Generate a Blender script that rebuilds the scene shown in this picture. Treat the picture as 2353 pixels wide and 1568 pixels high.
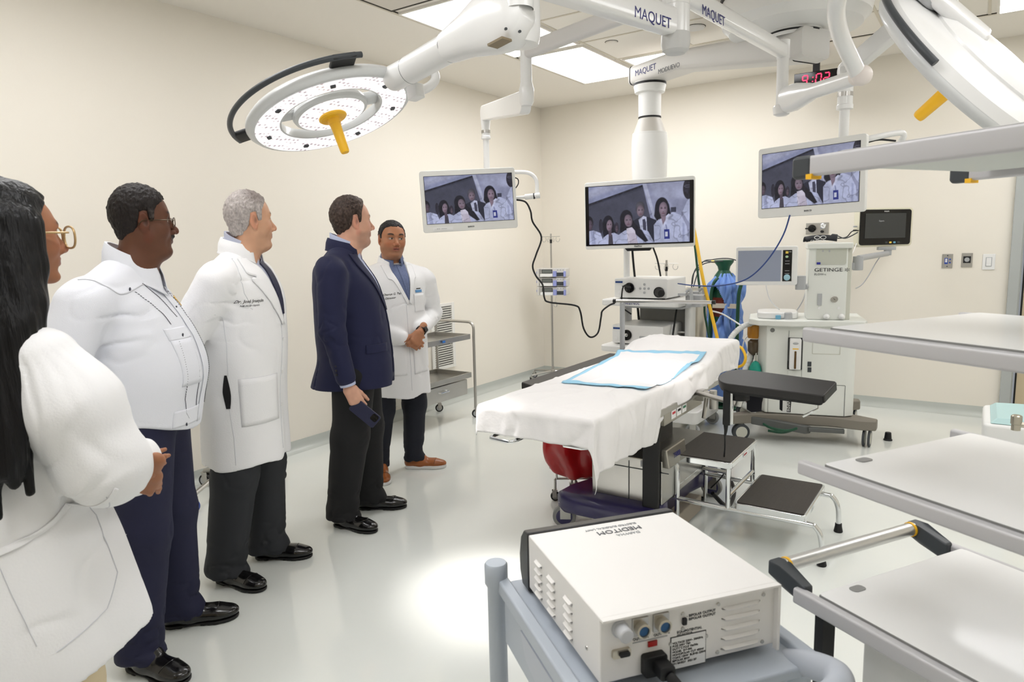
import bpy, math, random
import numpy as np
from mathutils import Matrix, Vector
PI = math.pi
random.seed(7)
S = bpy.context.scene
COL = S.collection
for o in list(bpy.data.objects):
    bpy.data.objects.remove(o)

# ------------------------------------------------------------ camera, world, exposure
CAM_H = 1.5
F_PX, YAW, PIT, ROLL = 1580.83, -0.59962, 0.14000, -0.023085
_f = Vector((math.sin(YAW)*math.cos(PIT), math.cos(YAW)*math.cos(PIT), -math.sin(PIT)))
_r = Vector((math.cos(YAW), -math.sin(YAW), 0))
_u = _r.cross(_f)
R2 = _r*math.cos(ROLL) + _u*math.sin(ROLL)
U2 = _u*math.cos(ROLL) - _r*math.sin(ROLL)
C0 = Vector((0, 0, CAM_H))
cam = bpy.data.cameras.new('camera')
cam.sensor_width = 36.0
cam.lens = F_PX*36.0/2353.0
cam.clip_start = 0.05
camo = bpy.data.objects.new('camera', cam)
COL.objects.link(camo)
camo.matrix_world = Matrix(((R2.x, U2.x, -_f.x, 0), (R2.y, U2.y, -_f.y, 0), (R2.z, U2.z, -_f.z, CAM_H), (0, 0, 0, 1)))
S.camera = camo
cam.dof.use_dof = True
cam.dof.focus_distance = 4.2
cam.dof.aperture_fstop = 8.0

w = bpy.data.worlds.new('world'); S.world = w
w.use_nodes = True
w.node_tree.nodes['Background'].inputs[0].default_value = (0.9, 0.95, 1, 1)
w.node_tree.nodes['Background'].inputs[1].default_value = 0.3
S.view_settings.view_transform = 'Standard'
S.view_settings.look = 'None'
S.view_settings.gamma = 1
S.view_settings.use_curve_mapping = False
S.view_settings.exposure = 0.0
PANEL = 9.0          # radiance of the ceiling light panels

def ray(px, py):
    return _f + R2*((px-1176.5)/F_PX) - U2*((py-784)/F_PX)
def at(px, py, z):                       # world point at height z seen at a pixel
    d = ray(px, py); return C0 + d*((z-CAM_H)/d.z)
def atd(px, py, w):                      # world point at depth w seen at a pixel
    return C0 + ray(px, py)*w
def aty(px, py, y):
    d = ray(px, py); return C0 + d*(y/d.y)
def atx(px, py, x):
    d = ray(px, py); return C0 + d*(x/d.x)
V = Vector

# ------------------------------------------------------------ materials
def lin(c):
    c = c/255.0
    return c/12.92 if c <= 0.04045 else ((c+0.055)/1.055)**2.4
def rgb(c): return (lin(c[0]), lin(c[1]), lin(c[2]), 1)
MATS = {}
def mat(name, col, rough=0.5, metal=0.0, bump=0, bscale=50, emit=0, ecol=None, trans=0, coat=0, var=0, vscale=8, attr=None, alpha=1, spec=0.5, sheen=0, aniso=None, ior=1.45, stretch=None, sss=0):
    if name in MATS: return MATS[name]
    m = bpy.data.materials.new(name); m.use_nodes = True
    nt = m.node_tree; b = nt.nodes['Principled BSDF']
    b.inputs['Base Color'].default_value = rgb(col)
    b.inputs['Roughness'].default_value = rough
    b.inputs['Metallic'].default_value = metal
    b.inputs['Specular IOR Level'].default_value = spec
    b.inputs['IOR'].default_value = ior
    if coat: b.inputs['Coat Weight'].default_value = coat; b.inputs['Coat Roughness'].default_value = 0.08
    if sheen: b.inputs['Sheen Weight'].default_value = sheen
    if trans: b.inputs['Transmission Weight'].default_value = trans
    if sss:
        b.inputs['Subsurface Weight'].default_value = sss; b.inputs['Subsurface Radius'].default_value = (0.01, 0.004, 0.002); b.inputs['Subsurface Scale'].default_value = 0.3
    if alpha < 1: b.inputs['Alpha'].default_value = alpha
    if emit:
        b.inputs['Emission Color'].default_value = rgb(ecol or col); b.inputs['Emission Strength'].default_value = emit
    tc = nt.nodes.new('ShaderNodeTexCoord'); src = tc.outputs['Object']
    if stretch:
        mp = nt.nodes.new('ShaderNodeMapping'); mp.inputs['Scale'].default_value = stretch
        nt.links.new(src, mp.inputs[0]); src = mp.outputs[0]
    base = None
    if attr:
        a = nt.nodes.new('ShaderNodeAttribute'); a.attribute_name = attr; base = a.outputs['Color']
        nt.links.new(base, b.inputs['Base Color'])
        if attr == 'Pic':
            nt.links.new(base, b.inputs['Emission Color'])
    if var:
        n = nt.nodes.new('ShaderNodeTexNoise'); n.inputs['Scale'].default_value = vscale; n.inputs['Detail'].default_value = 4
        nt.links.new(src, n.inputs['Vector'])
        hs = nt.nodes.new('ShaderNodeHueSaturation')
        mr = nt.nodes.new('ShaderNodeMapRange'); mr.inputs['From Min'].default_value = .3; mr.inputs['From Max'].default_value = .7
        mr.inputs['To Min'].default_value = 1-var; mr.inputs['To Max'].default_value = 1+var
        nt.links.new(n.outputs['Fac'], mr.inputs['Value']); nt.links.new(mr.outputs[0], hs.inputs['Value'])
        if base is not None: nt.links.new(base, hs.inputs['Color'])
        else: hs.inputs['Color'].default_value = rgb(col)
        nt.links.new(hs.outputs[0], b.inputs['Base Color'])
    if bump:
        n = nt.nodes.new('ShaderNodeTexNoise'); n.inputs['Scale'].default_value = bscale; n.inputs['Detail'].default_value = 3
        nt.links.new(src, n.inputs['Vector'])
        bp = nt.nodes.new('ShaderNodeBump'); bp.inputs['Strength'].default_value = bump; bp.inputs['Distance'].default_value = 0.01
        nt.links.new(n.outputs['Fac'], bp.inputs['Height']); nt.links.new(bp.outputs[0], b.inputs['Normal'])
    MATS[name] = m
    return m

WALL = mat('wall paint', (239, 233, 221), .55, bump=.04, bscale=30, var=.01, vscale=.8)
CEIL = mat('ceiling paint', (241, 236, 227), .7)
FLOORM = mat('epoxy floor', (228, 231, 226), .10, var=.02, vscale=1.3, bump=.012, bscale=3, spec=.45, coat=.25)
BASEM = mat('cove base', (196, 200, 194), .25, var=.02)
WHITE = mat('white enamel', (236, 236, 235), .28, coat=.4)
WHITEP = mat('white plastic', (237, 237, 235), .4)
CREAM = mat('ivory plastic', (226, 226, 214), .38)
GREYP = mat('light grey plastic', (176, 178, 180), .45)
MIDG = mat('mid grey plastic', (140, 140, 138), .45)
DARKG = mat('dark grey plastic', (62, 66, 70), .42)
BLACK = mat('black rubber', (18, 18, 20), .5)
BLACKG = mat('gloss black plastic', (10, 10, 12), .12)
CHROME = mat('chrome', (225, 228, 230), .09, 1)
STEEL = mat('brushed steel', (190, 188, 184), .28, 1, var=.05, vscale=5)
ALU = mat('satin aluminium', (205, 205, 203), .35, .9)
ALUP = mat('silver painted rail', (196, 194, 196), .38, .25)
INK = mat('navy print', (38, 40, 110), .5)
INKG = mat('grey print', (90, 92, 96), .5)
INKB = mat('black print', (20, 20, 22), .5)
YEL = mat('yellow silicone', (250, 192, 40), .35)
BLUEPL = mat('blue plastic', (50, 80, 170), .4)

# ------------------------------------------------------------ mesh builder
class MB:
    def __init__(s): s.v = []; s.f = []; s.mi = []; s.T = Matrix.Identity(4); s.m = 0
    def _add(s, vs, fs):
        o = len(s.v); T = s.T
        s.v += [tuple(T @ V(p)) for p in vs]
        s.f += [tuple(i+o for i in f) for f in fs]
        s.mi += [s.m]*len(fs)
        return s
    def box(s, c, d, R=None):
        c = V(c); R = R or Matrix.Identity(3)
        vs = [c + R @ V((x*d[0]/2, y*d[1]/2, z*d[2]/2)) for z in (-1, 1) for y in (-1, 1) for x in (-1, 1)]
        return s._add(vs, [(0, 2, 3, 1), (4, 5, 7, 6), (0, 1, 5, 4), (2, 6, 7, 3), (0, 4, 6, 2), (1, 3, 7, 5)])
    def hexa(s, vs):   # 8 corners: bottom 4 ccw, top 4 ccw
        return s._add(vs, [(3, 2, 1, 0), (4, 5, 6, 7), (0, 1, 5, 4), (1, 2, 6, 5), (2, 3, 7, 6), (3, 0, 4, 7)])
    def cyl(s, p0, p1, r0, r1=None, n=24):
        return s.tube([p0, p1], [r0, r0 if r1 is None else r1], n, False)
    def tube(s, pts, r, n=12, smooth=True, res=6, closed=False, caps=True, flat=1.0, up=None):
        P = [V(p) for p in pts]
        if isinstance(r, (int, float)): r = [r]*len(P)
        if smooth and len(P) > 2:
            Q = []; rr = []
            m = len(P)
            for i in range(m if closed else m-1):
                if closed: a, b, c, d = P[(i-1) % m], P[i], P[(i+1) % m], P[(i+2) % m]
                else: a, b, c, d = P[max(i-1, 0)], P[i], P[i+1], P[min(i+2, m-1)]
                for k in range(res):
                    t = k/res
                    Q.append(0.5*((2*b)+(c-a)*t+(2*a-5*b+4*c-d)*t*t+(3*b-a-3*c+d)*t**3))
                    rr.append(r[i]*(1-t)+r[(i+1) % m]*t)
            if not closed: Q.append(P[-1]); rr.append(r[-1])
            P, r = Q, rr
        m = len(P); vs = []; N = None
        for i in range(m):
            if closed: t = (P[(i+1) % m]-P[i-1])
            elif i == 0: t = P[1]-P[0]
            elif i == m-1: t = P[-1]-P[-2]
            else: t = (P[i+1]-P[i]).normalized()+(P[i]-P[i-1]).normalized()
            if t.length < 1e-9: t = V((0, 0, 1))
            t.normalize()
            if N is None:
                a = V(up) if up else (V((0, 0, 1)) if abs(t.z) < .9 else V((1, 0, 0)))
                N = (a-t*a.dot(t)).normalized()
            else: N = (N-t*N.dot(t)).normalized()
            B = t.cross(N)
            for k in range(n):
                a = 2*PI*k/n
                vs.append(P[i]+(N*math.cos(a)*flat+B*math.sin(a))*r[i])
        fs = []
        for i in range(m if closed else m-1):
            j = (i+1) % m
            for k in range(n):
                fs.append((i*n+k, i*n+(k+1) % n, j*n+(k+1) % n, j*n+k))
        if caps and not closed:
            fs.append(tuple(reversed(range(n)))); fs.append(tuple((m-1)*n+k for k in range(n)))
        return s._add(vs, fs)
    def lathe(s, prof, o=(0, 0, 0), ax=(0, 0, 1), n=32):
        o = V(o); ax = V(ax).normalized(); a = V((1, 0, 0)) if abs(ax.x) < .9 else V((0, 1, 0))
        X = (a-ax*a.dot(ax)).normalized(); Y = ax.cross(X)
        vs = []; fs = []
        for (r, z) in prof:
            r = max(r, 1e-5)
            for k in range(n):
                t = 2*PI*k/n; vs.append(o+ax*z+(X*math.cos(t)+Y*math.sin(t))*r)
        for i in range(len(prof)-1):
            for k in range(n):
                fs.append((i*n+k, i*n+(k+1) % n, (i+1)*n+(k+1) % n, (i+1)*n+k))
        fs.append(tuple(reversed(range(n)))); fs.append(tuple((len(prof)-1)*n+k for k in range(n)))
        return s._add(vs, fs)
    def prism(s, poly, z0, z1, M=None):   # polygon in xy extruded z0..z1 then transformed by M
        M = M or Matrix.Identity(4); n = len(poly)
        A = sum(poly[i][0]*poly[(i+1) % n][1]-poly[(i+1) % n][0]*poly[i][1] for i in range(n))
        if A < 0: poly = poly[::-1]
        vs = [M @ V((x, y, z0)) for x, y in poly]+[M @ V((x, y, z1)) for x, y in poly]
        fs = [tuple(reversed(range(n))), tuple(range(n, 2*n))]+[(i, (i+1) % n, n+(i+1) % n, n+i) for i in range(n)]
        return s._add(vs, fs)
    def rbox(s, c, d, r, ax='z', n=5, R=None):   # box with rounded vertical (axis ax) edges
        sx, sy, sz = d
        R = R.to_4x4() if R else Matrix.Identity(4)
        if ax == 'z': P = rrect(sx, sy, r, n); M = Matrix.Identity(4); h = sz
        elif ax == 'y': P = rrect(sx, sz, r, n); M = Matrix(((1, 0, 0, 0), (0, 0, -1, 0), (0, 1, 0, 0), (0, 0, 0, 1))); h = sy
        else: P = rrect(sy, sz, r, n); M = Matrix(((0, 0, 1, 0), (1, 0, 0, 0), (0, 1, 0, 0), (0, 0, 0, 1))); h = sx
        return s.prism(P, -h/2, h/2, Matrix.Translation(V(c)) @ R @ M)
    def ell(s, c, rx, ry, rz, n=20, m=12, R=None):
        c = V(c); R = R or Matrix.Identity(3); vs = [c+R @ V((0, 0, -rz))]
        for i in range(1, m):
            a = PI*i/m-PI/2
            for k in range(n):
                t = 2*PI*k/n; vs.append(c+R @ V((rx*math.cos(a)*math.cos(t), ry*math.cos(a)*math.sin(t), rz*math.sin(a))))
        vs.append(c+R @ V((0, 0, rz))); fs = []
        for k in range(n): fs.append((0, 1+(k+1) % n, 1+k))
        for i in range(m-2):
            for k in range(n): fs.append((1+i*n+k, 1+i*n+(k+1) % n, 1+(i+1)*n+(k+1) % n, 1+(i+1)*n+k))
        L = len(vs)-1
        for k in range(n): fs.append((L, 1+(m-2)*n+k, 1+(m-2)*n+(k+1) % n))
        return s._add(vs, fs)
    def grid(s, fn, nu, nv, th=0):
        vs = [V(fn(i/nu, j/nv)) for j in range(nv+1) for i in range(nu+1)]; W = nu+1
        fs = [(j*W+i, j*W+i+1, (j+1)*W+i+1, (j+1)*W+i) for j in range(nv) for i in range(nu)]
        return s._add(vs, fs)
    def build(s, name, m, parent=None, bevel=0, seg=2, smooth=35, loc=None, solid=0, sub=0):
        me = bpy.data.meshes.new(name); me.from_pydata(s.v, [], s.f); me.update()
        ms = m if isinstance(m, (list, tuple)) else [m]
        for x in ms: me.materials.append(x)
        if len(ms) > 1: me.polygons.foreach_set('material_index', s.mi)
        if smooth:
            me.polygons.foreach_set('use_smooth', [True]*len(s.f)); me.set_sharp_from_angle(angle=math.radians(smooth))
        return link(name, me, parent, bevel, seg, loc, solid, sub)
def link(name, me, parent=None, bevel=0, seg=2, loc=None, solid=0, sub=0):
    o = bpy.data.objects.new(name, me); COL.objects.link(o)
    if parent: o.parent = parent
    if loc: o.location = loc
    if solid:
        d = o.modifiers.new('solid', 'SOLIDIFY'); d.thickness = solid; d.offset = 0
    if sub:
        d = o.modifiers.new('sub', 'SUBSURF'); d.levels = sub; d.render_levels = sub
    if bevel:
        d = o.modifiers.new('bevel', 'BEVEL'); d.width = bevel; d.segments = seg; d.limit_method = 'ANGLE'; d.angle_limit = math.radians(40); d.harden_normals = True
    return o
def rrect(w, h, r, n=5):
    r = min(r, w/2-1e-4, h/2-1e-4); P = []
    for cx, cy, a0 in ((w/2-r, h/2-r, 0), (-w/2+r, h/2-r, PI/2), (-w/2+r, -h/2+r, PI), (w/2-r, -h/2+r, 1.5*PI)):
        for k in range(n+1):
            a = a0+PI/2*k/n; P.append((cx+r*math.cos(a), cy+r*math.sin(a)))
    return P
def thing(name, label, cat, loc=(0, 0, 0), rz=0, group=None):
    o = bpy.data.objects.new(name, None); COL.objects.link(o); o.empty_display_size = .1
    o.location = loc; o.rotation_euler = (0, 0, rz)
    return tag(o, label, cat, group)
def tag(o, label, cat, group=None):
    o['label'] = label; o['category'] = cat
    if group: o['group'] = group
    return o
def struct(o): o['kind'] = 'structure'; return o
def Tm(loc=(0, 0, 0), rz=0): return Matrix.Translation(V(loc)) @ Matrix.Rotation(rz, 4, 'Z')
def frame(o, x, y):   # 4x4 with given origin and x,y directions
    x = V(x).normalized(); z = x.cross(V(y)).normalized(); y = z.cross(x)
    return Matrix(((x.x, y.x, z.x, o[0]), (x.y, y.y, z.y, o[1]), (x.z, y.z, z.z, o[2]), (0, 0, 0, 1)))
def R3(x, y): return frame((0, 0, 0), x, y).to_3x3()
def text(s, size, M, m, parent, name='lettering', ext=.0006, align='LEFT', sx=1.0, shear=0, bold=0, sp=1.0, lb=None):
    cu = bpy.data.curves.new(name, 'FONT'); cu.body = s; cu.size = size; cu.extrude = ext; cu.align_x = align; cu.align_y = 'CENTER'; cu.shear = shear; cu.offset = bold; cu.space_character = sp; cu.resolution_u = 3
    t = bpy.data.objects.new('t', cu); COL.objects.link(t)
    dg = bpy.context.evaluated_depsgraph_get(); me = bpy.data.meshes.new_from_object(t.evaluated_get(dg))
    bpy.data.objects.remove(t); bpy.data.curves.remove(cu)
    me.transform(M @ Matrix.Diagonal((sx, 1, 1, 1))); me.name = name; me.materials.clear(); me.materials.append(m)
    o = link(name, me, parent)
    if lb: o['label'] = lb
    return o
def copy_tree(o, parent=None):
    c = o.copy(); COL.objects.link(c)
    if parent: c.parent = parent; c.matrix_parent_inverse = o.matrix_parent_inverse
    for ch in list(o.children): copy_tree(ch, c)
    return c
# ------------------------------------------------------------ the room
XL, YB, ZC, XR, YF = -4.16, 6.746, 2.985, 2.6, -2.4
struct(MB().box(((XL+XR)/2, (YB+YF)/2, -.05), (XR-XL+.4, YB-YF+.4, .1)).build('floor', FLOORM))
b = MB().box(((XL+XR)/2, (YB+YF)/2, ZC+.05), (XR-XL+.4, YB-YF+.4, .1))
struct(b.build('ceiling', CEIL))
struct(MB().box((XL-.05, (YB+YF)/2, ZC/2), (.1, YB-YF+.2, ZC)).build('wall_left', WALL))
DX0, DX1, DH = .178, 1.33, 2.15
b = MB(); b.box(((XL+DX0)/2, YB+.05, ZC/2), (DX0-XL, .1, ZC)); b.box(((DX1+XR)/2, YB+.05, ZC/2), (XR-DX1, .1, ZC)); b.box(((DX0+DX1)/2, YB+.05, (DH+ZC)/2), (DX1-DX0, .1, ZC-DH))
struct(b.build('wall_back', WALL))
struct(MB().box((XR+.05, (YB+YF)/2, ZC/2), (.1, YB-YF+.2, ZC)).build('wall_right', WALL))
struct(MB().box(((XL+XR)/2, YF-.05, ZC/2), (XR-XL+.2, .1, ZC)).build('wall_front', WALL))
# cove base: quarter round going up the wall
def cove(name, p0, p1, nrm):
    p0, p1, n = V(p0), V(p1), V(nrm); h = .085; r = .05; prof = [(0, h), (.004, h)]
    for k in range(7):
        a = PI/2*k/6; prof.append((.004+r-r*math.cos(a), r-r*math.sin(a)+.0005))
    prof.append((0, 0))
    m = len(prof); vs = [P+n*a+V((0, 0, z)) for P in (p0, p1) for a, z in prof]
    fs = [(i, (i+1) % m, m+(i+1) % m, m+i) for i in range(m)]+[tuple(range(m)), tuple(range(2*m-1, m-1, -1))]
    b = MB(); b._add(vs, fs); struct(b.build(name, BASEM))
cove('baseboard_left', (XL, YF, 0), (XL, YB, 0), (1, 0, 0))
cove('baseboard_back', (XL, YB, 0), (DX0, YB, 0), (0, -1, 0))
cove('baseboard_right', (XR, YB, 0), (XR, YF, 0), (-1, 0, 0))
cove('baseboard_front', (XR, YF, 0), (XL, YF, 0), (0, 1, 0))
# door
FRM = mat('door frame paint', (176, 180, 178), .4); DOORM = mat('tan door', (206, 190, 160), .45)
b = MB()
for x in (DX0+.035, DX1-.035):
    b.box((x, YB-.01, DH/2), (.07, .10, DH)); b.box((x+(.02 if x < .7 else -.02), YB+.02, DH/2), (.05, .08, DH))
b.box(((DX0+DX1)/2, YB-.01, DH-.035), (DX1-DX0-.14, .10, .07))
struct(b.build('trim_2', FRM, bevel=.004))
d = bpy.data.objects.new('door_1', None); COL.objects.link(d); struct(d); d.location = (DX0+.095, YB+.03, 0)
MB().box((.48, 0, DH/2-.03), (.96, .045, DH-.08)).build('door_panel', DOORM, d, bevel=.002)
MB().lathe([(.03, 0), (.03, .01), (.012, .012), (.012, .05), (.026, .055), (.03, .07), (.02, .085), (.001, .09)], (.09, -.0225, 1.0), (0, -1, 0)).build('door_handle', STEEL, d)
MB().box((.003, -.02, DH/2-.03), (.012, .02, DH-.08)).build('door_seal', BLACK, d)
# ceiling grid: T bars and dark shadow gaps
GAP = mat('grid shadow gap', (70, 66, 58), .8); TBAR = mat('grid bar', (214, 206, 190), .6)
GX0, GY1 = -3.21, 5.985
gx = [GX0, -2.58, -1.95, -1.32, -.69, -.06, .57, 1.2, 1.83]
gy = [GY1, 5.40, 4.80, 4.17, 3.54, 2.91, 2.28, 1.65, 1.02, .39, -.24, -.87]
k = 1
def cbar(a, c, w, m, dz, h=.006):
    global k
    k += 1
    p = V(((a[0]+c[0])/2, (a[1]+c[1])/2, ZC-h/2-dz)); sx = abs(a[0]-c[0])+w; sy = abs(a[1]-c[1])+w
    struct(MB().box(p, (sx, sy, h)).build('trim_%d' % (k+1), m))
cbar((GX0, gy[-1]), (GX0, GY1), .022, TBAR, 0); cbar((GX0, GY1), (gx[-1], GY1), .022, TBAR, 0)
cbar((GX0+.018, gy[-1]), (GX0+.018, GY1), .008, GAP, 0, .005); cbar((GX0, GY1-.016), (gx[-1], GY1-.016), .008, GAP, 0, .005)
cbar((-1.95, 5.39), (-1.95, GY1-.6), .01, GAP, 0, .003) if 0 else None
for x in gx[1:-1]:
    cbar((x, gy[-1]), (x, GY1), .018, TBAR, 0, .004)
for y in gy[1:]:
    cbar((GX0, y), (gx[-1], y), .018, TBAR, 0, .0035)
# ceiling light panels
LPM = mat('lit diffuser', (255, 252, 246), .5, emit=PANEL, ecol=(250, 250, 252))
RIM = mat('light panel rim', (236, 232, 224), .5)
def ceiling_light(x0, x1, y0, y1, lab, grp='ceiling light panels'):
    t = thing('ceiling_light', lab, 'ceiling light', ((x0+x1)/2, (y0+y1)/2, ZC), 0, grp)
    sx, sy = x1-x0, y1-y0; b = MB()
    for s in (-1, 1):
        b.box((s*(sx/2-.008), 0, -.007), (.016, sy, .014)); b.box((0, s*(sy/2-.008), -.007), (sx-.032, .016, .014))
    b.build('frame', RIM, t)
    MB().box((0, 0, -.004), (sx-.032, sy-.032, .006)).build('diffuser', LPM, t)
ceiling_light(-3.19, -2.60, 3.46, 4.79, 'long bright ceiling panel behind the joint of the lit surgical lamp')
ceiling_light(-3.19, -2.60, 4.85, 5.97, 'bright ceiling panel nearest the back left corner of the room')
ceiling_light(-2.54, -1.36, 5.41, 5.97, 'bright ceiling panel lying crosswise above the big pendant arm')
ceiling_light(-.02, 1.18, 5.41, 5.97, 'bright ceiling panel at the top right corner by the tilted lamp')
for x0, y0, sx, sy, lb in ((-3.19, .42, .59, 1.8, 'long ceiling panel over the visitors, above the picture'), (.60, 1.0, .59, 1.9, 'long ceiling panel over the right hand shelves, above the picture'), (-1.9, -.84, 1.2, .59, 'crosswise ceiling panel behind the viewer on the left'), (.6, 3.6, .59, 1.2, 'ceiling panel over the right border behind the tilted lamp'), (-1.27, .42, .56, 1.2, 'ceiling panel over the grey trolley, above the picture')):
    ceiling_light(x0, x0+sx, y0, y0+sy, lb, 'ceiling panels outside the view')
# dark vent tile
b = MB(); p = at(860, 0, ZC)
t = thing('ceiling_vent', 'grey square ceiling tile with dark edge above the lit lamp', 'ceiling tile', (-2.9, 3.05, ZC))
MB().box((0, 0, -.004), (.56, .68, .008)).build('tile', mat('grey tile', (218, 212, 202), .6), t)
b = MB()
for s in (-1, 1): b.box((s*.288, 0, -.005), (.014, .71, .01)); b.box((0, s*.348, -.005), (.56, .014, .01))
b.build('edge', GAP, t)
def disc(px, py, r, lab, name='smoke_detector'):
    p = at(px, py, ZC); t = thing(name, lab, 'ceiling fitting', (p.x, p.y, ZC))
    MB().lathe([(r, 0), (r, -.006), (r*.92, -.012), (r*.5, -.014), (.002, -.014)], (0, 0, 0), n=32).build('cover', CEIL if name == 'sprinkler_cover' else WHITEP, t)
    MB().lathe([(r+.004, 0), (r+.004, -.002), (r, -.003)], (0, 0, 0)).build('rim', GAP, t)
disc(1405, 96, .045, 'small round flush cap in the ceiling beside the bright panel', 'sprinkler_cover')
disc(1597, 62, .07, 'round grey flush disc in the ceiling beside the spindle', 'ceiling_speaker')
# wall vent
VG = mat('vent paint', (232, 230, 224), .4)
t = thing('wall_vent', 'white slatted air grille low on the left wall behind the steel cart', 'vent', (XL, 4.93, .655))
t2 = t
b = MB()
for s in (-1, 1): b.box((.008, s*.150, 0), (.016, .04, .62)); b.box((.008, 0, s*.295), (.016, .26, .03))
b.box((.008, 0, 0), (.014, .26, .03)); b.build('frame', VG, t, bevel=.002)
MB().box((.002, 0, 0), (.003, .3, .6)).build('duct', mat('dark duct', (90, 88, 84), .8), t)
for s in (-1, 1):
    for i in range(12):
        MB().box((.010, 0, s*.147+(i-5.5)*.0215), (.004, .262, .013), Matrix.Rotation(.5, 3, 'Y')).build('louver', VG, t)
# wall plates on the back wall
def plate(px, py, w_, h_, name, lab, m, cat):
    p = aty(px, py, YB); t = thing(name, lab, cat, (p.x, YB, p.z)); MB().box((0, -.004, 0), (w_, .008, h_)).build('plate', m, t, bevel=.003); return t
t = plate(2272, 602, .085, .125, 'light_switch', 'white rocker light switch rightmost of the three wall plates', WHITEP, 'light switch')
MB().box((0, -.010, 0), (.034, .008, .066)).build('rocker', WHITE, t, bevel=.002)
MB().box((0, -.0085, 0), (.042, .001, .074)).build('shadow_line', GREYP, t)
t = plate(2177, 600, .075, .115, 'data_outlet', 'steel wall plate with blue sockets, leftmost of the three', STEEL, 'wall socket')
MB().box((-.008, -.011, .0), (.024, .006, .05)).build('socket', BLUEPL, t); MB().box((-.008, -.0145, .004), (.014, .002, .03)).build('port', WHITE, t)
for s in (-1, 1):
    MB().box((.018, -.010, s*.013), (.012, .004, .012)).build('socket', BLUEPL, t); MB().lathe([(.005, 0), (.005, .003), (.001, .004)], (0, -.008, s*.044), (0, -1, 0), 12).build('screw', DARKG, t)
t = plate(2222, 598, .075, .115, 'key_switch', 'steel wall plate with black round switch between two other plates', STEEL, 'switch')
MB().box((0, -.010, .004), (.052, .005, .055)).build('switch_body', BLACK, t, bevel=.002)
MB().lathe([(.018, 0), (.018, .003), (.015, .004), (.014, .002), (.001, .002)], (0, -.0125, .004), (0, -1, 0), 24).build('ring', GREYP, t)
t = plate(1878, 525, .19, .10, 'gas_control_panel', 'steel wall panel with black dial and round gauge above the cuff', STEEL, 'wall panel')
MB().lathe([(.034, 0), (.034, .012), (.026, .02), (.024, .04), (.001, .042)], (-.042, -.008, 0), (0, -1, 0), 28).build('dial', BLACKG, t, bevel=.001)
MB().box((-.05, -.04, 0), (.09, .012, .012)).build('lever', BLACK, t, bevel=.003)
MB().lathe([(.024, 0), (.024, .018), (.020, .02), (.020, .016), (.001, .016)], (.052, -.008, .018), (0, -1, 0), 28).build('gauge', [CHROME], t)
MB().lathe([(.0195, 0), (.0195, .001), (.001, .001)], (.052, -.0245, .018), (0, -1, 0), 28).build('gauge_face', WHITE, t)
MB().box((.048, -.0265, .022), (.022, .001, .003), Matrix.Rotation(.9, 3, 'Y')).build('needle', BLACK, t)
MB().lathe([(.012, 0), (.012, .03), (.001, .031)], (.045, -.008, -.03), (0, -1, 0), 20).build('knob', BLACK, t)
# cap on the floor
p = at(2040, 1012, 0)
o = MB().lathe([(.030, 0), (.030, .008), (.025, .012), (.021, .055), (.019, .06), (.001, .06)], (0, 0, 0), n=24).build('rubber_cap', BLACK, loc=p)
tag(o, 'small black rubber cap standing alone on the floor', 'rubber cap')
# digital clock hung from the ceiling
p = aty(1884, 182, 6.3); t = thing('wall_clock', 'black digital clock with red digits hanging from the ceiling', 'clock', (p.x-.03, 6.3, ZC))
zc = p.z-ZC
MB().box((0, 0, -.008), (.16, .08, .016)).build('ceiling_plate', BLACK, t)
MB().box((0, 0, zc/2+.02), (.05, .03, -zc-.04)).build('stem', BLACK, t)
MB().box((0, 0, zc-.0), (.33, .06, .125)).build('case', BLACKG, t, bevel=.004)
RED = mat('red digits', (255, 60, 90), .5, emit=2.2, ecol=(255, 40, 80))
SEG = {'9': 'abcdfg', '0': 'abcdef', '3': 'abcdg', '2': 'abged'}
def seg_digit(b, ch, x, z, w_, h_, y):
    q = .009; L = {'a': (0, h_/2, 1), 'd': (0, -h_/2, 1), 'g': (0, 0, 1), 'b': (w_/2, h_/4, 0), 'c': (w_/2, -h_/4, 0), 'f': (-w_/2, h_/4, 0), 'e': (-w_/2, -h_/4, 0)}
    for s in SEG[ch]:
        dx, dz, hor = L[s]; sl = dz*.12
        b.box((x+dx+sl, y, z+dz), ((w_-q*.8, .002, q) if hor else (q, .002, h_/2-q*.7)))
for ch, x in (('9', -.07), ('0', .035), ('2', .095)):
    b = MB(); seg_digit(b, ch, x-.01, zc, .038, .075, -.0315); b.build('digit', RED, t)
for q in (1, -1): MB().box((-.019+.001*q, -.0315, zc+.016*q), (.008, .002, .008)).build('colon_dot', RED, t)
# ------------------------------------------------------------ ceiling supply systems
def local(root):
    b = MB(); b.T = Matrix.Translation(-V(root.location)); return b
LEDM = None
def led_mat():
    m = bpy.data.materials.new('lit led face'); m.use_nodes = True; nt = m.node_tree; b = nt.nodes['Principled BSDF']
    tc = nt.nodes.new('ShaderNodeTexCoord'); vo = nt.nodes.new('ShaderNodeTexVoronoi'); vo.inputs['Scale'].default_value = 42; vo.inputs['Randomness'].default_value = .25
    nt.links.new(tc.outputs['Object'], vo.inputs['Vector'])
    cr = nt.nodes.new('ShaderNodeValToRGB'); e = cr.color_ramp.elements
    e[0].position = .2; e[0].color = (.42, .34, .37, 1); e[1].position = .32; e[1].color = (1, .96, .955, 1)
    nt.links.new(vo.outputs['Distance'], cr.inputs[0]); nt.links.new(cr.outputs[0], b.inputs['Emission Color']); b.inputs['Emission Strength'].default_value = 1.02
    b.inputs['Base Color'].default_value = (.1, .1, .1, 1); b.inputs['Roughness'].default_value = .2
    return m
LEDM = led_mat()
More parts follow.
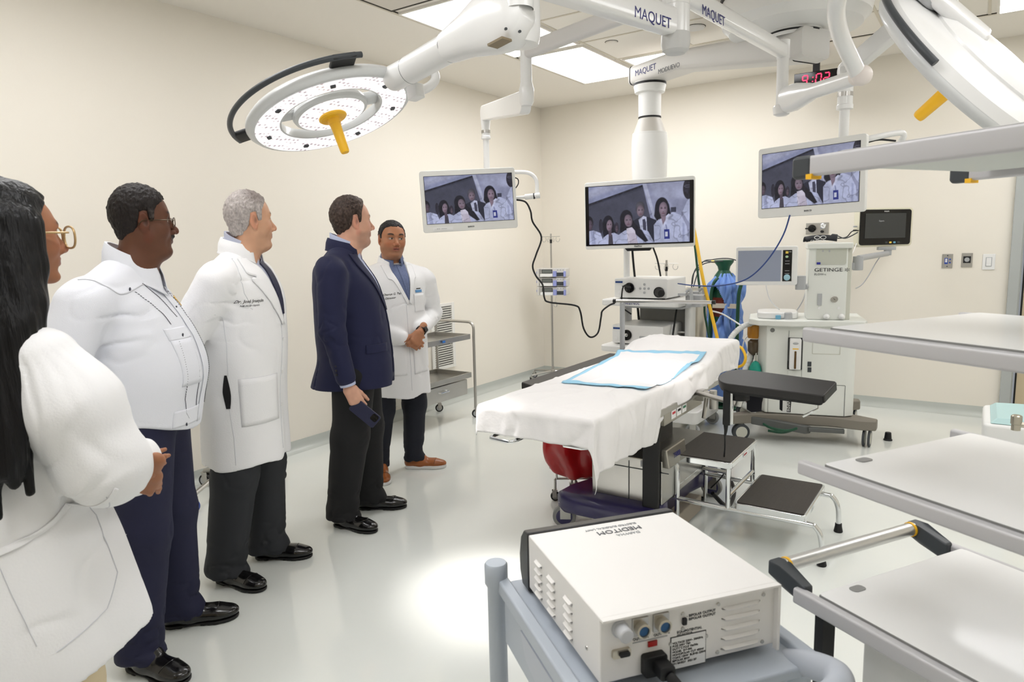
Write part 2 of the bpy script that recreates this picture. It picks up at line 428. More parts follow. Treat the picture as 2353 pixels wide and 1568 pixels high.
# --- spindle with three horizontal arms
SP = atd(1552, 125, 3.0); sx, sy, sz = SP
t = thing('ceiling_spindle', 'white ceiling spindle with rounded grey end cap and three long horizontal arms', 'ceiling support', (sx, sy, ZC))
b = local(t); b.lathe([(.16, ZC), (.16, ZC-.03), (.062, ZC-.06), (.059, ZC-.07), (.059, sz+.20), (.0575, sz+.198), (.059, sz+.196), (.059, sz+.085)], (sx, sy, 0), n=40); b.build('spindle', WHITE, t)
b = local(t); b.lathe([(.0605, sz+.085), (.062, sz+.075), (.062, sz+.04), (.056, sz+.015), (.04, sz+.002), (.001, sz)], (sx, sy, 0), n=40); b.build('end_cap', mat('cap grey', (200, 200, 198), .4), t)
def beam(t, p0, p1, w0, h0, w1, h1, name='arm', m=WHITE, r=.02):
    p0, p1 = V(p0), V(p1); d = (p1-p0).normalized(); side = d.cross(V((0, 0, 1))).normalized(); up = side.cross(d)
    vs = []; n = 24
    for p, w_, h_ in ((p0, w0, h0), (p1, w1, h1)):
        for (x, y) in rrect(w_, h_, r, 5): vs.append(p+side*x+up*y)
    n = len(vs)//2; b = local(t)
    b._add(vs, [(i, (i+1) % n, n+(i+1) % n, n+i) for i in range(n)]+[tuple(reversed(range(n))), tuple(range(n, 2*n))])
    return b.build(name, m, t), d, side, up
eL = at(1190, -70, 2.43); a0 = V((sx, sy, 2.43))
ar, d, side, up = beam(t, a0, eL, .075, .11, .085, .13)
# lettering on the arm's side facing the camera
def letter(s, size, px, py, plane_p, nrm, xdir, m, parent, **k):
    dd = ray(px, py); q = C0+dd*((V(plane_p)-C0).dot(nrm)/dd.dot(nrm)); z = V(nrm).normalized()
    if z.dot(C0-q) < 0: z = -z
    x = V(xdir).normalized(); y = z.cross(x); M = Matrix(((x.x, y.x, z.x, 0), (x.y, y.y, z.y, 0), (x.z, y.z, z.z, 0), (0, 0, 0, 1)))
    M.translation = q+z*.0006-V(parent.location) if not parent.parent else q+z*.0006-V(parent.parent.location)
    return text(s, size, M, m, parent, **k)
nl = side if side.dot(C0-a0) > 0 else -side
xd = -d if (-d).dot(R2) > 0 else d
off = a0+nl*.0385
letter('MAQUET', .062, 1457, 27, off, nl, xd, INK, t)
eR = at(1800, 118, 2.57); a1 = V((sx, sy, 2.57))
ar, d, side, up = beam(t, a1, eR, .06, .085, .06, .085)
nl = side if side.dot(C0-a1) > 0 else -side; xd = d if d.dot(R2) > 0 else -d
letter('MAQUET', .062, 1613, 22, a1+nl*.031, nl, xd, INK, t)
b = local(t); b.lathe([(.036, eR.z+.06), (.036, eR.z-.04), (.033, eR.z-.045), (.033, eR.z-.30)], (eR.x, eR.y, 0), n=28); b.build('drop_tube', WHITE, t)
eM = at(1208, 118, 2.55); a2 = V((sx, sy, 2.57))
beam(t, V((sx, sy, 2.55)), eM, .05, .085, .05, .085, m=mat('arm shade', (214, 212, 210), .35))
b = local(t); b.lathe([(.032, eM.z+.055), (.032, eM.z-.165), (.034, eM.z-.17), (.038, eM.z-.19)], (eM.x, eM.y, 0), n=28); b.build('drop_tube', WHITE, t)
b = local(t); b.lathe([(.052, eL.z+.08), (.052, eL.z-.08), (.048, eL.z-.09), (.048, eL.z-.11)], (eL.x, eL.y, 0), n=28); b.build('drop_tube', WHITE, t)

# --- left monitor arm
def spring_arm(t, p0, p1, r0, r1, w_, name='spring_arm', m=WHITE):
    p0, p1 = V(p0), V(p1); d = V((p1.x-p0.x, p1.y-p0.y, 0)).normalized(); side = V((d.y, -d.x, 0))
    L = V((p1.x-p0.x, p1.y-p0.y, 0)).length; dz = p1.z-p0.z; an = math.atan2(dz, L); P = []
    for k in range(13):
        a = PI/2+an+PI*k/12; P.append((r0*math.cos(a), r0*math.sin(a)))
    for k in range(13):
        a = -PI/2+an+PI*k/12; P.append((L+r1*math.cos(a), dz+r1*math.sin(a)))
    M = Matrix(((d.x, 0, side.x, p0.x), (d.y, 0, side.y, p0.y), (0, 1, 0, p0.z), (0, 0, 0, 1)))
    b = local(t); b.prism(P, -w_/2, w_/2, M); return b.build(name, m, t, bevel=.008, seg=3)
ML = atd(1117, 330, 5.0)
t = thing('ceiling_boom', 'white jointed arm holding the left screen with its round elbow housing', 'ceiling arm', (eM.x, eM.y, eM.z-.17))
b = local(t); z0 = eM.z-.19
zb = atd(1210, 240, (eM-C0).dot(_f)).z
b.lathe([(.038, z0), (.042, z0-.01), (.042, zb+.06), (.04, zb+.02), (.03, zb), (.001, zb-.002)], (eM.x, eM.y, 0), n=28); b.build('elbow_housing', WHITE, t)
q0 = V((eM.x, eM.y, (z0+zb)/2-.03)); q1 = V((ML.x, ML.y, atd(1117, 262, 5.0).z))
q0s = q0+(q1-q0).normalized()*.06
spring_arm(t, q0s, q1, .062, .052, .06)
b = local(t); zt = q1.z-.05; b.lathe([(.036, zt+.01), (.033, zt-.03), (.030, zt-.05), (.030, zt-.11), (.034, zt-.115), (.034, zt-.13), (.022, zt-.135), (.022, zt-.40)], (q1.x, q1.y, 0), n=28); b.build('wrist_tube', WHITE, t)
b = local(t); b.lathe([(.0335, zt-.07), (.0335, zt-.09)], (q1.x, q1.y, 0), n=28); b.build('locking_ring', STEEL, t)
p = q1+V((0.03, -.02, -.045)); b = local(t); b.box(p, (.05, .04, .012)); b.build('rating_label', DARKG, t)

# --- screens
def picture(W=300, H=168):
    X, Y = np.meshgrid((np.arange(W)+.5)/W, (np.arange(H)+.5)/H); A = 16/9.
    img = np.zeros((H, W, 3)); 
    def sm(d, e): return np.clip(.5-d/e, 0, 1)[..., None]
    def put(mask, c): img[:] = img*(1-mask)+mask*np.array(c, float)
    def ell(cx, cy, rx, ry, c, e=.10, rot=0):
        x = (X-cx)*A; y = Y-cy; ca, sa = math.cos(rot), math.sin(rot); u = x*ca+y*sa; v = -x*sa+y*ca
        r_ = np.sqrt((u/(rx*A))**2+(v/ry)**2); cc = np.array(c, float)*(1.12-.30*np.clip(r_, 0, 1)**2-.12*np.clip(u/(rx*A), -1, 1))[..., None]; m_ = sm(r_-1, e); img[:] = img*(1-m_)+cc*m_
    def poly(P, c, e=.006):
        n = len(P); inside = np.zeros_like(X, bool); dist = np.full_like(X, 9.)
        for i in range(n):
            (x0, y0), (x1, y1) = P[i], P[(i+1) % n]
            cond = ((y0 > Y) != (y1 > Y)); 
            with np.errstate(all='ignore'): xi = (x1-x0)*(Y-y0)/((y1-y0) or 1e-9)+x0
            inside ^= cond & (X < xi)
            dx, dy = (x1-x0)*A, y1-y0; t_ = np.clip((((X-x0)*A)*dx+(Y-y0)*dy)/(dx*dx+dy*dy+1e-12), 0, 1)
            dist = np.minimum(dist, np.hypot((X-x0)*A-t_*dx, Y-y0-t_*dy))
        put(sm(np.where(inside, -dist, dist), e), c)
    img[:] = (62, 64, 82)
    poly([(0, 0), (.56, 0), (.56, .02), (0, .29)], (150, 156, 190)); poly([(.1, 0), (.42, 0), (0, .2), (0, .08)], (176, 180, 208), .05)
    poly([(0, .29), (.56, .015), (.56, .05), (0, .33)], (34, 36, 50)); poly([(.0, .34), (.57, .08), (.62, .5), (.62, 1), (0, 1)], (74, 76, 94), .02)
    poly([(.545, 0), (1, 0), (1, 1), (.68, 1)], (152, 156, 186)); poly([(.545, 0), (.585, 0), (.69, .66), (.66, .62)], (182, 186, 212))
    poly([(.62, 0), (1, 0), (1, .3), (.66, .25)], (164, 168, 196), .06); poly([(.82, .42), (.87, .42), (.87, .50), (.82, .5)], (60, 62, 80))
    hair = (20, 20, 30); coat = (190, 196, 228); coat2 = (160, 166, 200); sk = (136, 118, 134); skd = (92, 78, 92)
    def face(cx, cy, rx, ry, c, tilt=0, glass=0):
        ell(cx, cy, rx, ry, c, .12, tilt); dk = tuple(v*.55 for v in c); md = tuple(v*.8 for v in c)
        for q in (-1, 1):
            ell(cx+q*rx*.42, cy-ry*.12, rx*.26, ry*.09, md, .6); ell(cx+q*rx*.42, cy-ry*.12, rx*.15, ry*.045, (34, 28, 36), .6); ell(cx+q*rx*.42, cy-ry*.27, rx*.26, ry*.035, dk, .7)
        ell(cx+rx*.06, cy+ry*.12, rx*.10, ry*.20, tuple(min(255, v*1.12) for v in c), .8); ell(cx, cy+ry*.30, rx*.22, ry*.05, md, .6); ell(cx, cy+ry*.54, rx*.36, ry*.065, (104, 64, 78), .5)
        if glass:
            for q in (-1, 1):
                ell(cx+q*rx*.45, cy-ry*.12, rx*.40, ry*.20, (176, 166, 184), .12); ell(cx+q*rx*.45, cy-ry*.12, rx*.34, ry*.16, tuple(v*.92 for v in c), .2); ell(cx+q*rx*.45, cy-ry*.12, rx*.16, ry*.05, (40, 32, 40), .5)
    ell(.0, .62, .045, .12, hair); face(.012, .66, .028, .09, skd); poly([(0, .76), (.05, .75), (.12, .80), (.16, 1), (0, 1)], coat); poly([(.02, .76), (.05, .77), (.07, 1), (.03, 1)], coat2)
    ell(.125, .68, .02, .12, (40, 38, 50)); ell(.200, .655, .055, .15, hair); poly([(.15, .62), (.255, .62), (.285, .80), (.27, .88), (.16, .90), (.145, .8)], hair, .02)
    poly([(.15, .88), (.19, .83), (.26, .80), (.31, .85), (.34, 1), (.13, 1)], coat); poly([(.205, .84), (.24, .83), (.25, 1), (.20, 1)], (70, 66, 76)); poly([(.20, .74), (.235, .74), (.232, .86), (.205, .86)], skd, .01); face(.212, .675, .030, .098, sk, .1)
    ell(.285, .72, .022, .09, (44, 40, 52)); face(.288, .74, .014, .06, skd)
    poly([(.45, .62), (.50, .57), (.60, .56), (.68, .62), (.70, 1), (.47, 1)], (40, 42, 58)); poly([(.505, .60), (.555, .54), (.585, .56), (.60, 1), (.56, 1)], (196, 200, 226)); poly([(.545, .60), (.57, .59), (.58, .66), (.585, 1), (.56, 1)], (64, 64, 84))
    ell(.523, .415, .043, .110, (66, 64, 74)); ell(.523, .37, .040, .07, (84, 82, 92), .3); face(.527, .455, .037, .098, (126, 110, 124))
    ell(.385, .575, .062, .15, hair); poly([(.33, .56), (.44, .58), (.5, .72), (.56, .82), (.60, 1), (.55, 1), (.44, .86), (.32, .8)], hair, .02)
    poly([(.27, 1), (.29, .86), (.37, .77), (.5, .74), (.60, .80), (.66, 1)], coat); poly([(.46, .68), (.54, .78), (.60, .96), (.57, .98), (.50, .88), (.45, .8)], hair, .015)
    poly([(.385, .74), (.44, .72), (.47, .78), (.50, 1), (.40, 1), (.39, .85)], (214, 208, 226))
    for k in range(5): poly([(.41+.015*k, .82), (.414+.015*k, .82), (.43+.016*k, 1), (.424+.016*k, 1)], (160, 144, 166))
    face(.405, .61, .040, .108, sk, -.15, 1)
    ell(.735, .42, .066, .17, hair); poly([(.675, .38), (.80, .36), (.825, .56), (.79, .61), (.69, .64), (.66, .55)], hair, .02)
    poly([(.655, .70), (.70, .61), (.78, .57), (.84, .50), (.92, .56), (.97, .74), (.99, 1), (.66, 1)], coat); poly([(.70, .62), (.745, .60), (.80, .52), (.82, .54), (.78, .66), (.745, .76)], (206, 210, 238)); poly([(.93, .68), (.95, .7), (.95, 1), (.93, 1)], coat2, .02)
    poly([(.72, .54), (.775, .53), (.77, .62), (.745, .70)], sk, .01); face(.748, .445, .041, .122, sk)
    poly([(.755, .78), (.805, .78), (.81, .94), (.758, .94)], (46, 56, 140)); poly([(.765, .82), (.79, .82), (.79, .9), (.765, .9)], (220, 224, 244)); poly([(.768, .70), (.776, .70), (.786, .78), (.778, .78)], (120, 126, 170))
    poly([(.93, .5), (.97, .34), (1, .27), (1, .7), (.96, .6)], coat); ell(.985, .13, .05, .17, (34, 32, 42)); ell(.98, .09, .035, .022, (120, 120, 144), .4); ell(.98, .09, .028, .014, (44, 40, 52), .4)
    def fb(f, s): 
        R_ = np.random.RandomState(s).rand(40, 60)*2-1; x, y = X*A*f, Y*f; i, j = x.astype(int), y.astype(int); fx, fy = x-i, y-j; fx, fy = fx*fx*(3-2*fx), fy*fy*(3-2*fy); g = lambda a, b: R_[b % 40, a % 60]
        return (g(i, j)*(1-fx)+g(i+1, j)*fx)*(1-fy)+(g(i, j+1)*(1-fx)+g(i+1, j+1)*fx)*fy
    fold = np.exp(-((fb(9, 4)+.4*fb(20, 5))/.12)**2); br = img.mean(2)
    img[:] = img*(1-.22*fold*(Y > .5)*(br > 150)+.08*fb(5, 1)+.05*fb(16, 2)+.03*fb(34, 3))[..., None]; img[:] = np.where(br[..., None] < 45, img*(1+.5*fb(30, 9))[..., None], img)
    n_ = np.random.RandomState(3).normal(0, 1.6, (H, W, 1)); img = np.clip(img+n_, 0, 255)
    return img
PIC = picture()
def pic_mat():
    m = bpy.data.materials.new('live picture'); m.use_nodes = True; nt = m.node_tree; b = nt.nodes['Principled BSDF']
    a = nt.nodes.new('ShaderNodeAttribute'); a.attribute_name = 'Pic'; nt.links.new(a.outputs['Color'], b.inputs['Emission Color'])
    b.inputs['Emission Strength'].default_value = .72; b.inputs['Base Color'].default_value = (.01, .01, .015, 1); b.inputs['Roughness'].default_value = .35; b.inputs['Specular IOR Level'].default_value = .3
    return m
PICM = pic_mat()
def picture_mesh(w_, h_, y):
    H, W, _ = PIC.shape; b = MB(); b.grid(lambda u, v: ((u-.5)*w_, y, (.5-v)*h_), W-1, H-1)
    me = bpy.data.meshes.new('picture'); me.from_pydata(b.v, [], [f[::-1] for f in b.f]); me.update(); me.materials.append(PICM)
    ca = me.color_attributes.new('Pic', 'FLOAT_COLOR', 'POINT'); c = PIC.reshape(-1, 3)/255.; c = np.where(c <= .04045, c/12.92, ((c+.055)/1.055)**2.4)
    ca.data.foreach_set('color', np.concatenate([c, np.ones((len(c), 1))], 1).astype(np.float32).ravel())
    return me
def monitor(lab, pos, yaw, roll, w_, h_, bz, black=False, brand='BARCO', depth=.06, tilt=0):
    t = thing('display_monitor', lab, 'monitor', pos); t.rotation_euler = (tilt, -roll, yaw)
    b = MB(); b.rbox((0, 0, 0), (w_, depth*.5, h_), .018, 'y'); b.build('housing', mat('monitor bezel', (228, 228, 224), .4), t, bevel=.004)
    b = MB(); b.rbox((0, depth*.5, 0), (w_*.86, depth*.5, h_*.8), .03, 'y'); b.build('rear_cover', WHITEP, t, bevel=.008)
    b = MB(); b.box((0, depth*.5+.09, 0), (.10, .10, .10)); b.build('rear_mount', GREYP, t, bevel=.004)
    l, r_, tp, bt = bz; pw, ph = w_-l-r_, h_-tp-bt; cx, cz = (l-r_)/2, (bt-tp)/2; fy = -depth*.25
    if black:
        MB().rbox((0, fy-.001, -.002), (w_-.014, .004, h_-.055), .004, 'y').build('black_border', BLACKG, t)
    else:
        MB().box((cx, fy-.0008, cz), (pw+.006, .0018, ph+.006)).build('screen_edge', BLACK, t)
    me = picture_mesh(pw, ph, fy-(.0035 if black else .0022)); o = link('screen', me, t); o.location = (cx, 0, cz)
    text(brand, .014 if not black else .017, frame((0.0, fy-.0012, -h_/2+bt*.45 if not black else -h_/2+.014), (1, 0, 0), (0, 0, 1)), INKG, t, align='CENTER', bold=.0003)
    return t
mL = atd(1078, 460, 4.87)
tm = monitor('white framed screen on the left, nearest the standing visitors', mL, math.radians(44), math.radians(2.2), .675, .425, (.03, .026, .040, .060))
MB().box((-.20, -.017, -.19), (.14, .003, .022)).build('button_strip', WHITE, tm); text('· - · ○ ○ ·  ▪▪▪▪▪▪▪', .010, frame((-.26, -.0195, -.19), (1, 0, 0), (0, 0, 1)), INKG, tm)
mR = (V((-1.206, 4.579, 2.052))+V((-.561, 4.39, 1.64)))/2
tm2 = monitor('white framed screen on the right, half hidden behind the top shelf', mR, math.radians(-17), math.radians(1.0), .665, .43, (.03, .034, .038, .060))
mC = atd(1467, 492, 5.15)
tm3 = monitor('black bordered middle screen, above the white equipment tower', mC, math.radians(10), math.radians(.6), .83, .505, (.034, .034, .034, .036), True, 'HealNoc')
MB().prism([(-.105, 0), (.105, 0), (.085, -.022), (-.085, -.022)], -.02, .012, frame((.0, .0, -.252), (1, 0, 0), (0, 0, 1))).build('camera_bar', BLACKG, tm3, bevel=.002)
# bracket loops on the sides of the left and right monitors
t = thing('monitor_bracket', 'white bent tube bracket with black ring beside the left screen', 'bracket', mL)
b = local(t); P = [atd(1110, 400, 4.95), atd(1180, 396, 4.98), atd(1215, 398, 4.98), atd(1232, 414, 4.98), atd(1234, 445, 4.98)]
b.tube(P, .014, 14); b.tube([atd(1175, 456, 5.0), atd(1207, 453, 4.98)], .012, 14, False); b.build('tube', WHITE, t)
b = local(t); b.tube([atd(1206, 453, 4.98), atd(1241, 449, 4.97)], .020, 18, False); b.build('clamp', WHITE, t, bevel=.002)
b = local(t); b.tube([atd(1225, 451, 4.975), atd(1229, 450.5, 4.975)], .0212, 18, False); b.build('black_ring', BLACK, t)
b = local(t); b.tube([atd(1182, 408, 4.99), atd(1190, 412, 4.99), atd(1191, 422, 4.99), atd(1185, 432, 4.99), atd(1180, 434, 4.99)], .004, 8); b.build('loop_cable', BLACK, t)
t = thing('monitor_bracket', 'white bent tube bracket with black cable behind the right screen', 'bracket', atd(2030, 310, 4.0))
b = local(t); b.tube([atd(1960, 330, 4.1), atd(2000, 318, 4.0), atd(2060, 306, 4.0), atd(2076, 308, 4.0), atd(2074, 320, 4.02), atd(2060, 338, 4.1)], .017, 14); b.build('tube', WHITE, t)
b = local(t); b.tube([atd(1990, 328, 4.02), atd(2020, 321, 4.0), atd(2058, 324, 4.0)], .006, 8); b.build('loop_cable', BLACK, t)
# right monitor arm: ceiling column out of sight behind the tilted lamp, spring arm, wrist tube
cR = V((-.262, 4.30, 0)); wR = atd(1941, 250, 4.25)
t = thing('ceiling_boom', 'white jointed arm and ceiling column holding the right screen', 'ceiling arm', (cR.x, cR.y, ZC))
b = local(t); b.lathe([(.13, ZC), (.13, ZC-.02), (.085, ZC-.05), (.083, 2.62), (.07, 2.60), (.07, 2.56), (.001, 2.555)], (cR.x, cR.y, 0), n=32); b.build('ceiling_column', WHITE, t)
zr = atd(1941, 165, 4.25).z
spring_arm(t, (cR.x-.03, cR.y, 2.70), (wR.x, wR.y, zr), .055, .055, .06)
b = local(t); b.lathe([(.044, zr+.02), (.044, zr-.12), (.044, zr-.20), (.048, zr-.205), (.048, zr-.23), (.03, zr-.235), (.028, zr-.45)], (wR.x, wR.y, 0), n=28); b.build('wrist_tube', WHITE, t)
b = local(t); b.lathe([(.0455, zr-.13), (.0455, zr-.155)], (wR.x, wR.y, 0), n=28); b.build('locking_ring', STEEL, t)

# --- surgical lamps
def lamp_basis(n, xh):
    z = -V(n).normalized(); x = V(xh); x = (x-z*x.dot(z)).normalized(); y = z.cross(x); return Matrix((x, y, z)).transposed()
def lamp_head(t, c, B, R=.37):
    M = Matrix.Translation(V(c)-V(t.location)) @ B.to_4x4(); k = R/.37
    def mb(): b = MB(); b.T = M @ Matrix.Scale(k, 4); return b
    b = mb(); b.lathe([(.222, -.006), (.345, -.016), (.357, -.012), (.368, .0), (.37, .008), (.367, .018), (.350, .034), (.29, .046), (.245, .042), (.222, .034), (.218, .014)], n=64)
    # turn into open ring: remove cap faces
    f = [q for q in b.f if len(q) <= 4]; b.mi = [0]*len(f); b.f = f; n0 = 64; m_ = 11
    b.f += [((m_-1)*n0+i, (m_-1)*n0+(i+1) % n0, (i+1) % n0, i) for i in range(n0)]; b.mi = [0]*len(b.f)
    b.build('outer_ring', mat('lamp shell', (216, 218, 218), .3, coat=.3), t)
    b = mb(); b.grid(lambda u, v: ((.230+.108*v)*math.cos(2*PI*u), (.230+.108*v)*math.sin(2*PI*u), -.0075-.010*v), 96, 3); b.build('outer_led_face', LEDM, t)
    b = mb(); b.lathe([(.001, -.006), (.150, -.006), (.163, .0), (.168, .012), (.163, .03), (.14, .055), (.09, .075), (.001, .082)], n=56); b.build('inner_head', MATS['lamp shell'], t)
    b = mb(); b.lathe([(.001, -.0085), (.146, -.0085), (.148, -.0055)], n=56); b.build('inner_led_face', LEDM, t)
    for a in (.35, .35+PI, ):
        b = mb(); b.T = b.T @ Matrix.Rotation(a, 4, 'Z'); b.rbox((.192, 0, .035), (.08, .09, .03), .012, 'x'); b.build('bridge', MATS['lamp shell'], t, bevel=.004)
    # small dark clips and sensors on the face
    for i in range(7):
        a = .5+i*2*PI/7
        b = mb(); b.T = b.T @ Matrix.Rotation(a, 4, 'Z'); b.box((.29, 0, -.016), (.018, .022, .01)); b.build('clip', DARKG, t, bevel=.002)
    b = mb(); b.lathe([(.058, -.012), (.062, -.016), (.062, -.022), (.055, -.028), (.03, -.03), (.026, -.05)], n=40); b.build('handle_flange', YEL, t, bevel=.0)
    b = mb(); b.tube([(0, 0, -.028), (0, 0, -.07), (0, 0, -.175), (0, 0, -.185)], [.027, .023, .020, .017], 24, False); b.build('handle', YEL, t, bevel=.002)
    return mb
def grab_rail(mb, t, a0, a1, R=.43, z=.02, brk=(), m=None):
    b = mb(); P = [(R*math.cos(a), R*math.sin(a), z) for a in np.linspace(a0, a1, 40)]; b.tube(P, .0115, 12, False); rl = b.build('grab_rail', m or DARKG, t)
    for a in brk:
        b = mb(); b.T = b.T @ Matrix.Rotation(a, 4, 'Z'); b.rbox((.392, 0, z), (.08, .10, .02), .008, 'x'); b.build('rail_bracket', BLACK, t, bevel=.003)
LC = V((-2.42, 2.15, 2.102))+R2*.014-U2*.014
vdir = (LC-C0).normalized(); nL = V((.341, .058, -.938))
BL = lamp_basis(nL, R2)
t = thing('surgical_lamp', 'lit round surgical lamp with yellow handle and dark grab rail, shining above the visitors', 'surgical lamp', (eL.x, eL.y, eL.z-.11))
mb = lamp_head(t, LC, BL, .37)
def ang_at(px, py):   # angle in lamp plane seen at a pixel
    dd = ray(px, py); nn = BL.col[2]; q = C0+dd*((LC-C0).dot(nn)/dd.dot(nn)); l = BL.transposed() @ (q-LC); return math.atan2(l.y, l.x), l.length
aa, ra = ang_at(838, 140); ab, rb = ang_at(572, 333); am, rm = ang_at(800, 152); al, rl_ = ang_at(545, 300)
while ab > aa: ab -= 2*PI
am, _ = ang_at(796, 150)
grab_rail(mb, t, aa, ab, .425, .03, (am, ab+.10))
# joint, arm tube and yoke of the lit lamp
J = atd(1183, 45, 2.45)
b = local(t); b.lathe([(.047, eL.z-.11), (.052, eL.z-.13), (.052, J.z+.06)], (eL.x, eL.y, 0), n=28); b.build('drop_collar', WHITE, t)
PA = [atd(905, 180, 2.86), atd(940, 162, 2.80), atd(1030, 110, 2.63)]
ax = (PA[2]-PA[0]).normalized()
b = local(t); b.tube([PA[0]-ax*.02, PA[0], PA[1]], [.046, .052, .053], 32, False); b.build('arm_tip', WHITE, t, bevel=.004)
b = local(t); b.tube([PA[1]+ax*.001, PA[2]], [.0545, .0555], 32, False); b.build('arm_tube', WHITE, t)
for q_, r_ in ((PA[1], .0548), (PA[2], .0565)):
    b = local(t); b.tube([q_-ax*.001, q_+ax*.001], [r_, r_], 32, False); b.build('arm_seam', DARKG, t)
# big tapered joint housing
b = local(t); sd = ax.cross(V((0, 0, 1))).normalized(); upv = sd.cross(ax).normalized(); L2 = (J-PA[2]).length; vs = []; n = 24; 
prof = [(0, .056, .056, 0), (.02, .058, .060, 0), (L2*.35, .058, .078, .004), (L2*.7, .062, .112, .006), (L2*.9, .064, .125, .004), (L2+.02, .064, .125, 0), (L2+.06, .060, .105, 0), (L2+.09, .045, .06, 0)]
for s_, w_, h_, dz in prof:
    for k in range(n): a = 2*PI*k/n; e = .75; c_, s2 = math.cos(a), math.sin(a); vs.append(PA[2]+ax*s_+sd*(w_*math.copysign(abs(c_)**e, c_))+upv*(dz+h_*math.copysign(abs(s2)**e, s2)))
m_ = len(prof); fs = [(i*n+k, i*n+(k+1) % n, (i+1)*n+(k+1) % n, (i+1)*n+k) for i in range(m_-1) for k in range(n)]+[tuple(reversed(range(n))), tuple((m_-1)*n+k for k in range(n))]
b._add(vs, fs); b.build('joint_housing', WHITE, t, smooth=50)
b = local(t); b.lathe([(.075, J.z+.10), (.078, J.z+.03), (.078, J.z-.06), (.07, J.z-.09), (.001, J.z-.095)], (J.x+.015, J.y, 0), n=32); b.build('joint_body', WHITE, t, smooth=50)
for px, py in ((1163, 66), (1195, 72)):
    q = atd(px, py, 2.34); b = local(t); b.tube([q, q-vdir*-.01], .005, 10, False); b.build('screw', DARKG, t)
b = local(t); q = atd(1148, 98, 2.36); b.box(q, (.07, .05, .008), R3(ax, sd)); b.build('rating_label', mat('brown label', (130, 115, 90), .5), t)
b = local(t); b.tube([atd(925, 172, 2.98), atd(970, 158, 3.02), atd(995, 165, 3.03), atd(1000, 183, 3.03), atd(985, 200, 3.0), atd(955, 212, 2.95)], .020, 16); b.build('yoke_tube', WHITE, t)
q = atd(955, 212, 2.95); b = local(t); b.rbox(q, (.07, .05, .06), .012, 'z', R=R3(ax, sd)); b.build('yoke_block', WHITE, t, bevel=.006)
# its own light
def lamp_light(name, c, aim, power, size, ang, col=(1, .955, .94)):
    l = bpy.data.lights.new(name, 'SPOT'); l.energy = power; l.spot_size = ang; l.spot_blend = .9; l.shadow_soft_size = size; l.color = col
    o = bpy.data.objects.new(name, l); COL.objects.link(o); d = (V(aim)-V(c)).normalized(); o.location = V(c)+d*.22
    o.rotation_euler = d.to_track_quat('-Z', 'Y').to_euler(); return o
lo = lamp_light('lamp_beam', LC, LC+nL*2.0, 170, .12, math.radians(30)); lo.parent = t; lo.location = lo.location-V(t.location)

nR = V((-.738, .267, -.62)); RC = V((-.109, 2.926, 2.019))-nR*.035; BR = lamp_basis(nR, .66*R2-.75*U2)
t = thing('surgical_lamp', 'tilted surgical lamp at the upper right seen from its white domed back', 'surgical lamp', (eR.x, eR.y, eR.z-.30))
mb = lamp_head(t, RC, BR, .39)
b = mb(); b.lathe([(.366, .02), (.35, .05), (.30, .066), (.20, .072), (.001, .074)], n=64); b.build('back_shell', WHITE, t)
b = mb(); b.T = b.T @ Matrix.Diagonal((1.0, .72, 1, 1)); b.lathe([(.25, .06), (.245, .08), (.21, .098), (.12, .107), (.001, .108)], (.04, 0, 0), n=64); b.build('back_dome', WHITE, t)
b = mb(); b.T = b.T @ Matrix.Rotation(.0, 4, 'Z'); b.rbox((-.22, .0, .10), (.36, .13, .045), .02, 'x'); b.build('yoke_block', WHITE, t, bevel=.015, seg=3)
grab_rail(mb, t, PI*.50, PI*1.40, .385, .035, ()); 
for a in (PI*.92,):
    b = mb(); b.T = b.T @ Matrix.Rotation(a, 4, 'Z'); b.rbox((.34, 0, .075), (.10, .22, .03), .02, 'z'); b.build('rail_bracket', BLACK, t, bevel=.008)
    b = mb(); b.T = b.T @ Matrix.Rotation(a, 4, 'Z'); b.rbox((.27, 0, .085), (.13, .26, .03), .04, 'z'); b.build('bracket_cover', GREYP, t, bevel=.01)
Je = V((eR.x, eR.y, 0)); ze = atd(1790, 262, (eR-C0).dot(_f)-.02).z; zt = eR.z-.30
b = local(t); b.lathe([(.040, zt+.0), (.046, zt-.01), (.050, ze+.05), (.045, ze+.01), (.03, ze), (.001, ze-.002)], (Je.x, Je.y, 0), n=32); b.build('elbow_housing', WHITE, t)
wj = (Je-C0).dot(_f)+0
wj = (V((Je.x, Je.y, 2.2))-C0).dot(_f)
A0 = atd(1800, 232, wj); A1 = atd(1975, 175, 3.25)
ax = (A1-A0).normalized(); b = local(t); sd = ax.cross(V((0, 0, 1))).normalized(); upv = sd.cross(ax); vs = []; LL = (A1-A0).length
prof = [(0, .045, .075), (LL*.2, .045, .075), (LL*.38, .04, .052), (LL*.45, .036, .040), (LL*.97, .034, .036), (LL, .03, .03)]
for s_, w_, h_ in prof:
    for k in range(n): a = 2*PI*k/n; c_, s2 = math.cos(a), math.sin(a); vs.append(A0+ax*s_+sd*w_*math.copysign(abs(c_)**.8, c_)+upv*h_*math.copysign(abs(s2)**.8, s2))
m_ = len(prof); b._add(vs, [(i*n+k, i*n+(k+1) % n, (i+1)*n+(k+1) % n, (i+1)*n+k) for i in range(m_-1) for k in range(n)]+[tuple(reversed(range(n))), tuple((m_-1)*n+k for k in range(n))])
b.build('arm_tube', WHITE, t, smooth=50)
b = local(t); q = A1+ax*.02; b.tube([q-ax*.05, q], [.040, .040], 28, False); b.ell(q, .047, .047, .047); b.build('wrist_joint', mat('joint beige', (232, 224, 218), .4), t)
b = local(t); b.tube([A1, atd(1952, 128, 3.15), atd(1928, 70, 3.0), atd(1922, 10, 2.8), atd(1950, -70, 2.6), atd(2010, -90, 2.5)], [.036]*6, 20)
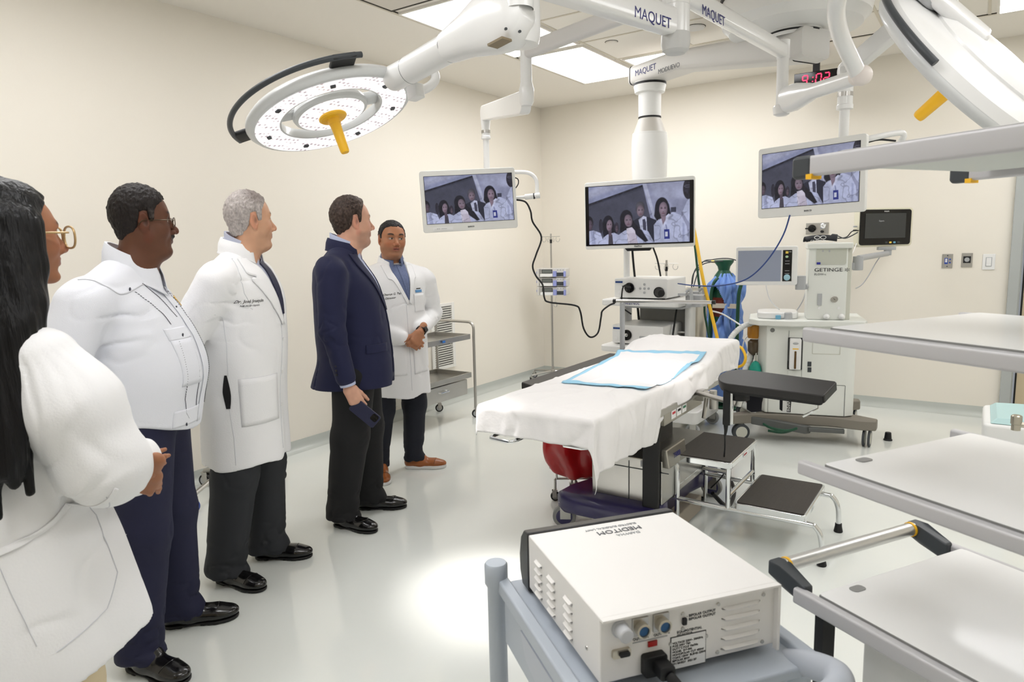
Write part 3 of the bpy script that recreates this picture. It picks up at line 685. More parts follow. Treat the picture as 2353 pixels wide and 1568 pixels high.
b.tube([atd(2010, -90, 2.5), atd(2060, -40, 2.42), atd(2120, 60, 2.36)], [.04, .05, .05], 20, False); b.build('yoke_tube', WHITE, t)
lo = lamp_light('lamp_beam', RC, RC+nR, 60, .15, math.radians(34)); lo.parent = t; lo.location = lo.location-V(t.location)

# --- big equipment pendant with its drum, arm and bottle shaped column
PC = atd(1493, 236, 5.4); DR = V((-1.03, 4.62, 0))
t = thing('ceiling_pendant', 'large white ceiling pendant with round drum, box arm and bottle shaped column', 'ceiling pendant', (DR.x, DR.y, ZC))
b = local(t); b.lathe([(.30, ZC), (.42, ZC-.01), (.43, ZC-.14), (.42, ZC-.19), (.40, ZC-.20), (.38, ZC-.235), (.20, ZC-.25), (.001, ZC-.25)], (DR.x, DR.y, 0), n=56); b.build('drum', WHITEP, t, smooth=45)
b = local(t); b.lathe([(.434, ZC-.03), (.434, ZC-.055)], (DR.x, DR.y, 0), n=56); b.build('drum_band', BLACK, t)
zc0, zc1 = atd(1493, 192, 5.4).z, 2.865
b = local(t); b.lathe([(.16, ZC-.245), (.16, ZC-.285), (.15, ZC-.29), (.145, zc1-.02)], (DR.x, DR.y, 0), n=48)
b.build('swivel', WHITEP, t)
b = local(t); b.lathe([(.1625, ZC-.262), (.1625, ZC-.272)], (DR.x, DR.y, 0), n=48); b.build('swivel_band', BLACK, t)
zd0, zd1 = 2.50, 2.69
P0 = V((PC.x, PC.y, 0)); dd = (DR-P0).normalized(); sd = V((dd.y, -dd.x, 0))
def cross(p, w_, z0, z1, r=.03): return [V((p.x, p.y, 0))+sd*x+V((0, 0, (z0+z1)/2+y)) for x, y in rrect(w_, z1-z0, r, 4)]
b = local(t); rings = [cross(P0-dd*.17, .16, zc0+.03, zc1-.01), cross(P0-dd*.13, .22, zc0, zc1), cross(P0+dd*.4, .22, zc0, zc1-.005), cross(DR+dd*.10, .24, zd0+.04, zd1+.03), cross(DR+dd*.16, .24, zd0+.05, zd1+.03)]
n = len(rings[0]); vs = sum(rings, []); b._add(vs, [(i*n+k, i*n+(k+1) % n, (i+1)*n+(k+1) % n, (i+1)*n+k) for i in range(4) for k in range(n)]+[tuple(reversed(range(n))), tuple(4*n+k for k in range(n))])
b.build('box_arm', mat('pendant arm', (214, 212, 208), .42), t)
for p_, z0, z1 in ((P0-dd*.115, zc0, zc1), (DR+dd*.08, zd0+.04, zd1+.03)):
    b = local(t); r1 = cross(p_, .224, z0-.002, z1+.002); r2 = cross(p_+dd*.008, .224, z0-.002, z1+.002); n = len(r1)
    b._add(r1+r2, [(k, (k+1) % n, n+(k+1) % n, n+k) for k in range(n)]+[tuple(reversed(range(n))), tuple(n+k for k in range(n))]); b.build('arm_band', BLACK, t)
nrm = -sd if (-sd).dot(C0-P0) > 0 else sd; xd = dd if dd.dot(R2) > 0 else -dd
letter('MAQUET', .062, 1459, 170, P0+nrm*.1105, nrm, xd, INK, t); letter('MODUEVO', .048, 1512, 166, P0+nrm*.1105, nrm, xd, INKG, t)
z = lambda y: atd(1493, y, 5.4).z
b = local(t); b.lathe([(.125, zc0), (.125, z(200)), (.12, z(206)), (.115, z(214)), (.088, z(216)), (.086, z(273))], (PC.x, PC.y, 0), n=48); b.build('column_neck', WHITEP, t)
b = local(t); b.lathe([(.127, z(193)), (.127, z(198))], (PC.x, PC.y, 0), n=48); b.build('neck_band', BLACK, t)
b = local(t); b.lathe([(.0885, z(268)), (.0885, z(272))], (PC.x, PC.y, 0), n=48); b.build('neck_strap', BLACK, t)
b = local(t); b.lathe([(.088, z(273)), (.095, z(279)), (.125, z(303)), (.1345, z(308))], (PC.x, PC.y, 0), n=48); b.build('column_shoulder', mat('shoulder grey', (196, 192, 184), .4), t)
b = local(t); b.lathe([(.133, z(305)), (.139, z(322)), (.141, z(345)), (.137, z(400)), (.130, z(450)), (.12, z(470))], (PC.x, PC.y, 0), n=48); b.build('column_body', WHITEP, t)
# ------------------------------------------------------------ castors
def castor(parent, x, y, r=.04, rz=0, top=.0, w_=.022, tyre=BLACK, hub=MIDG, twin=False):
    c = MB(); R = Matrix.Rotation(rz, 3, 'Z'); ax = R @ V((0, 1, 0)); fw = R @ V((1, 0, 0)); p = V((x, y, r)); 
    for s in ((-1, 1) if twin else (0,)):
        q = p+ax*s*w_*1.1
        b = MB(); b.lathe([(r*.62, -w_/2), (r*.95, -w_/2), (r, -w_*.3), (r, w_*.3), (r*.95, w_/2), (r*.62, w_/2)], q, ax, 28); wh = b.build('castor', tyre, parent)
        b = MB(); b.lathe([(.001, -w_*.56), (r*.3, -w_*.56), (r*.7, -w_*.5), (r*.7, w_*.5), (r*.3, w_*.56), (.001, w_*.56)], q, ax, 24); b.build('castor_hub', hub, wh)
    b = MB()
    if not twin:
        for s in (-1, 1): b.box(p+ax*s*(w_*.5+.004)+V((0, 0, r*.55))+fw*.006, (r*.9, .004, r*1.5), R)
        b.box(p+V((0, 0, r*1.32)), (r*.9, w_+.012, .005), R)
    b.tube([p+V((0, 0, r*.9)), (x, y, max(top, r*2.0+.012))], r*.26, 14, False); b.build('castor_fork', STEEL if not twin else hub, parent, bevel=.001)

# ------------------------------------------------------------ operating table (runs along y)
TX0, TX1, TY0, TY1 = -1.815, -1.265, 2.40, 4.36
PURP = mat('dark purple shell', (44, 38, 84), .3, coat=.4, bump=.08, bscale=260)
PAD = mat('black vinyl pad', (34, 32, 31), .42, bump=.02, bscale=200)
def ztop(y):
    s = min(max((y-3.78)/.30, 0), 1); s = s*s*(3-2*s)
    return .795+.072*s
t = thing('operating_table', 'operating table with dark purple base under a white sheet', 'operating table', (-1.53, 3.30, 0))
L = lambda: local(t)
b = L(); b.grid(lambda u, v: (TX0+.02+(TX1-TX0-.04)*u, TY0+.02+(TY1-TY0-.04)*v, ztop(TY0+(TY1-TY0)*v)-.012), 4, 60)
n0 = len(b.v); W = 5; H_ = 61
b.v += [(x, y, z-.065) for x, y, z in b.v[:n0]]; b.f += [tuple(i+n0 for i in f[::-1]) for f in b.f]
ed = [i for i in range(W)]+[j*W+W-1 for j in range(1, H_)]+[(H_-1)*W+i for i in range(W-2, -1, -1)]+[j*W for j in range(H_-2, 0, -1)]
b.f += [(ed[(k+1) % len(ed)], ed[k], ed[k]+n0, ed[(k+1) % len(ed)]+n0) for k in range(len(ed))]; b.f = [f[::-1] for f in b.f]; b.mi = [0]*len(b.f)
b.build('mattress', PAD, t)
RAILM = mat('table alloy', (176, 172, 162), .3, .8)
b = L(); b.box((-1.54, 3.45, .69), (.46, 1.75, .045)); b.build('table_frame', RAILM, t, bevel=.004)
for x in (TX0-.0, TX1+.012):
    b = L(); b.box((x, 3.62, .665), (.012, 1.35, .032)); b.build('side_rail', STEEL, t, bevel=.002)
b = L(); b.box((TX1+.005, 3.42, .625), (.02, .55, .07)); b.build('control_panel', RAILM, t, bevel=.004)
for k in range(3):
    b = L(); b.box((TX1+.017, 3.26+.075*k, .628), (.003, .06, .042)); b.build('safety_label', WHITE, t)
    b = L(); b.box((TX1+.0193, 3.26+.075*k, .636), (.001, .04, .012)); b.build('label_mark', [mat('red ink', (190, 50, 60), .5), INKB, mat('green ink', (40, 110, 80), .5)][k], t)
# column, shrouds
b = L(); b.rbox((-1.50, 3.42, .50), (.26, .34, .34), .03, 'z'); b.build('column_bellows', BLACK, t, bevel=.006)
b = L(); b.hexa([(-1.62, 3.08, .205), (-1.235, 3.08, .205), (-1.235, 3.72, .205), (-1.62, 3.72, .205), (-1.62, 3.08, .43), (-1.235, 3.08, .43), (-1.235, 3.72, .43), (-1.62, 3.72, .43)]); b.build('steel_shroud', STEEL, t, bevel=.006)
b = L(); b.box((-1.41, 3.079, .375), (.42, .004, .004)); b.build('shroud_seam', DARKG, t)
b = L(); b.box((-1.41, 3.078, .31), (.003, .004, .2)); b.build('shroud_seam', DARKG, t)
b = L(); b.box((-1.30, 3.076, .405), (.09, .006, .03)); b.build('name_plate', GREYP, t); 
text('▪ Guide ▪', .016, Matrix.Translation((-.0, 0, 0)) @ frame((-1.335+1.53, 3.0725-3.30, .405), (1, 0, 0), (0, 0, 1)), INKG, t)
b = L(); b.hexa([(-1.24, 3.09, .395), (-1.20, 3.09, .395), (-1.20, 3.33, .395), (-1.24, 3.33, .395), (-1.24, 3.08, .49), (-1.212, 3.08, .49), (-1.212, 3.33, .49), (-1.24, 3.33, .49)]); b.build('control_box', RAILM, t, bevel=.006)
text('7300B', .035, frame((-1.202+1.53, 3.15-3.30, .445), (0, 1, 0), (-.15, 0, 1)), INK, t)
b = L(); b.rbox((-1.275, 3.04, .345), (.085, .03, .47), .012, 'z'); b.build('black_strut', BLACK, t, bevel=.004)
# purple base: long foot with tapered front
b = L(); rings = []
for y, w_, z0, z1 in ((2.965, .30, .115, .175), (2.98, .50, .105, .195), (3.02, .585, .10, .205), (3.12, .56, .095, .21), (3.25, .46, .09, .215), (3.6, .46, .09, .215), (3.75, .52, .09, .21), (3.9, .56, .10, .20), (3.93, .5, .11, .18)):
    rings.append([(-1.50+x, y, (z0+z1)/2+z) for x, z in rrect(w_, z1-z0, .03, 4)])
n = len(rings[0]); b._add(sum(rings, []), [(i*n+k, i*n+(k+1) % n, (i+1)*n+(k+1) % n, (i+1)*n+k) for i in range(len(rings)-1) for k in range(n)]+[tuple(reversed(range(n))), tuple((len(rings)-1)*n+k for k in range(n))])
b.f = [f[::-1] for f in b.f]; b.build('base', PURP, t, smooth=50)
b = L(); b.box((-1.40, 3.35, .055), (.38, .50, .09)); b.build('base_skid', mat('tan skid', (170, 160, 145), .5), t, bevel=.01)
for x in (-1.76, -1.24):
    for y in (3.03, 3.86): castor(t, x+1.53, y-3.30, .062, rz=.5 if y < 3.5 else 0, top=.12, w_=.03, tyre=MIDG, hub=PURP)
b = L(); b.tube([(-1.26, 3.98, .2), (-1.18, 4.0, .08), (-1.12, 3.9, .03), (-1.10, 3.7, .02), (-1.15, 3.6, .12)], .012, 10); b.build('pedal_hose', BLACK, t)
# foot end rail ends
b = L(); b.tube([(-1.735, 2.50, .665), (-1.735, 2.36, .665), (-1.725, 2.345, .665), (-1.625, 2.335, .665), (-1.61, 2.35, .665), (-1.61, 2.42, .665)], .008, 12, False); b.build('foot_handle', CHROME, t)
b = L(); b.tube([(-1.42, 2.60, .655), (-1.42, 2.45, .655), (-1.41, 2.435, .655), (-1.33, 2.435, .655), (-1.31, 2.45, .655)], .008, 12, False); b.build('foot_handle', CHROME, t)
# clamps and hanging hand control
b = L(); b.box((-1.235, 3.62, .66), (.05, .05, .06)); b.tube([(-1.22, 3.62, .665), (-1.15, 3.58, .68)], .018, 14, False); b.tube([(-1.19, 3.60, .66), (-1.20, 3.58, .54)], .012, 12, False); b.build('rail_clamp', STEEL, t, bevel=.003)
b = L(); b.tube([(-1.15, 3.58, .70), (-1.15, 3.58, .60)], .020, 14, False); b.build('clamp_post', STEEL, t)

# left armboard along the table, right armboard sticking out
t = thing('arm_board', 'black padded arm board lying along the far side of the table', 'arm board', (-1.90, 3.35, .73))
b = local(t); b.hexa([(-1.985, 2.98, .735), (-1.83, 2.90, .735), (-1.825, 4.0, .745), (-1.97, 4.0, .745), (-1.985, 2.98, .775), (-1.83, 2.90, .775), (-1.825, 4.0, .785), (-1.97, 4.0, .785)]); b.build('pad', PAD, t, bevel=.008, seg=3)
b = local(t); b.box((-1.89, 3.5, .725), (.10, .7, .015)); b.box((-1.85, 3.5, .70), (.07, .06, .03)); b.build('support_bar', RAILM, t, bevel=.002)
A, B_, C_, D_ = at(1655, 849, .838), at(1918, 886, .838), at(1888, 910, .838), at(1655, 882, .838)
t = thing('arm_board', 'black padded arm board sticking out from the near side of the table', 'arm board', (-1.1, 3.45, .78))
u = ((B_+C_)/2-(A+D_)/2); u.z = 0; u.normalize(); v_ = V((-u.y, u.x, 0)); 
c0 = (A+D_)/2; Lb = ((B_+C_)/2-c0).length; P = []
for k in range(17):
    a = PI/2+PI*k/16; P.append((.10+.10*math.cos(a)*1.0, .088*math.sin(a)))
P += [(Lb, -.075), (Lb+.010, -.065), (Lb+.010, .07), (Lb, .08)]
M = Matrix(((u.x, v_.x, 0, c0.x), (u.y, v_.y, 0, c0.y), (0, 0, 1, .835), (0, 0, 0, 1))) @ Matrix.Rotation(.27, 4, 'X') @ Matrix.Translation((0, 0, -.825))
b = local(t); b.prism(P, .797, .838, M); b.build('pad', PAD, t, bevel=.010, seg=3)
P2 = [(x*.96+.004, y*.9) for x, y in P]; b = local(t); b.prism(P2, .784, .798, M); b.build('pad_board', BLACK, t, bevel=.002)
b = local(t); b.prism(rrect(.34, .05, .01),   .771, .784, M @ Matrix.Translation((.28, 0, 0))); b.build('slide_bar', CHROME, t)
q = M @ V((.10, 0, .79)); b = local(t); b.lathe([(.052, .784), (.052, .765), (.045, .757), (.045, .735), (.02, .733)], (q.x, q.y, 0)); b.build('swivel_knob', BLACK, t)
q1 = M @ V((Lb-.03, -.03, .79)); b = local(t); b.tube([(q1.x, q1.y, .79), (q1.x, q1.y, .755), (q1.x-.03*u.x-.03, q1.y-.03, .72)], .006, 10, False); b.build('release_lever', CHROME, t)
b = local(t); b.tube([(q.x, q.y, .735), (q.x-.01, q.y+.0, .705)], .02, 14, False); b.tube([(q.x-.01, q.y, .712), (-1.24, 3.60, .672)], .014, 12, False); b.build('clamp_arm', STEEL, t)
# hand control and straps hanging by the arm board
t = thing('hand_control', 'black table remote control with chrome hook hanging below the arm board', 'remote control', atd(1672, 883, (q-C0).dot(_f)-.02))
b = MB(); b.rbox((0, 0, -.10), (.036, .028, .20), .008, 'z'); b.build('handset', BLACK, t, bevel=.004)
b = MB(); b.rbox((.022, 0, -.10), (.012, .024, .19), .004, 'z'); b.build('hook_plate', CHROME, t, bevel=.003)
b = MB(); b.tube([(-.004, 0, -.195), (-.004, 0, -.23), (-.008, 0, -.26)], [.012, .008, .005], 12, False); b.tube([(-.008, 0, -.26), (-.01, .01, -.32), (-.04, .10, -.40), (-.1, .3, -.55), (-.2, .4, -.68)], .004, 8); b.build('cable', BLACK, t)
for px0, px1, y1, lab, lb in ((1722, 1750, 950, 'wide black strap hanging from the arm board in front of the white machine', 0), (1797, 1818, 950, 'black strap with a white printed label hanging from the arm board', 1)):
    wd_ = (q-C0).dot(_f)+.03; pa = atd((px0+px1)/2, 892, wd_); k = (px1-px0)/1580*4.05; h_ = .786-atd((px0+px1)/2, y1, wd_).z
    t = thing('strap', lab, 'strap', (pa.x, pa.y, .786), math.radians(12))
    pr_ = [(-k/2, 0), (k/2, 0), (k/2+.002, -h_*.35), (k/2-.004, -h_*.6), (k/2-.006, -h_*.95), (-k/2+.02, -h_), (-k/2-.002, -h_*.9), (-k/2-.003, -h_*.4)]
    b = MB(); b.prism(pr_, -.006, .006, frame((0, 0, 0), (1, 0, 0), (0, 0, 1))); b.build('webbing', mat('navy webbing', (20, 20, 30), .8), t, bevel=.003)
    if lb:
        MB().box((.001, -.0075, -h_*.62), (.033, .002, .095)).build('label', WHITE, t)
        text('EMWZ6 A5', .026, frame((.014, -.009, -h_*.62-.046), (0, 0, 1), (-1, 0, 0)), INKB, t)

# sheet
SHEET = mat('sheet cloth', (242, 240, 239), .75, bump=.10, bscale=55, sheen=.1, var=.006)
import mathutils.noise as mn
def nz(x, y, z=0): return mn.noise(V((x, y, z)))
def sheet_hang(y):     # how far down the right side the cloth hangs
    K = [(2.38, .29), (2.44, .235), (2.7, .245), (2.99, .26), (3.03, .20), (3.15, .18), (3.35, .145), (3.6, .13), (3.83, .14), (4.1, .17), (4.4, .20)]
    for (a, va), (c, vc) in zip(K, K[1:]):
        if y <= c: return va+(vc-va)*max(0, (y-a)/(c-a))
    return K[-1][1]
def sheet_pt(u, v):
    # u across (left hang .. top .. right hang), v along (front hang .. top .. head hang)
    y_l = (TY1-TY0); s = v*(.135+y_l+.16)-.135
    yy = TY0+min(max(s, 0), y_l); fr = max(-s, 0); bk = max(s-y_l, 0)
    Rh = sheet_hang(yy); Lh = .07; wt = TX1-TX0; q = u*(Lh+wt+Rh)-Lh
    z = ztop(yy)+.003; xx = TX0+min(max(q, 0), wt); lh = max(-q, 0); rh = max(q-wt, 0)
    r = .022
    def hang(d): return (r*math.sin(min(d/r, PI/2)), r*(1-math.cos(min(d/r, PI/2)))+max(0, d-r*PI/2))
    sdx = rh-lh; sdy = bk-fr; dd_ = math.hypot(sdx, sdy); off, dz = hang(dd_)
    ux, uy = (sdx/dd_, sdy/dd_) if dd_ > 1e-6 else (0, 0)
    x = xx+off*ux; y = yy+off*uy; zz = z-dz
    cor = min(rh, fr)
    if cor > 0: x += .25*cor; y -= .35*cor
    if rh > 0:
        k = min(rh/.1, 1); x += k*(.008*math.sin(yy*21+1.5*math.sin(yy*5))+.022*nz(yy*5, rh*4)+.008)
    if fr > 0:
        k = min(fr/.1, 1); y -= k*(.006*math.sin(xx*30)+.008*nz(xx*8, fr*4)+.006)
    if rh <= 0 and lh <= 0 and fr <= 0 and bk <= 0:
        zz += .005*nz(x*6, y*3)+.004*nz(x*14, y*9, 2)+.006*math.exp(-(nz(x*5, y*3.5, 9)/.06)**2)+.006*math.exp(-((y-3.80+.2*(x+1.5))/.03)**2)+.004*math.exp(-((y-2.62-.1*x)/.02)**2)
    else: zz += .003*nz(x*9, y*7, 1)
    if rh > 0 or fr > 0:
        c_ = .010*math.exp(-(nz(y*7+x*4, zz*5, 15)/.09)**2)*min(1, (rh+fr)/.05); x -= c_ if rh > fr else 0; y += c_ if fr > rh else 0
        x += .004*nz(y*25, zz*12, 5); y += .004*nz(x*25, zz*12, 7)
    return (x, y, zz)
b = MB(); b.grid(sheet_pt, 110, 260)
o = b.build('sheet', SHEET, loc=(0, 0, 0), smooth=180, solid=.0018)
tag(o, 'white cloth sheet draped over the operating table', 'sheet')
# absorbent pad lying on the sheet
PADB = mat('pad blue border', (150, 205, 232), .6); PADW = mat('pad white', (238, 238, 240), .75)
P4 = [at(1290, 882, .80), at(1512, 900, .80), at(1620, 826, .80), at(1420, 815, .80)]
def padpt(u, v):
    a = P4[0].lerp(P4[1], u); c = P4[3].lerp(P4[2], u); q = a.lerp(c, v)
    q.x = min(q.x, TX1-.012+.004*math.sin(v*9)); q.z = sheet_z(q.x, q.y)+.006+.006*max(0, math.sin(v*8+u*2))*u**2+.002*nz(q.x*12, q.y*12)
    q.x += .014*math.sin(v*7)*u; q.y += .012*math.sin(u*6)
    return q
def sheet_z(x, y):
    return ztop(y)+.004+.005*nz(x*6, y*3)+.004*nz(x*14, y*9, 2)+.006*math.exp(-(nz(x*5, y*3.5, 9)/.06)**2)+.006*math.exp(-((y-3.80+.2*(x+1.5))/.03)**2)
b = MB(); b.grid(padpt, 60, 60)
for i in range(len(b.f)):
    ix, iy = i % 60, i//60; b.mi[i] = 0 if 3 <= ix < 57 and 3 <= iy < 58 else 1
o = b.build('absorbent_pad', [PADW, PADB], smooth=180, solid=.0015); tag(o, 'white absorbent pad with light blue border lying on the sheet', 'absorbent pad')
# red bag on a wheeled bucket frame below the table
REDP = mat('red plastic film', (176, 18, 22), .22, bump=.5, bscale=14, coat=.3)
bp = V((-1.90, 3.40, 0))
t = thing('waste_bin', 'red plastic bag on a small wheeled steel frame under the table', 'waste bag', bp)
b = MB(); 
def bag(u, v):
    a = 2*PI*u; r = .185*(1-.35*v*v)*(1+.10*math.sin(a*3+v*4)+.07*math.sin(a*7-3*v)); 
    if v > .85: r *= 1-(v-.85)/.15*.9
    return (r*math.cos(a), r*.9*math.sin(a), (.43-.30*v)+.02*math.sin(a*2)*(1-v)+.02*nz(u*9, v*5))
b.grid(bag, 72, 30); b.build('bag', REDP, t, smooth=60)
b = MB(); b.tube([(.155*math.cos(a), .14*math.sin(a), .40) for a in np.linspace(0, 2*PI, 25)[:-1]], .006, 8, closed=True); b.build('ring', STEEL, t)
b = MB()
for a in (.6, 2.2, 3.8, 5.2): b.tube([(.12*math.cos(a), .10*math.sin(a), .38), (.11*math.cos(a), .10*math.sin(a), .13)], .006, 8, False)
for a in (.6, 2.2): b.tube([(.12*math.cos(a), .11*math.sin(a), .13), (-.12*math.cos(a), -.11*math.sin(a), .13)], .006, 8, False)
b.build('frame', STEEL, t)
for a in (.6, 2.2, 3.8, 5.2): castor(t, .12*math.cos(a), .11*math.sin(a), .028, a, .13, .018)
# crossbar post beside the table
t = thing('crossbar_stand', 'grey post with a long steel crossbar standing on the far side of the table', 'stand', (-1.865, 4.02, .60))
wq = (V((-1.865, 4.02, 1.0))-C0).dot(_f)
a, c = atd(1416, 692, wq), atd(1636, 695, wq-.30); z_ = a.z
b = local(t); b.tube([a, c], .0105, 16, False); b.build('crossbar', STEEL, t)
for p_, q_ in ((a, a-(c-a).normalized()*.02), (c, c+(c-a).normalized()*.02)):
    b = local(t); b.tube([p_, q_], .0125, 16, False); b.build('end_plug', BLACK, t)
b = local(t); pt = atd(1430, 697, wq); b.tube([(pt.x, pt.y, pt.z), (pt.x, pt.y, .60)], .016, 18, False); b.build('post', GREYP, t)
b = local(t); b.box((-1.85, pt.y, .665), (.07, .05, .06)); b.build('rail_clamp', STEEL, t, bevel=.003)

# ------------------------------------------------------------ step stool
TREAD = mat('ribbed black tread', (66, 61, 56), .5, bump=.6, bscale=60, stretch=(30, 1, 1), var=.12, vscale=6)
t = thing('step_stool', 'chrome two step stool with black ribbed treads', 'step stool', (-.92, 3.48, 0))
def step(x0, x1, y0, y1, z, nm):
    b = local(t); b.rbox(((x0+x1)/2, (y0+y1)/2, z-.016), (x1-x0, y1-y0, .032), .02, 'z'); f_ = b.build(nm, CHROME, t, bevel=.004)
    b = local(t); b.rbox(((x0+x1)/2, (y0+y1)/2, z+.001), (x1-x0-.022, y1-y0-.022, .006), .012, 'z'); b.build('tread', TREAD, f_)
step(-1.265, -.945, 3.235, 3.715, .425, 'upper_step'); step(-.935, -.605, 3.25, 3.74, .225, 'lower_step')
for y in (3.26, 3.70):
    b = local(t); b.tube([(-1.225, y, .02), (-1.225, y, .33), (-1.24, y, .375), (-1.215, y, .395), (-1.16, y, .397)], .0125, 14, res=4); b.build('leg', CHROME, t)
    b = local(t); b.tube([(-1.245, y, .19), (-1.0, y, .185), (-.62, y, .187), (-.56, y, .175), (-.535, y, .12), (-.53, y, .02)], .0125, 14, res=6); b.build('leg', CHROME, t)
    b = local(t); b.tube([(-.965, y, .395), (-.965, y, .19)], .0125, 14, False); b.build('riser', CHROME, t)
for a_, c_ in (((-1.245, 3.26, .24), (-1.245, 3.70, .24)), ((-.965, 3.26, .25), (-.965, 3.70, .25)), ((-.965, 3.26, .37), (-1.245, 3.70, .22))):
    b = local(t); b.tube([a_, c_], .0105, 12, False); b.build('cross_tube', CHROME, t)
for x, y in ((-1.245, 3.26), (-1.245, 3.70), (-.53, 3.26), (-.53, 3.70)):
    b = local(t); b.lathe([(.020, 0), (.022, .004), (.017, .03), (.0165, .045), (.013, .046)], (x, y, 0), n=20); b.build('rubber_foot', BLACK, t)
b = local(t); b.box((-.9435, 3.47, .412), (.002, .07, .02)); b.build('sticker', WHITE, t)
text('A23 B-84', .013, frame((-.942+.92, 3.44-3.48, .412), (0, 1, 0), (0, 0, 1)), mat('red ink', (190, 50, 60), .5), t)

# ------------------------------------------------------------ steel cart at the left wall
t = thing('steel_cart', 'stainless steel cart with two trays and a drawer by the left wall', 'cart', (-3.81, 4.30, 0))
x0, x1, y0, y1 = -4.02, -3.60, 3.90, 4.68
for x in (x0, x1):
    for y in (y0, y1):
        b = local(t); b.tube([(x, y, .09), (x, y, .72)], .0125, 14, False); b.build('leg', STEEL, t); castor(t, x+3.81, y-4.30, .036, .8, .09, .02, hub=GREYP)
for y in (y0, y1):
    b = local(t); b.tube([(x0, y, .70), (x0, y, .80), (x0+.03, y, .835), (x0+.08, y, .842), (x1-.08, y, .842), (x1-.03, y, .835), (x1, y, .80), (x1, y, .70)], .0125, 14, res=4); b.build('end_handle', STEEL, t)
b = local(t); b.tube([(x0, y0, .80), (x0, y1, .80)], .004, 8, False); b.build('guard_rail', STEEL, t)
def tray(z, nm):
    X0, X1, Y0, Y1 = x0+.012, x1-.012, y0+.03, y1-.03; b = local(t)
    b.box(((X0+X1)/2, (Y0+Y1)/2, z-.03), (X1-X0, Y1-Y0, .004))
    for s in (0, 1):
        b.box((X0+.006 if s == 0 else X1-.006, (Y0+Y1)/2, z-.015), (.012, Y1-Y0, .045)); b.box(((X0+X1)/2, Y0+.006 if s == 0 else Y1-.006, z-.015), (X1-X0-.024, .012, .045))
    b.build(nm, STEEL, t, bevel=.003)
tray(.735, 'upper_tray'); tray(.40, 'lower_tray')
b = local(t); b.box((-3.81, (y0+y1)/2-.01, .285), (.36, .66, .13)); dr = b.build('drawer', STEEL, t, bevel=.004)
b = local(t); b.tube([(x1-.03, 4.22, .30), (x1-.005, 4.23, .30), (x1-.005, 4.33, .30), (x1-.03, 4.34, .30)], .004, 8, False); b.build('drawer_pull', CHROME, dr)
b = local(t); b.box((-3.599, 4.28, .722), (.002, .035, .018)); b.build('blue_sticker', mat('blue sticker', (40, 110, 190), .5), t)
b = local(t); b.tube([(-3.63, 4.40, .70), (-3.62, 4.40, .665), (-3.61, 4.41, .66)], .004, 8, False); b.build('hook', STEEL, t)
# castor frame hidden behind the visitors
t = thing('instrument_stand', 'low wheeled steel stand by the left wall, mostly hidden behind the visitors', 'wheeled stand', (-3.86, 2.52, 0))
for x, y, h_ in ((-4.06, 2.40, 0), (-3.72, 2.72, 0), (-3.70, 2.10, 1)):
    b = local(t); b.tube([(-3.86, 2.45, .16), (x, y, .10)], .014, 10, False); b.build('leg', STEEL, t); castor(t, x+3.86, y-2.52, .040, .4, .10, .024, hub=BLUEPL if h_ else GREYP, tyre=BLUEPL if h_ else BLACK)
b = local(t); b.tube([(-3.86, 2.45, .10), (-3.86, 2.45, .50)], .018, 14, False); b.build('post', STEEL, t)
b = local(t); b.lathe([(.001, .50), (.15, .50), (.16, .505), (.16, .515), (.001, .52)], (-3.86, 2.45, 0)); b.build('round_tray', STEEL, t)
# ------------------------------------------------------------ endoscopy tower
YT = 5.0
def ty(px, py, y=YT): return aty(px, py, y)
t = thing('equipment_tower', 'white medical equipment tower with open shelves and tall pole under the middle screen', 'equipment cart', (-2.20, 5.22, 0))
TW = mat('tower white', (232, 232, 230), .35)
zs1 = ty(1410, 690).z; zs2 = ty(1407, 790).z; zs3 = zs2-.34
def shelf(z, x0, x1, yf, th=.045):
    b = local(t); b.rbox(((x0+x1)/2, (yf+5.45)/2, z-th/2), (x1-x0, 5.45-yf, th), .05, 'z'); return b.build('shelf', TW, t, bevel=.012, seg=3)
sa = ty(1380, 683, 4.93); sb = ty(1548, 683, 4.93)
shelf(zs1+.012, sa.x, sb.x+.04, 4.92, .05); shelf(zs2, sa.x, sb.x+.0, 4.90, .05); shelf(zs3, sa.x+.03, sb.x, 4.95)
text('HealNoc', .038, frame((ty(1432, 682, 4.919).x+2.20, 4.9185-5.22, zs1-.012), (1, 0, 0), (0, 0, 1)), INK, t)
b = local(t); b.rbox((-2.13, 5.28, zs1-.055), (.50, .42, .018), .02, 'z'); b.build('tray', GREYP, t, bevel=.004)
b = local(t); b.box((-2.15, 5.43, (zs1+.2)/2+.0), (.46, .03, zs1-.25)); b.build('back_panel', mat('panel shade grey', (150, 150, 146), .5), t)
for x in (-2.478, -1.92):
    b = local(t); b.rbox((x, 5.36, zs1/2+.06), (.05, .14, zs1-.12), .02, 'z'); b.build('upright', TW, t, bevel=.004)
b = local(t); b.rbox((-2.09, 5.22, .16), (.76, .56, .10), .05, 'z'); b.build('base', TW, t, bevel=.012)
for x in (-.22, .44):
    for y in (-.22, .24): castor(t, x, y, .055, 0, .12, .025, tyre=GREYP)
pp_ = ty(1440, 600, 5.32); b = local(t); b.tube([(pp_.x, 5.32, zs1), (pp_.x, 5.32, 1.75)], .026, 20, False); b.build('pole', TW, t)
b = local(t); b.box(((pp_.x-2.12)/2, 5.12, 1.66), (abs(pp_.x+2.12)+.14, .34, .06)); b.build('screen_mount', GREYP, t, bevel=.004)
def grip(x, y, z):
    b = local(t); b.box((x-.03, y, z), (.06, .12, .02)); b.tube([(x, y-.05, z+.02), (x+.035, y-.05, z+.035), (x+.04, y-.05, z-.06), (x+.01, y-.05, z-.07)], .012, 10); return b.build('scope_holder', GREYP, t, bevel=.002)
grip(-1.80, 4.98, 1.10); grip(-1.76, 5.14, 1.10)
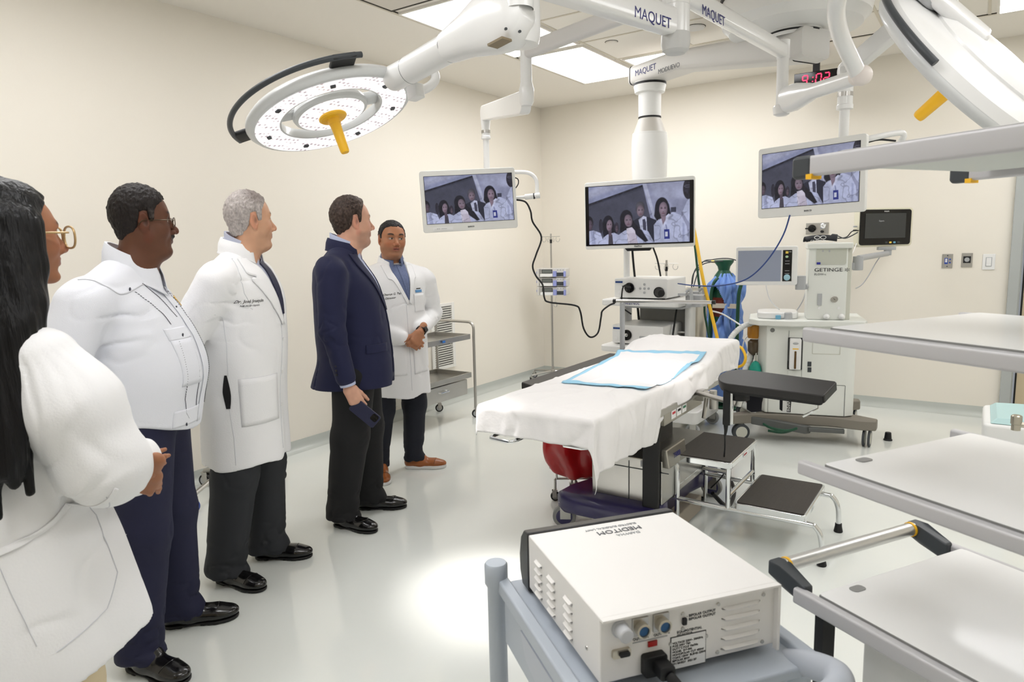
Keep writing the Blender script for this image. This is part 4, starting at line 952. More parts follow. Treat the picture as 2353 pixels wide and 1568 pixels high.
b = local(t); b.rbox((-1.76, 5.04, 1.05), (.13, .14, .09), .02, 'z'); b.build('side_basket', GREYP, t, bevel=.006)
def device(name, lab, x0, x1, z0, z1, yf, d):
    t = thing(name, lab, 'medical device', ((x0+x1)/2, yf+d/2, z0)); w_, h_ = x1-x0, z1-z0
    b = MB(); b.rbox((0, 0, h_/2+.004), (w_, d, h_-.008), .012, 'y'); b.build('housing', WHITEP, t, bevel=.006)
    for sx in (-1, 1):
        for sy in (-1, 1): MB().lathe([(.012, 0), (.012, .008)], (sx*w_*.4, sy*d*.4, 0), n=12).build('foot', BLACK, t)
    MB().box((-w_*.41, -d/2-.001, h_*.82), (w_*.14, .003, .014)).build('brand_strip', mat('blue strip', (34, 66, 130), .4), t)
    return t, w_, h_, d
x0, x1 = ty(1412, 672).x, ty(1533, 672).x; z0 = zs1+.014; z1 = ty(1412, 640).z+.0
t1, w_, h_, d = device('camera_processor', 'white camera processor with black round sockets on the top shelf of the tower', x0, x1, z0, z1, YT, .40)
F = -d/2-.001
def ring(t, x, z, r, m, nm, dep=.006, y=None):
    return MB().lathe([(r, 0), (r, dep), (r*.8, dep+.001), (.001, dep+.001)], (x, (F if y is None else y), z), (0, -1, 0), 28).build(nm, m, t)
o = ring(t1, -w_*.20, h_*.55, .040, BLACKG, 'socket', .014); ring(t1, -w_*.38, h_*.30, .017, WHITE, 'power_button', .004)
b = MB(); b.tube([(-w_*.20, F-.012, h_*.55), (-w_*.23, F-.05, h_*.55)], [.022, .014], 16, False); b.build('plug', BLACK, t1)
ring(t1, w_*.36, h_*.36, .040, BLACKG, 'socket', .02); b = MB(); b.tube([(w_*.36, F-.015, h_*.36), (w_*.44, F-.05, h_*.32)], [.035, .028], 18, False); b.build('scope_socket', BLACK, t1)
for dx, dz in ((0, 0), (-.035, 0), (.035, 0), (0, .032), (0, -.032), (-.085, 0)): ring(t1, w_*.08+dx, h_*.52+dz, .0095, GREYP, 'button', .003)
MB().box((-w_*.33, F-.001, h_*.62), (.016, .003, .007)).build('port', BLACK, t1)
x0, x1 = ty(1407, 775).x, ty(1515, 775).x+.03; z0 = zs2+.001; z1 = z0+.155
t2, w_, h_, d = device('light_source', 'white light source with black round socket on the second shelf of the tower', x0, x1, z0, z1, YT, .405)
F = -d/2-.001
ring(t2, -w_*.20, h_*.50, .042, BLACKG, 'socket', .012); ring(t2, -w_*.20, h_*.50, .014, CHROME, 'socket_ring', .016); ring(t2, -w_*.41, h_*.30, .016, WHITE, 'power_button', .004)
MB().rbox((w_*.18, F-.002, h_*.42), (.115, .005, .020), .009, 'y').build('slider', GREYP, t2); ring(t2, w_*.39, h_*.42, .011, GREYP, 'button', .004)
for k in range(2): b = MB(); b.tube([(w_/2+.0, d*.25, .03+.05*k), (w_/2+.06, d*.25, .03+.05*k), (w_/2+.06, d*.45, .03+.05*k)], .009, 8, False); b.build('cooling_tube', STEEL, t2)
t3, w_, h_, d = device('insufflator', 'white device with blue strip on the lowest visible shelf of the tower', x0, x1, zs3+.001, zs3+.19, YT, .40)
# cables around the tower
def cable(lab, pts, r, m, name='cable', cat='cable', n=10):
    P = [V(p) for p in pts]; b = MB(); b.tube(P, r, n); o = b.build(name, m, smooth=60); return tag(o, lab, cat)
NAVY = mat('blue cable', (44, 70, 130), .35); GREENH = mat('green hose', (24, 74, 52), .4); YELH = mat('yellow hose', (236, 186, 40), .4)
cable('long black cable looping from the left screen down to the tower shelf', [atd(1183, 459, 4.95), atd(1207, 464, 4.95), atd(1219, 485, 4.95), atd(1224, 510, 4.97), atd(1244, 545, 5.0), atd(1232, 585, 5.0), atd(1224, 612, 5.0), atd(1232, 635, 5.0), atd(1247, 655, 5.0), atd(1251, 685, 5.0), atd(1263, 695, 5.0), atd(1320, 702, 5.0), atd(1333, 715, 5.0), atd(1341, 755, 5.02), atd(1356, 775, 5.04), atd(1374, 765, 5.05), atd(1381, 730, 5.05), atd(1384, 715, 5.05), atd(1400, 702, 5.08), atd(1412, 697, 5.12)], .0065, BLACK)
cable('black cable hanging from the camera processor socket past the shelf edge', [ty(1438, 655, 4.94), ty(1431, 662, 4.9), ty(1428, 690, 4.895), ty(1428, 705, 4.90), ty(1450, 722, 5.0)], .006, BLACK)
cable('black cable behind the middle screen, left of the two above the processor', [ty(1452, 560, 5.25), ty(1455, 600, 5.25), ty(1459, 640, 5.25)], .009, BLACK)
cable('black cable slanting down behind the processor from the middle screen', [ty(1497, 560, 5.22), ty(1510, 595, 5.25), ty(1518, 635, 5.28)], .007, BLACK)
cable('black cable pair running down behind the light source', [ty(1557, 697, 5.25), ty(1552, 730, 5.2), ty(1545, 778, 5.12)], .008, BLACK)
cable('short black cable between the two tower shelves at the left', [ty(1465, 702, 5.3), ty(1468, 735, 5.3)], .010, BLACK)
cable('blue cable hanging from the right screen across to the tower', [atd(1815, 495, 4.2), atd(1800, 540, 4.3), atd(1770, 590, 4.4), atd(1735, 628, 4.5), atd(1700, 648, 4.6), atd(1650, 657, 4.8), atd(1600, 657, 5.0), atd(1558, 652, 5.25)], .0048, NAVY)
cable('yellow hose slanting down to the head of the table', [atd(1583, 470, 5.5), atd(1601, 560, 5.35), atd(1615, 640, 5.15), atd(1632, 710, 5.1), atd(1651, 790, 5.05), atd(1662, 850, 5.05)], .0125, YELH, 'gas_hose', 'hose')
cable('dark green hose slanting down beside the yellow one', [atd(1578, 480, 5.6), atd(1594, 545, 5.5), atd(1607, 658, 5.45), atd(1618, 700, 5.5), atd(1620, 725, 5.5), atd(1632, 790, 5.45), atd(1640, 840, 5.4)], .009, GREENH, 'gas_hose', 'hose')
cable('yellow hose loop at the head end of the table', [atd(1690, 795, 5.0), atd(1704, 800, 4.95), atd(1713, 820, 4.9), atd(1708, 838, 4.9), atd(1692, 845, 4.95)], .010, YELH, 'gas_hose', 'hose')
cable('thin white tube curving from the screens down to the anaesthesia machine', [atd(1636, 715, 5.15), atd(1660, 722, 5.2), atd(1690, 740, 5.15), atd(1702, 748, 5.1)], .006, WHITE, 'tube', 'tube')
# steel cylinder behind the tower
p = aty(1595, 800, 5.60)
t = thing('steel_cylinder', 'tall brushed steel cylinder standing between the tower and the draped gas tank', 'cylinder', (p.x, 5.6, 0))
h_ = aty(1595, 662, 5.6).z
b = MB(); b.lathe([(.10, 0), (.10, h_-.012), (.095, h_), (.001, h_)], n=48); b.build('body', mat('satin steel', (196, 192, 182), .3, .85), t)
b = MB(); b.lathe([(.05, h_-.001), (.05, h_+.004), (.001, h_+.005)], (-.02, 0, 0), n=28); b.build('lid', STEEL, t)
b = MB(); b.tube([(-.03, 0, h_), (-.02, .02, h_+.12), (.06, .05, h_+.2), (.20, .1, h_+.22)], .005, 8); b.build('cable', DARKG, t)

# ------------------------------------------------------------ IV stands
def iv_stand(x, y, lab, top, lean=0):
    t = thing('iv_stand', lab, 'iv stand', (x, y, 0))
    for k in range(5):
        a = k*2*PI/5+.45; c, s_ = math.cos(a), math.sin(a)
        b = MB(); b.tube([(0, 0, .105), (c*.12, s_*.12, .10), (c*.27, s_*.27, .085)], [.016, .012, .010], 10); b.build('leg', STEEL, t); castor(t, c*.27, s_*.27, .03, a+.6, .085, .016, hub=GREYP)
    MB().lathe([(.03, .09), (.03, .12), (.018, .13), (.016, .16)], n=20).build('hub', STEEL, t)
    MB().tube([(0, 0, .12), (0, 0, 1.12)], .0125, 16, False).build('lower_pole', STEEL, t); MB().tube([(0, 0, 1.1), (0, 0, top)], .0095, 14, False).build('upper_pole', STEEL, t)
    MB().lathe([(.02, 1.10), (.02, 1.15), (.012, 1.16)], n=16).build('collar', STEEL, t)
    MB().lathe([(.001, 0), (.028, .004), (.034, .015), (.028, .026), (.001, .03)], (.018, -.01, 1.13), (1, -.3, 0), 14).build('knob', BLACK, t)
    MB().lathe([(.0125, top-.10), (.0125, top-.06)], n=16).build('grip_ring', BLACK, t)
    for a in (0, PI/2+.2):
        for s_ in (-1, 1):
            c, q = math.cos(a)*s_, math.sin(a)*s_
            MB().tube([(0, 0, top-.03), (c*.11, q*.11, top-.03)], .003, 8, False).build('hook_bar', STEEL, t)
            P = [(c*(.085+.024*math.cos(h)), q*(.085+.024*math.cos(h)), top-.06+.026*math.sin(h)) for h in np.linspace(2.2, 6.6, 10)]
            MB().tube(P, .0025, 6).build('hook', STEEL, t)
    return t
iv_stand(-3.84, 6.40, 'iv pole on castors in the back corner holding three stacked pumps', 1.60)
q = aty(1531, 640, 6.0); iv_stand(q.x, 6.0, 'iv pole behind the white tower with only its hooks showing', aty(1531, 598, 6.0).z)
# infusion pumps
PG = mat('pump ivory', (214, 212, 208), .4); LAV = mat('lavender plastic', (150, 158, 214), .35)
zz = [1.145, 1.048, .951]
for k, z in enumerate(zz):
    lab = ('infusion pump at the top of the stack of three', 'infusion pump in the middle of the stack of three', 'infusion pump at the bottom of the stack of three')[k]
    t = thing('infusion_pump', lab+' on the corner iv pole', 'infusion pump', (-3.80, 6.33, z), math.radians(16), 'infusion pumps on the corner iv pole')
    b = MB(); b.rbox((.04, -.03, .047), (.30, .16, .088), .012, 'y'); b.build('housing', PG, t, bevel=.004)
    b = MB(); b.box((-.10, -.01, .046), (.06, .20, .092)); b.build('clamp_block', PG, t, bevel=.006)
    MB().rbox((-.015, -.112, .062), (.115, .006, .040), .004, 'y').build('display', mat('lcd dark', (70, 72, 72), .15), t)
    MB().box((-.015, -.1155, .062), (.10, .001, .028)).build('readout', mat('lcd grey', (112, 116, 112), .2), t)
    b = MB(); b.box((-.02, -.12, .020), (.14, .02, .030)); b.build('syringe_cradle', WHITEP, t, bevel=.004)
    MB().box((.072, -.125, .035), (.035, .03, .06)).build('syringe_clamp', LAV, t, bevel=.004)
    MB().box((.13, -.113, .030), (.08, .006, .038)).build('barrel_slot', DARKG, t)
    MB().box((.178, -.12, .033), (.022, .05, .06)).build('plunger_grip', LAV, t, bevel=.006)
    for i in range(3): MB().lathe([(.007, 0), (.007, .003)], (.10+.03*i, -.110, .075), (0, -1, 0), 12).build('button', GREYP, t)
    MB().lathe([(.018, 0), (.02, .008), (.02, .022), (.012, .028)], (-.13, -.02, .045), (-1, 0, 0), 16).build('clamp_knob', LAV, t)
b = MB(); P = []
for i in range(40): a = i*.9; P.append((-3.70+.02*math.cos(a)+.006*math.sin(i*1.7), 6.24, .86+.028*math.sin(a)))
b.tube([(-3.69, 6.24, .95), (-3.70, 6.24, .89)]+P, .0015, 5); tag(b.build('tubing_coil', mat('clear tubing', (190, 190, 185), .2)), 'small coil of clear tubing hanging below the pumps', 'tubing')

# ------------------------------------------------------------ gas tank with blue drape
p = aty(1663, 640, 6.15); gx, gy = p.x, 6.15
GREEN = mat('tank green', (22, 84, 62), .4)
t = thing('gas_tank', 'green gas cylinder with valve guard standing on a green hand truck', 'gas cylinder', (gx, gy, 0))
b = MB(); b.lathe([(.10, .03), (.115, .06), (.115, 1.02), (.108, 1.10), (.08, 1.18), (.045, 1.23), (.04, 1.25), (.001, 1.25)], n=40); b.build('cylinder', GREEN, t)
b = MB(); b.lathe([(.1155, .82), (.1155, .98), (.1155, .99)], n=40); b.build('worn_patch', mat('rust red paint', (120, 50, 38), .7, var=.4, vscale=14), t)
zt_ = aty(1665, 598, gy).z
b = MB(); b.lathe([(.046, 1.22), (.055, 1.26), (.082, zt_-.02), (.085, zt_), (.001, zt_+.005)], n=28); b.build('valve_guard', GREEN, t)
b = MB(); b.tube([(-.05, 0, 1.30), (-.11, -.01, 1.305)], .012, 10, False); b.build('valve_outlet', mat('brass', (196, 160, 80), .3, .9), t)
b = MB(); b.tube([(-.11, -.01, 1.305), (-.19, -.02, 1.30), (-.26, -.02, 1.22), (-.28, -.02, 1.10)], .005, 8); b.build('gas_line', DARKG, t)
b = MB(); b.tube([(-.29, -.02, 1.0), (-.2, -.02, 1.28), (-.1, 0, zt_+.005), (.02, 0, zt_+.015), (.10, 0, zt_), (.16, 0, zt_-.03)], .005, 8); b.build('gas_line', DARKG, t)
t = thing('hand_truck', 'dark green steel hand truck carrying the draped gas cylinder', 'hand truck', (gx, gy, 0))
for s_ in (-1, 1):
    b = MB(); b.tube([(.05+s_*.12, -.13, .08), (.05+s_*.12, -.135, .9), (.07+s_*.12, -.13, 1.10), (.10+s_*.12, -.10, 1.16)], .016, 12); b.build('rail', GREENH, t)
    b = MB(); b.lathe([(.03, -.02), (.10, -.018), (.105, 0), (.10, .018), (.03, .02)], (.05+s_*.19, .06, .105), (1, 0, 0), 24); b.build('wheel', BLACK, t)
b = MB(); b.box((.05, -.13, .92), (.25, .014, .04)); b.build('cross_strap', mat('cream strap', (214, 204, 190), .6), t)
b = MB(); b.box((.05, -.03, .015), (.34, .30, .012)); b.build('foot_plate', GREENH, t, bevel=.002)
BLUD = mat('blue drape cloth', (112, 148, 216), .8, bump=.25, bscale=30, sheen=.2)
def drape(u, v):
    a = 2*PI*u; z = 1.20-1.12*v; r = .125+.045*v+.010*math.sin(a*5+v*6)+.012*math.sin(a*9-4*v)*min(1, v*2)+.030*abs(nz(math.cos(a)*2.2, math.sin(a)*2.2, v*4))*2-.02*math.exp(-(nz(math.cos(a)*2.5+5, math.sin(a)*2.5, v*5)/.12)**2)+.012*nz(math.cos(a)*7, math.sin(a)*7, v*9)
    if v < .08: r *= .45+.55*(v/.08)
    r -= .02*math.exp(-((z-.80)/.05)**2)
    return (r*math.cos(a)+.01, r*math.sin(a), z)
b = MB(); b.grid(drape, 120, 80)
# opening that shows the cylinder's front
f2 = []
for i, f in enumerate(b.f):
    iu, iv = (i % 120)/120, (i//120)/80; a = iu*2*PI; z = 1.20-1.12*iv
    if abs(a-PI*1.40)/.62 < 1-abs((z-.93)/.17)**1.5 if abs((z-.93)/.17) < 1 else False: continue
    f2.append(f)
b.f = f2; b.mi = [0]*len(f2)
o = b.build('cloth_drape', BLUD, loc=(gx, gy, 0), smooth=80, solid=.003); tag(o, 'crumpled blue cloth gown wrapped around the green gas cylinder', 'drape')

# ------------------------------------------------------------ anaesthesia machine
AN = math.radians(14.6); OX, OY = -1.36, 5.20
MW = mat('machine white', (228, 230, 224), .38); MWD = mat('machine ivory', (208, 208, 196), .4); TAU = mat('taupe base', (132, 126, 116), .5); SEAM = mat('seam grey', (120, 122, 120), .6)
t = thing('anaesthesia_machine', 'large white anaesthesia workstation on a taupe wheeled base', 'anaesthesia machine', (OX, OY, 0), AN)
def mp(px, py, y=0):   # pixel to machine front plane, local coordinates
    n_ = V((-math.sin(AN), math.cos(AN), 0)); P0 = V((OX, OY, 0))+n_*y; d = ray(px, py); q = C0+d*((P0-C0).dot(n_)/d.dot(n_)); r = q-V((OX, OY, 0))
    return V((r.x*math.cos(AN)+r.y*math.sin(AN), y, q.z))
def mbx(x0, x1, y0, y1, z0, z1, nm, m, bv=.004, par=None): return MB().box(((x0+x1)/2, (y0+y1)/2, (z0+z1)/2), (x1-x0, y1-y0, z1-z0)).build(nm, m, par or t, bevel=bv)
xL, xR = mp(1760, 850).x, mp(1945, 850).x; zb, ztp = .205, mp(1850, 742).z
b = MB(); P = [(xL+.0, .0), (xR, 0), (xR+.06, .04), (xR+.06, .52), (xL-.0, .52), (xL-.06, .40), (xL-.06, .12)]; b.prism(P, zb, ztp-.02); b.build('cabinet', MW, t, bevel=.008)
b = MB(); P = [(xL-.07, -.02)]+[(x, -.035-.03*math.sin((x-xL)/(.3)*PI) if x < xL+.3 else -.035) for x in np.linspace(xL, xL+.34, 10)]+[(xR+.10, -.035), (xR+.12, .0), (xR+.12, .53), (xL-.04, .53), (xL-.13, .40), (xL-.13, .06)]
b.prism(P, ztp-.025, ztp+.02); b.build('worktop', MW, t, bevel=.010, seg=3)
# breathing system tray on the left of the worktop
a, c = mp(1740, 715, .05), mp(1835, 715, .05)
b = MB(); b.rbox(((a.x+c.x)/2, .18, ztp+.045), (c.x-a.x, .30, .05), .08, 'z'); b.build('breathing_module', WHITE, t, bevel=.012, seg=3)
q = mp(1811, 722, .04); b = MB(); b.lathe([(.034, 0), (.030, .01), (.028, .045), (.022, .05), (.001, .05)], (q.x, .04, ztp+.02), n=24); b.build('pressure_knob', GREYP, t)
q = mp(1788, 728, .03); mbx(q.x-.018, q.x+.018, .01, .03, ztp+.02, ztp+.05, 'blue_label', mat('pale blue', (110, 170, 200), .5))
# doors, seams and fronts
def seam(px0, py0, px1, py1, w_=.003):
    a, c = mp(px0, py0, -.001), mp(px1, py1, -.001); d = c-a; M_ = R3(d, (0, 1, 0)) if abs(d.z) < d.length*.9 else None
    if M_: b = MB().box((a+c)/2, (d.length, .002, w_), M_)
    else: b = MB().box((a+c)/2, (w_, .002, d.length))
    b.build('panel_seam', SEAM, t)
seam(1812, 760, 1812, 830); seam(1843, 765, 1843, 880); seam(1765, 870, 1765, 948); seam(1942, 887, 1939, 968, .004); seam(1843, 880, 1942, 887, .004); seam(1765, 951, 1940, 971, .004)
a, c = mp(1868, 785, -.002), mp(1930, 815, -.002)
for (x0, x1, z0, z1) in ((a.x, c.x, a.z-.002, a.z+.002), (a.x, c.x, c.z-.002, c.z+.002), (a.x-.002, a.x+.002, c.z, a.z), (c.x-.002, c.x+.002, c.z, a.z)): mbx(x0, x1, -.003, .0, z0, z1, 'recess_line', MWD, 0)
q = mp(1900, 788, 0); mbx(q.x-.05, q.x+.05, -.010, .0, q.z-.004, q.z+.006, 'door_grip', MW, .002)
for py in (837, 850):
    q = mp(1860, py, 0); mbx(q.x-.013, q.x+.013, -.004, 0, q.z-.018, q.z+.018, 'lock_button', DARKG, .002)
q = mp(1775, 759, 0); MB().lathe([(.016, 0), (.016, .003), (.013, .004), (.001, .004)], (q.x, -.0, q.z), (0, -1, 0), 24).build('round_badge', SEAM, t)
# vaporiser in its bay
a, c = mp(1811, 776, -.001), mp(1843, 850, -.001); mbx(a.x, c.x, -.002, .0, c.z, a.z, 'vaporiser_bay', BLACK, 0)
a, c = mp(1815, 778, -.03), mp(1839, 848, -.03)
vb = MB().rbox(((a.x+c.x)/2, -.03, (a.z+c.z)/2), (c.x-a.x, .09, a.z-c.z), .008, 'y').build('vaporiser', WHITE, t, bevel=.004)
MB().box(((a.x+c.x)/2, -.077, a.z-.07), (.04, .002, .007)).build('yellow_label', YEL, vb); MB().rbox(((a.x+c.x)/2, -.077, (a.z+c.z)/2-.04), (.014, .003, .13), .006, 'y').build('sight_glass', mat('amber glass', (90, 64, 30), .2), vb)
MB().ell(((a.x+c.x)/2, -.075, a.z-.03), .02, .004, .009).build('fill_cap', GREYP, vb)
a, c = mp(1811, 851, 0), mp(1841, 868, 0); mbx(a.x, c.x, -.012, 0, c.z, a.z, 'filler_drawer', MW)
# absorber and green bag on the left side
q = mp(1740, 760, .15); b = MB(); b.lathe([(.05, 0), (.055, .02), (.055, .09), (.05, .10)], (xL-.085, .16, ztp-.14), n=28); b.build('absorber_canister', mat('amber plastic', (176, 118, 30), .25), t)
b = MB(); b.lathe([(.03, 0), (.05, .03), (.05, .10), (.03, .12)], (xL-.085, .16, ztp-.27), n=28); b.build('water_trap', mat('smoke plastic', (84, 70, 52), .2), t)
b = MB(); b.box((xL-.072, .17, .60), (.012, .10, .13)); b.build('side_grille', MWD, t, bevel=.003)
for i in range(8): mbx(xL-.080, xL-.077, .13, .21, .545+.014*i, .551+.014*i, 'grille_slot', DARKG, 0)
b = MB(); b.ell((xL-.075, .06, .50), .045, .05, .085); b.build('breathing_bag', mat('teal rubber', (20, 150, 130), .45), t)
# corrugated hoses
CORR = mat('corrugated tube', (214, 216, 214), .35, bump=.0)
def corr(name, pts, r, m=CORR):
    P = [V(p) for p in pts]; b = MB(); b.tube(P, r, 14, res=16)
    n_ = 14; rings = len(b.v)//n_
    for i in range(rings):
        c = sum((V(b.v[i*n_+k]) for k in range(n_)), V())/n_; f_ = 1+.10*math.sin(i*2.1)
        for k in range(n_): b.v[i*n_+k] = tuple(c+(V(b.v[i*n_+k])-c)*f_)
    return b.build(name, m, t, smooth=60)
inv = Matrix.Translation((OX, OY, 0)) @ Matrix.Rotation(AN, 4, 'Z'); inv = inv.inverted()
def lw(px, py, w_): return inv @ atd(px, py, w_)
corr('breathing_hose', [lw(1738, 742, 5.25), lw(1712, 748, 5.2), lw(1690, 764, 5.15), lw(1676, 785, 5.1), lw(1668, 815, 5.1)], .020)
corr('breathing_hose', [lw(1738, 785, 5.3), lw(1728, 810, 5.3), lw(1715, 845, 5.25), lw(1700, 880, 5.2), lw(1705, 925, 5.2), lw(1735, 948, 5.2)], .022)
corr('breathing_hose', [lw(1732, 800, 5.3), lw(1722, 840, 5.3), lw(1712, 870, 5.28), lw(1700, 895, 5.25), lw(1712, 930, 5.25), lw(1742, 940, 5.25)], .018)
b = MB(); b.tube([lw(1740, 770, 5.3), lw(1715, 775, 5.3), lw(1707, 800, 5.3), lw(1715, 825, 5.3)], .005, 8); b.build('sampling_line', WHITE, t)
b = MB(); b.tube([lw(1690, 885, 5.35), lw(1688, 905, 5.35), lw(1700, 918, 5.35), lw(1715, 930, 5.35)], .016, 10); b.build('red_hose', mat('red hose', (150, 30, 34), .5), t)
b = MB(); b.tube([lw(1695, 880, 5.33), lw(1700, 895, 5.33), lw(1712, 905, 5.33)], .010, 10); b.build('yellow_hose', YELH, t)
b = MB(); b.tube([lw(1755, 975, 5.1), lw(1775, 985, 5.0), lw(1810, 990, 5.0), lw(1830, 985, 5.0), lw(1800, 994, 5.05), lw(1765, 990, 5.1)], .010, 8); b.build('floor_hose', GREENH, t)
# base with splayed feet
b = MB(); b.prism([(-.16, -.12), (.0, -.04), (.20, -.01), (.52, -.01), (.72, -.06), (.82, -.06), (.84, .02), (.70, .12), (.66, .5), (.80, .60), (.80, .68), (.70, .70), (.5, .60), (.1, .6), (-.05, .70), (-.14, .68), (-.12, .60), (.02, .5), (.0, .1), (-.16, -.04)], .125, .20); b.build('base', TAU, t, bevel=.012, seg=3)
b = MB(); b.hexa([(-.02, -.05, .12), (.36, -.055, .07), (.40, -.02, .07), (.0, .0, .12), (-.02, -.05, .18), (.36, -.055, .13), (.40, -.02, .13), (.0, .0, .18)]); b.build('brake_pedal', mat('pedal grey', (96, 98, 96), .45), t, bevel=.008)
b = MB(); b.box((.50, -.03, .105), (.24, .04, .03)); b.build('cable_guard', mat('pedal grey', (0, 0, 0)), t, bevel=.004)
for x, y in ((-.09, -.06), (.77, -.01), (.75, .64), (-.08, .64)): castor(t, x, y, .062, .35 if x < 0 else 1.3, .14, .016, tyre=DARKG, hub=MWD, twin=True)
# upper column
ux0, ux1 = mp(1857, 640).x, mp(1948, 640).x; zu = mp(1900, 562).z
mbx(ux0, ux1, .03, .30, ztp+.02, zu-.02, 'tower_column', MW, .008); mbx(ux0-.008, ux1+.03, .01, .32, zu-.03, zu+.01, 'top_shelf', MW, .008)
mbx(ux1, ux1+.03, .06, .30, ztp+.02, zu-.03, 'side_panel', MWD, .004)
a, c = mp(1873, 568, .029), mp(1948, 608, .029); b = MB(); b.rbox(((a.x+c.x)/2, .029, (a.z+c.z)/2), (c.x-a.x-.02, .004, a.z-c.z), .012, 'y'); b.build('recess', mat('recess green grey', (196, 198, 186), .4), t)
q = mp(1881, 606, .025); mbx(q.x-.012, q.x+.012, .02, .027, q.z-.006, q.z+.009, 'blue_tab', mat('blue tab', (50, 52, 150), .5), 0)
for px in (1891, 1906): q = mp(px, 577, .025); mbx(q.x-.005, q.x+.005, .024, .027, q.z-.007, q.z+.007, 'clip', GREYP, 0)
q = mp(1871, 621, .028); text('GETINGE ✻', .036, frame((q.x, .0285, q.z), (1, 0, 0), (0, 0, 1)), INKG if 0 else INKB, t, sx=1.25)
q = mp(1871, 631, .028); text('FLOW-c', .020, frame((q.x, .0285, q.z), (1, 0, 0), (0, 0, 1)), INKG, t, sx=1.1)
a, c = mp(1879, 675, .028), mp(1888, 702, .028); mbx(a.x, c.x, .022, .03, c.z, a.z, 'flow_tube', GREYP, .002)
q = mp(1917, 688, .028); MB().lathe([(.025, 0), (.025, .006), (.021, .007), (.020, .004), (.001, .004)], (q.x, .03, q.z), (0, -1, 0), 28).build('gauge', STEEL, t); MB().box((q.x, .0235, q.z), (.016, .001, .003), Matrix.Rotation(.8, 3, 'Y')).build('needle', BLACK, t)
for px in (1882, 1927): q = mp(px, 708, .028); MB().lathe([(.009, 0), (.009, .006), (.001, .006)], (q.x, .03, q.z), (0, -1, 0), 16).build('small_knob', WHITE, t)
for px in (1900, 1935): q = mp(px, 714, .0); b = MB(); b.ell((q.x, .02, ztp+.045), .022, .03, .02); b.build('connector', WHITE, t)
# ventilator screen on its arm
a, c = mp(1692, 568, -.03), mp(1831, 655, -.03); e_ = thing('ventilator_screen', 'white framed touch screen with pale blue dial at the left of the machine', 'touch screen', inv.inverted() @ V(((a.x+c.x)/2, -.03, (a.z+c.z)/2)), AN)
w_, h_ = c.x-a.x, a.z-c.z
MB().rbox((0, 0, 0), (w_, .045, h_), .014, 'y').build('housing', WHITEP, e_, bevel=.006)
MB().box((-w_*.115, -.0235, .0), (w_*.70, .002, h_*.80)).build('screen', mat('sleeping lcd', (150, 158, 178), .12, spec=.8), e_)
MB().box((w_*.335, -.0235, 0), (w_*.145, .002, h_*.80)).build('key_strip', BLACKG, e_)
MB().box((w_*.325, -.025, h_*.34), (w_*.045, .001, h_*.06)).build('yellow_key', mat('pale yellow', (240, 210, 90), .5), e_); MB().box((w_*.375, -.025, h_*.355), (w_*.04, .001, h_*.015)).build('key_mark', GREYP, e_)
MB().ell((w_*.325, -.025, h_*.23), w_*.025, .001, h_*.03).build('green_key', mat('pale green', (190, 220, 180), .5), e_)
for z in (.12, .05, -.13, -.2): MB().box((w_*.335, -.025, h_*z), (w_*.07, .001, h_*.012)).build('key_mark', GREYP, e_)
MB().lathe([(w_*.052, 0), (w_*.052, .012), (w_*.045, .014), (.001, .014)], (w_*.335, -.0245, -h_*.30), (0, -1, 0), 28).build('dial', mat('pale blue dial', (160, 200, 214), .3), e_)
q = mp(1843, 650, .0); b = MB(); b.rbox((q.x-.01, -.0, q.z), (.07, .05, .10), .02, 'z'); b.tube([(q.x+.02, .0, q.z-.03), (ux0, .08, q.z-.03)], .02, 12, False); b.build('screen_arm', GREYP, t, bevel=.004)
cable('thin white cable drooping below the touch screen to the worktop', [atd(1760, 656, 5.25), atd(1770, 690, 5.25), atd(1795, 715, 5.25), atd(1812, 722, 5.3)], .004, WHITE)
cable('thin grey cable from the screen arm to the worktop', [atd(1852, 668, 5.35), atd(1845, 690, 5.3), atd(1832, 712, 5.3), atd(1822, 724, 5.3)], .004, GREYP)
# blood pressure cuff on top
q = inv.inverted() @ mp(1893, 555, .10)
t5 = thing('pressure_cuff', 'folded black blood pressure cuff with white symbols on top of the machine', 'blood pressure cuff', (q.x-.02, q.y, zu+.01), AN)
b = MB(); b.grid(lambda u, v: (-.10+.20*u+.03*v*(u-.5), -.06+.12*v, .012+.030*math.sin(PI*v)**.6+.012*math.sin(PI*u)+(.02 if u > .8 else 0)*v), 20, 14); n0 = len(b.v)
b.build('cuff', mat('cuff nylon', (26, 28, 34), .7), t5, solid=.012, bevel=0)
for x in (-.03, .01): MB().tube([(x+.018*math.cos(a_), -.066+.001, .04+.011*math.sin(a_)) for a_ in np.linspace(0, 2*PI, 17)[:-1]], .0022, 6, closed=True).build('printed_ring', WHITE, t5)
text('CE ☒☒ ⊡', .024, frame((-.075, -.0675, .014), (1, 0, 0), (0, 0, 1)), WHITE, t5)
b = MB(); b.tube([(.07, -.02, .03), (.10, -.02, .05), (.16, .0, .03), (.24, .02, .07)], .004, 8); b.build('air_hose', DARKG, t5)
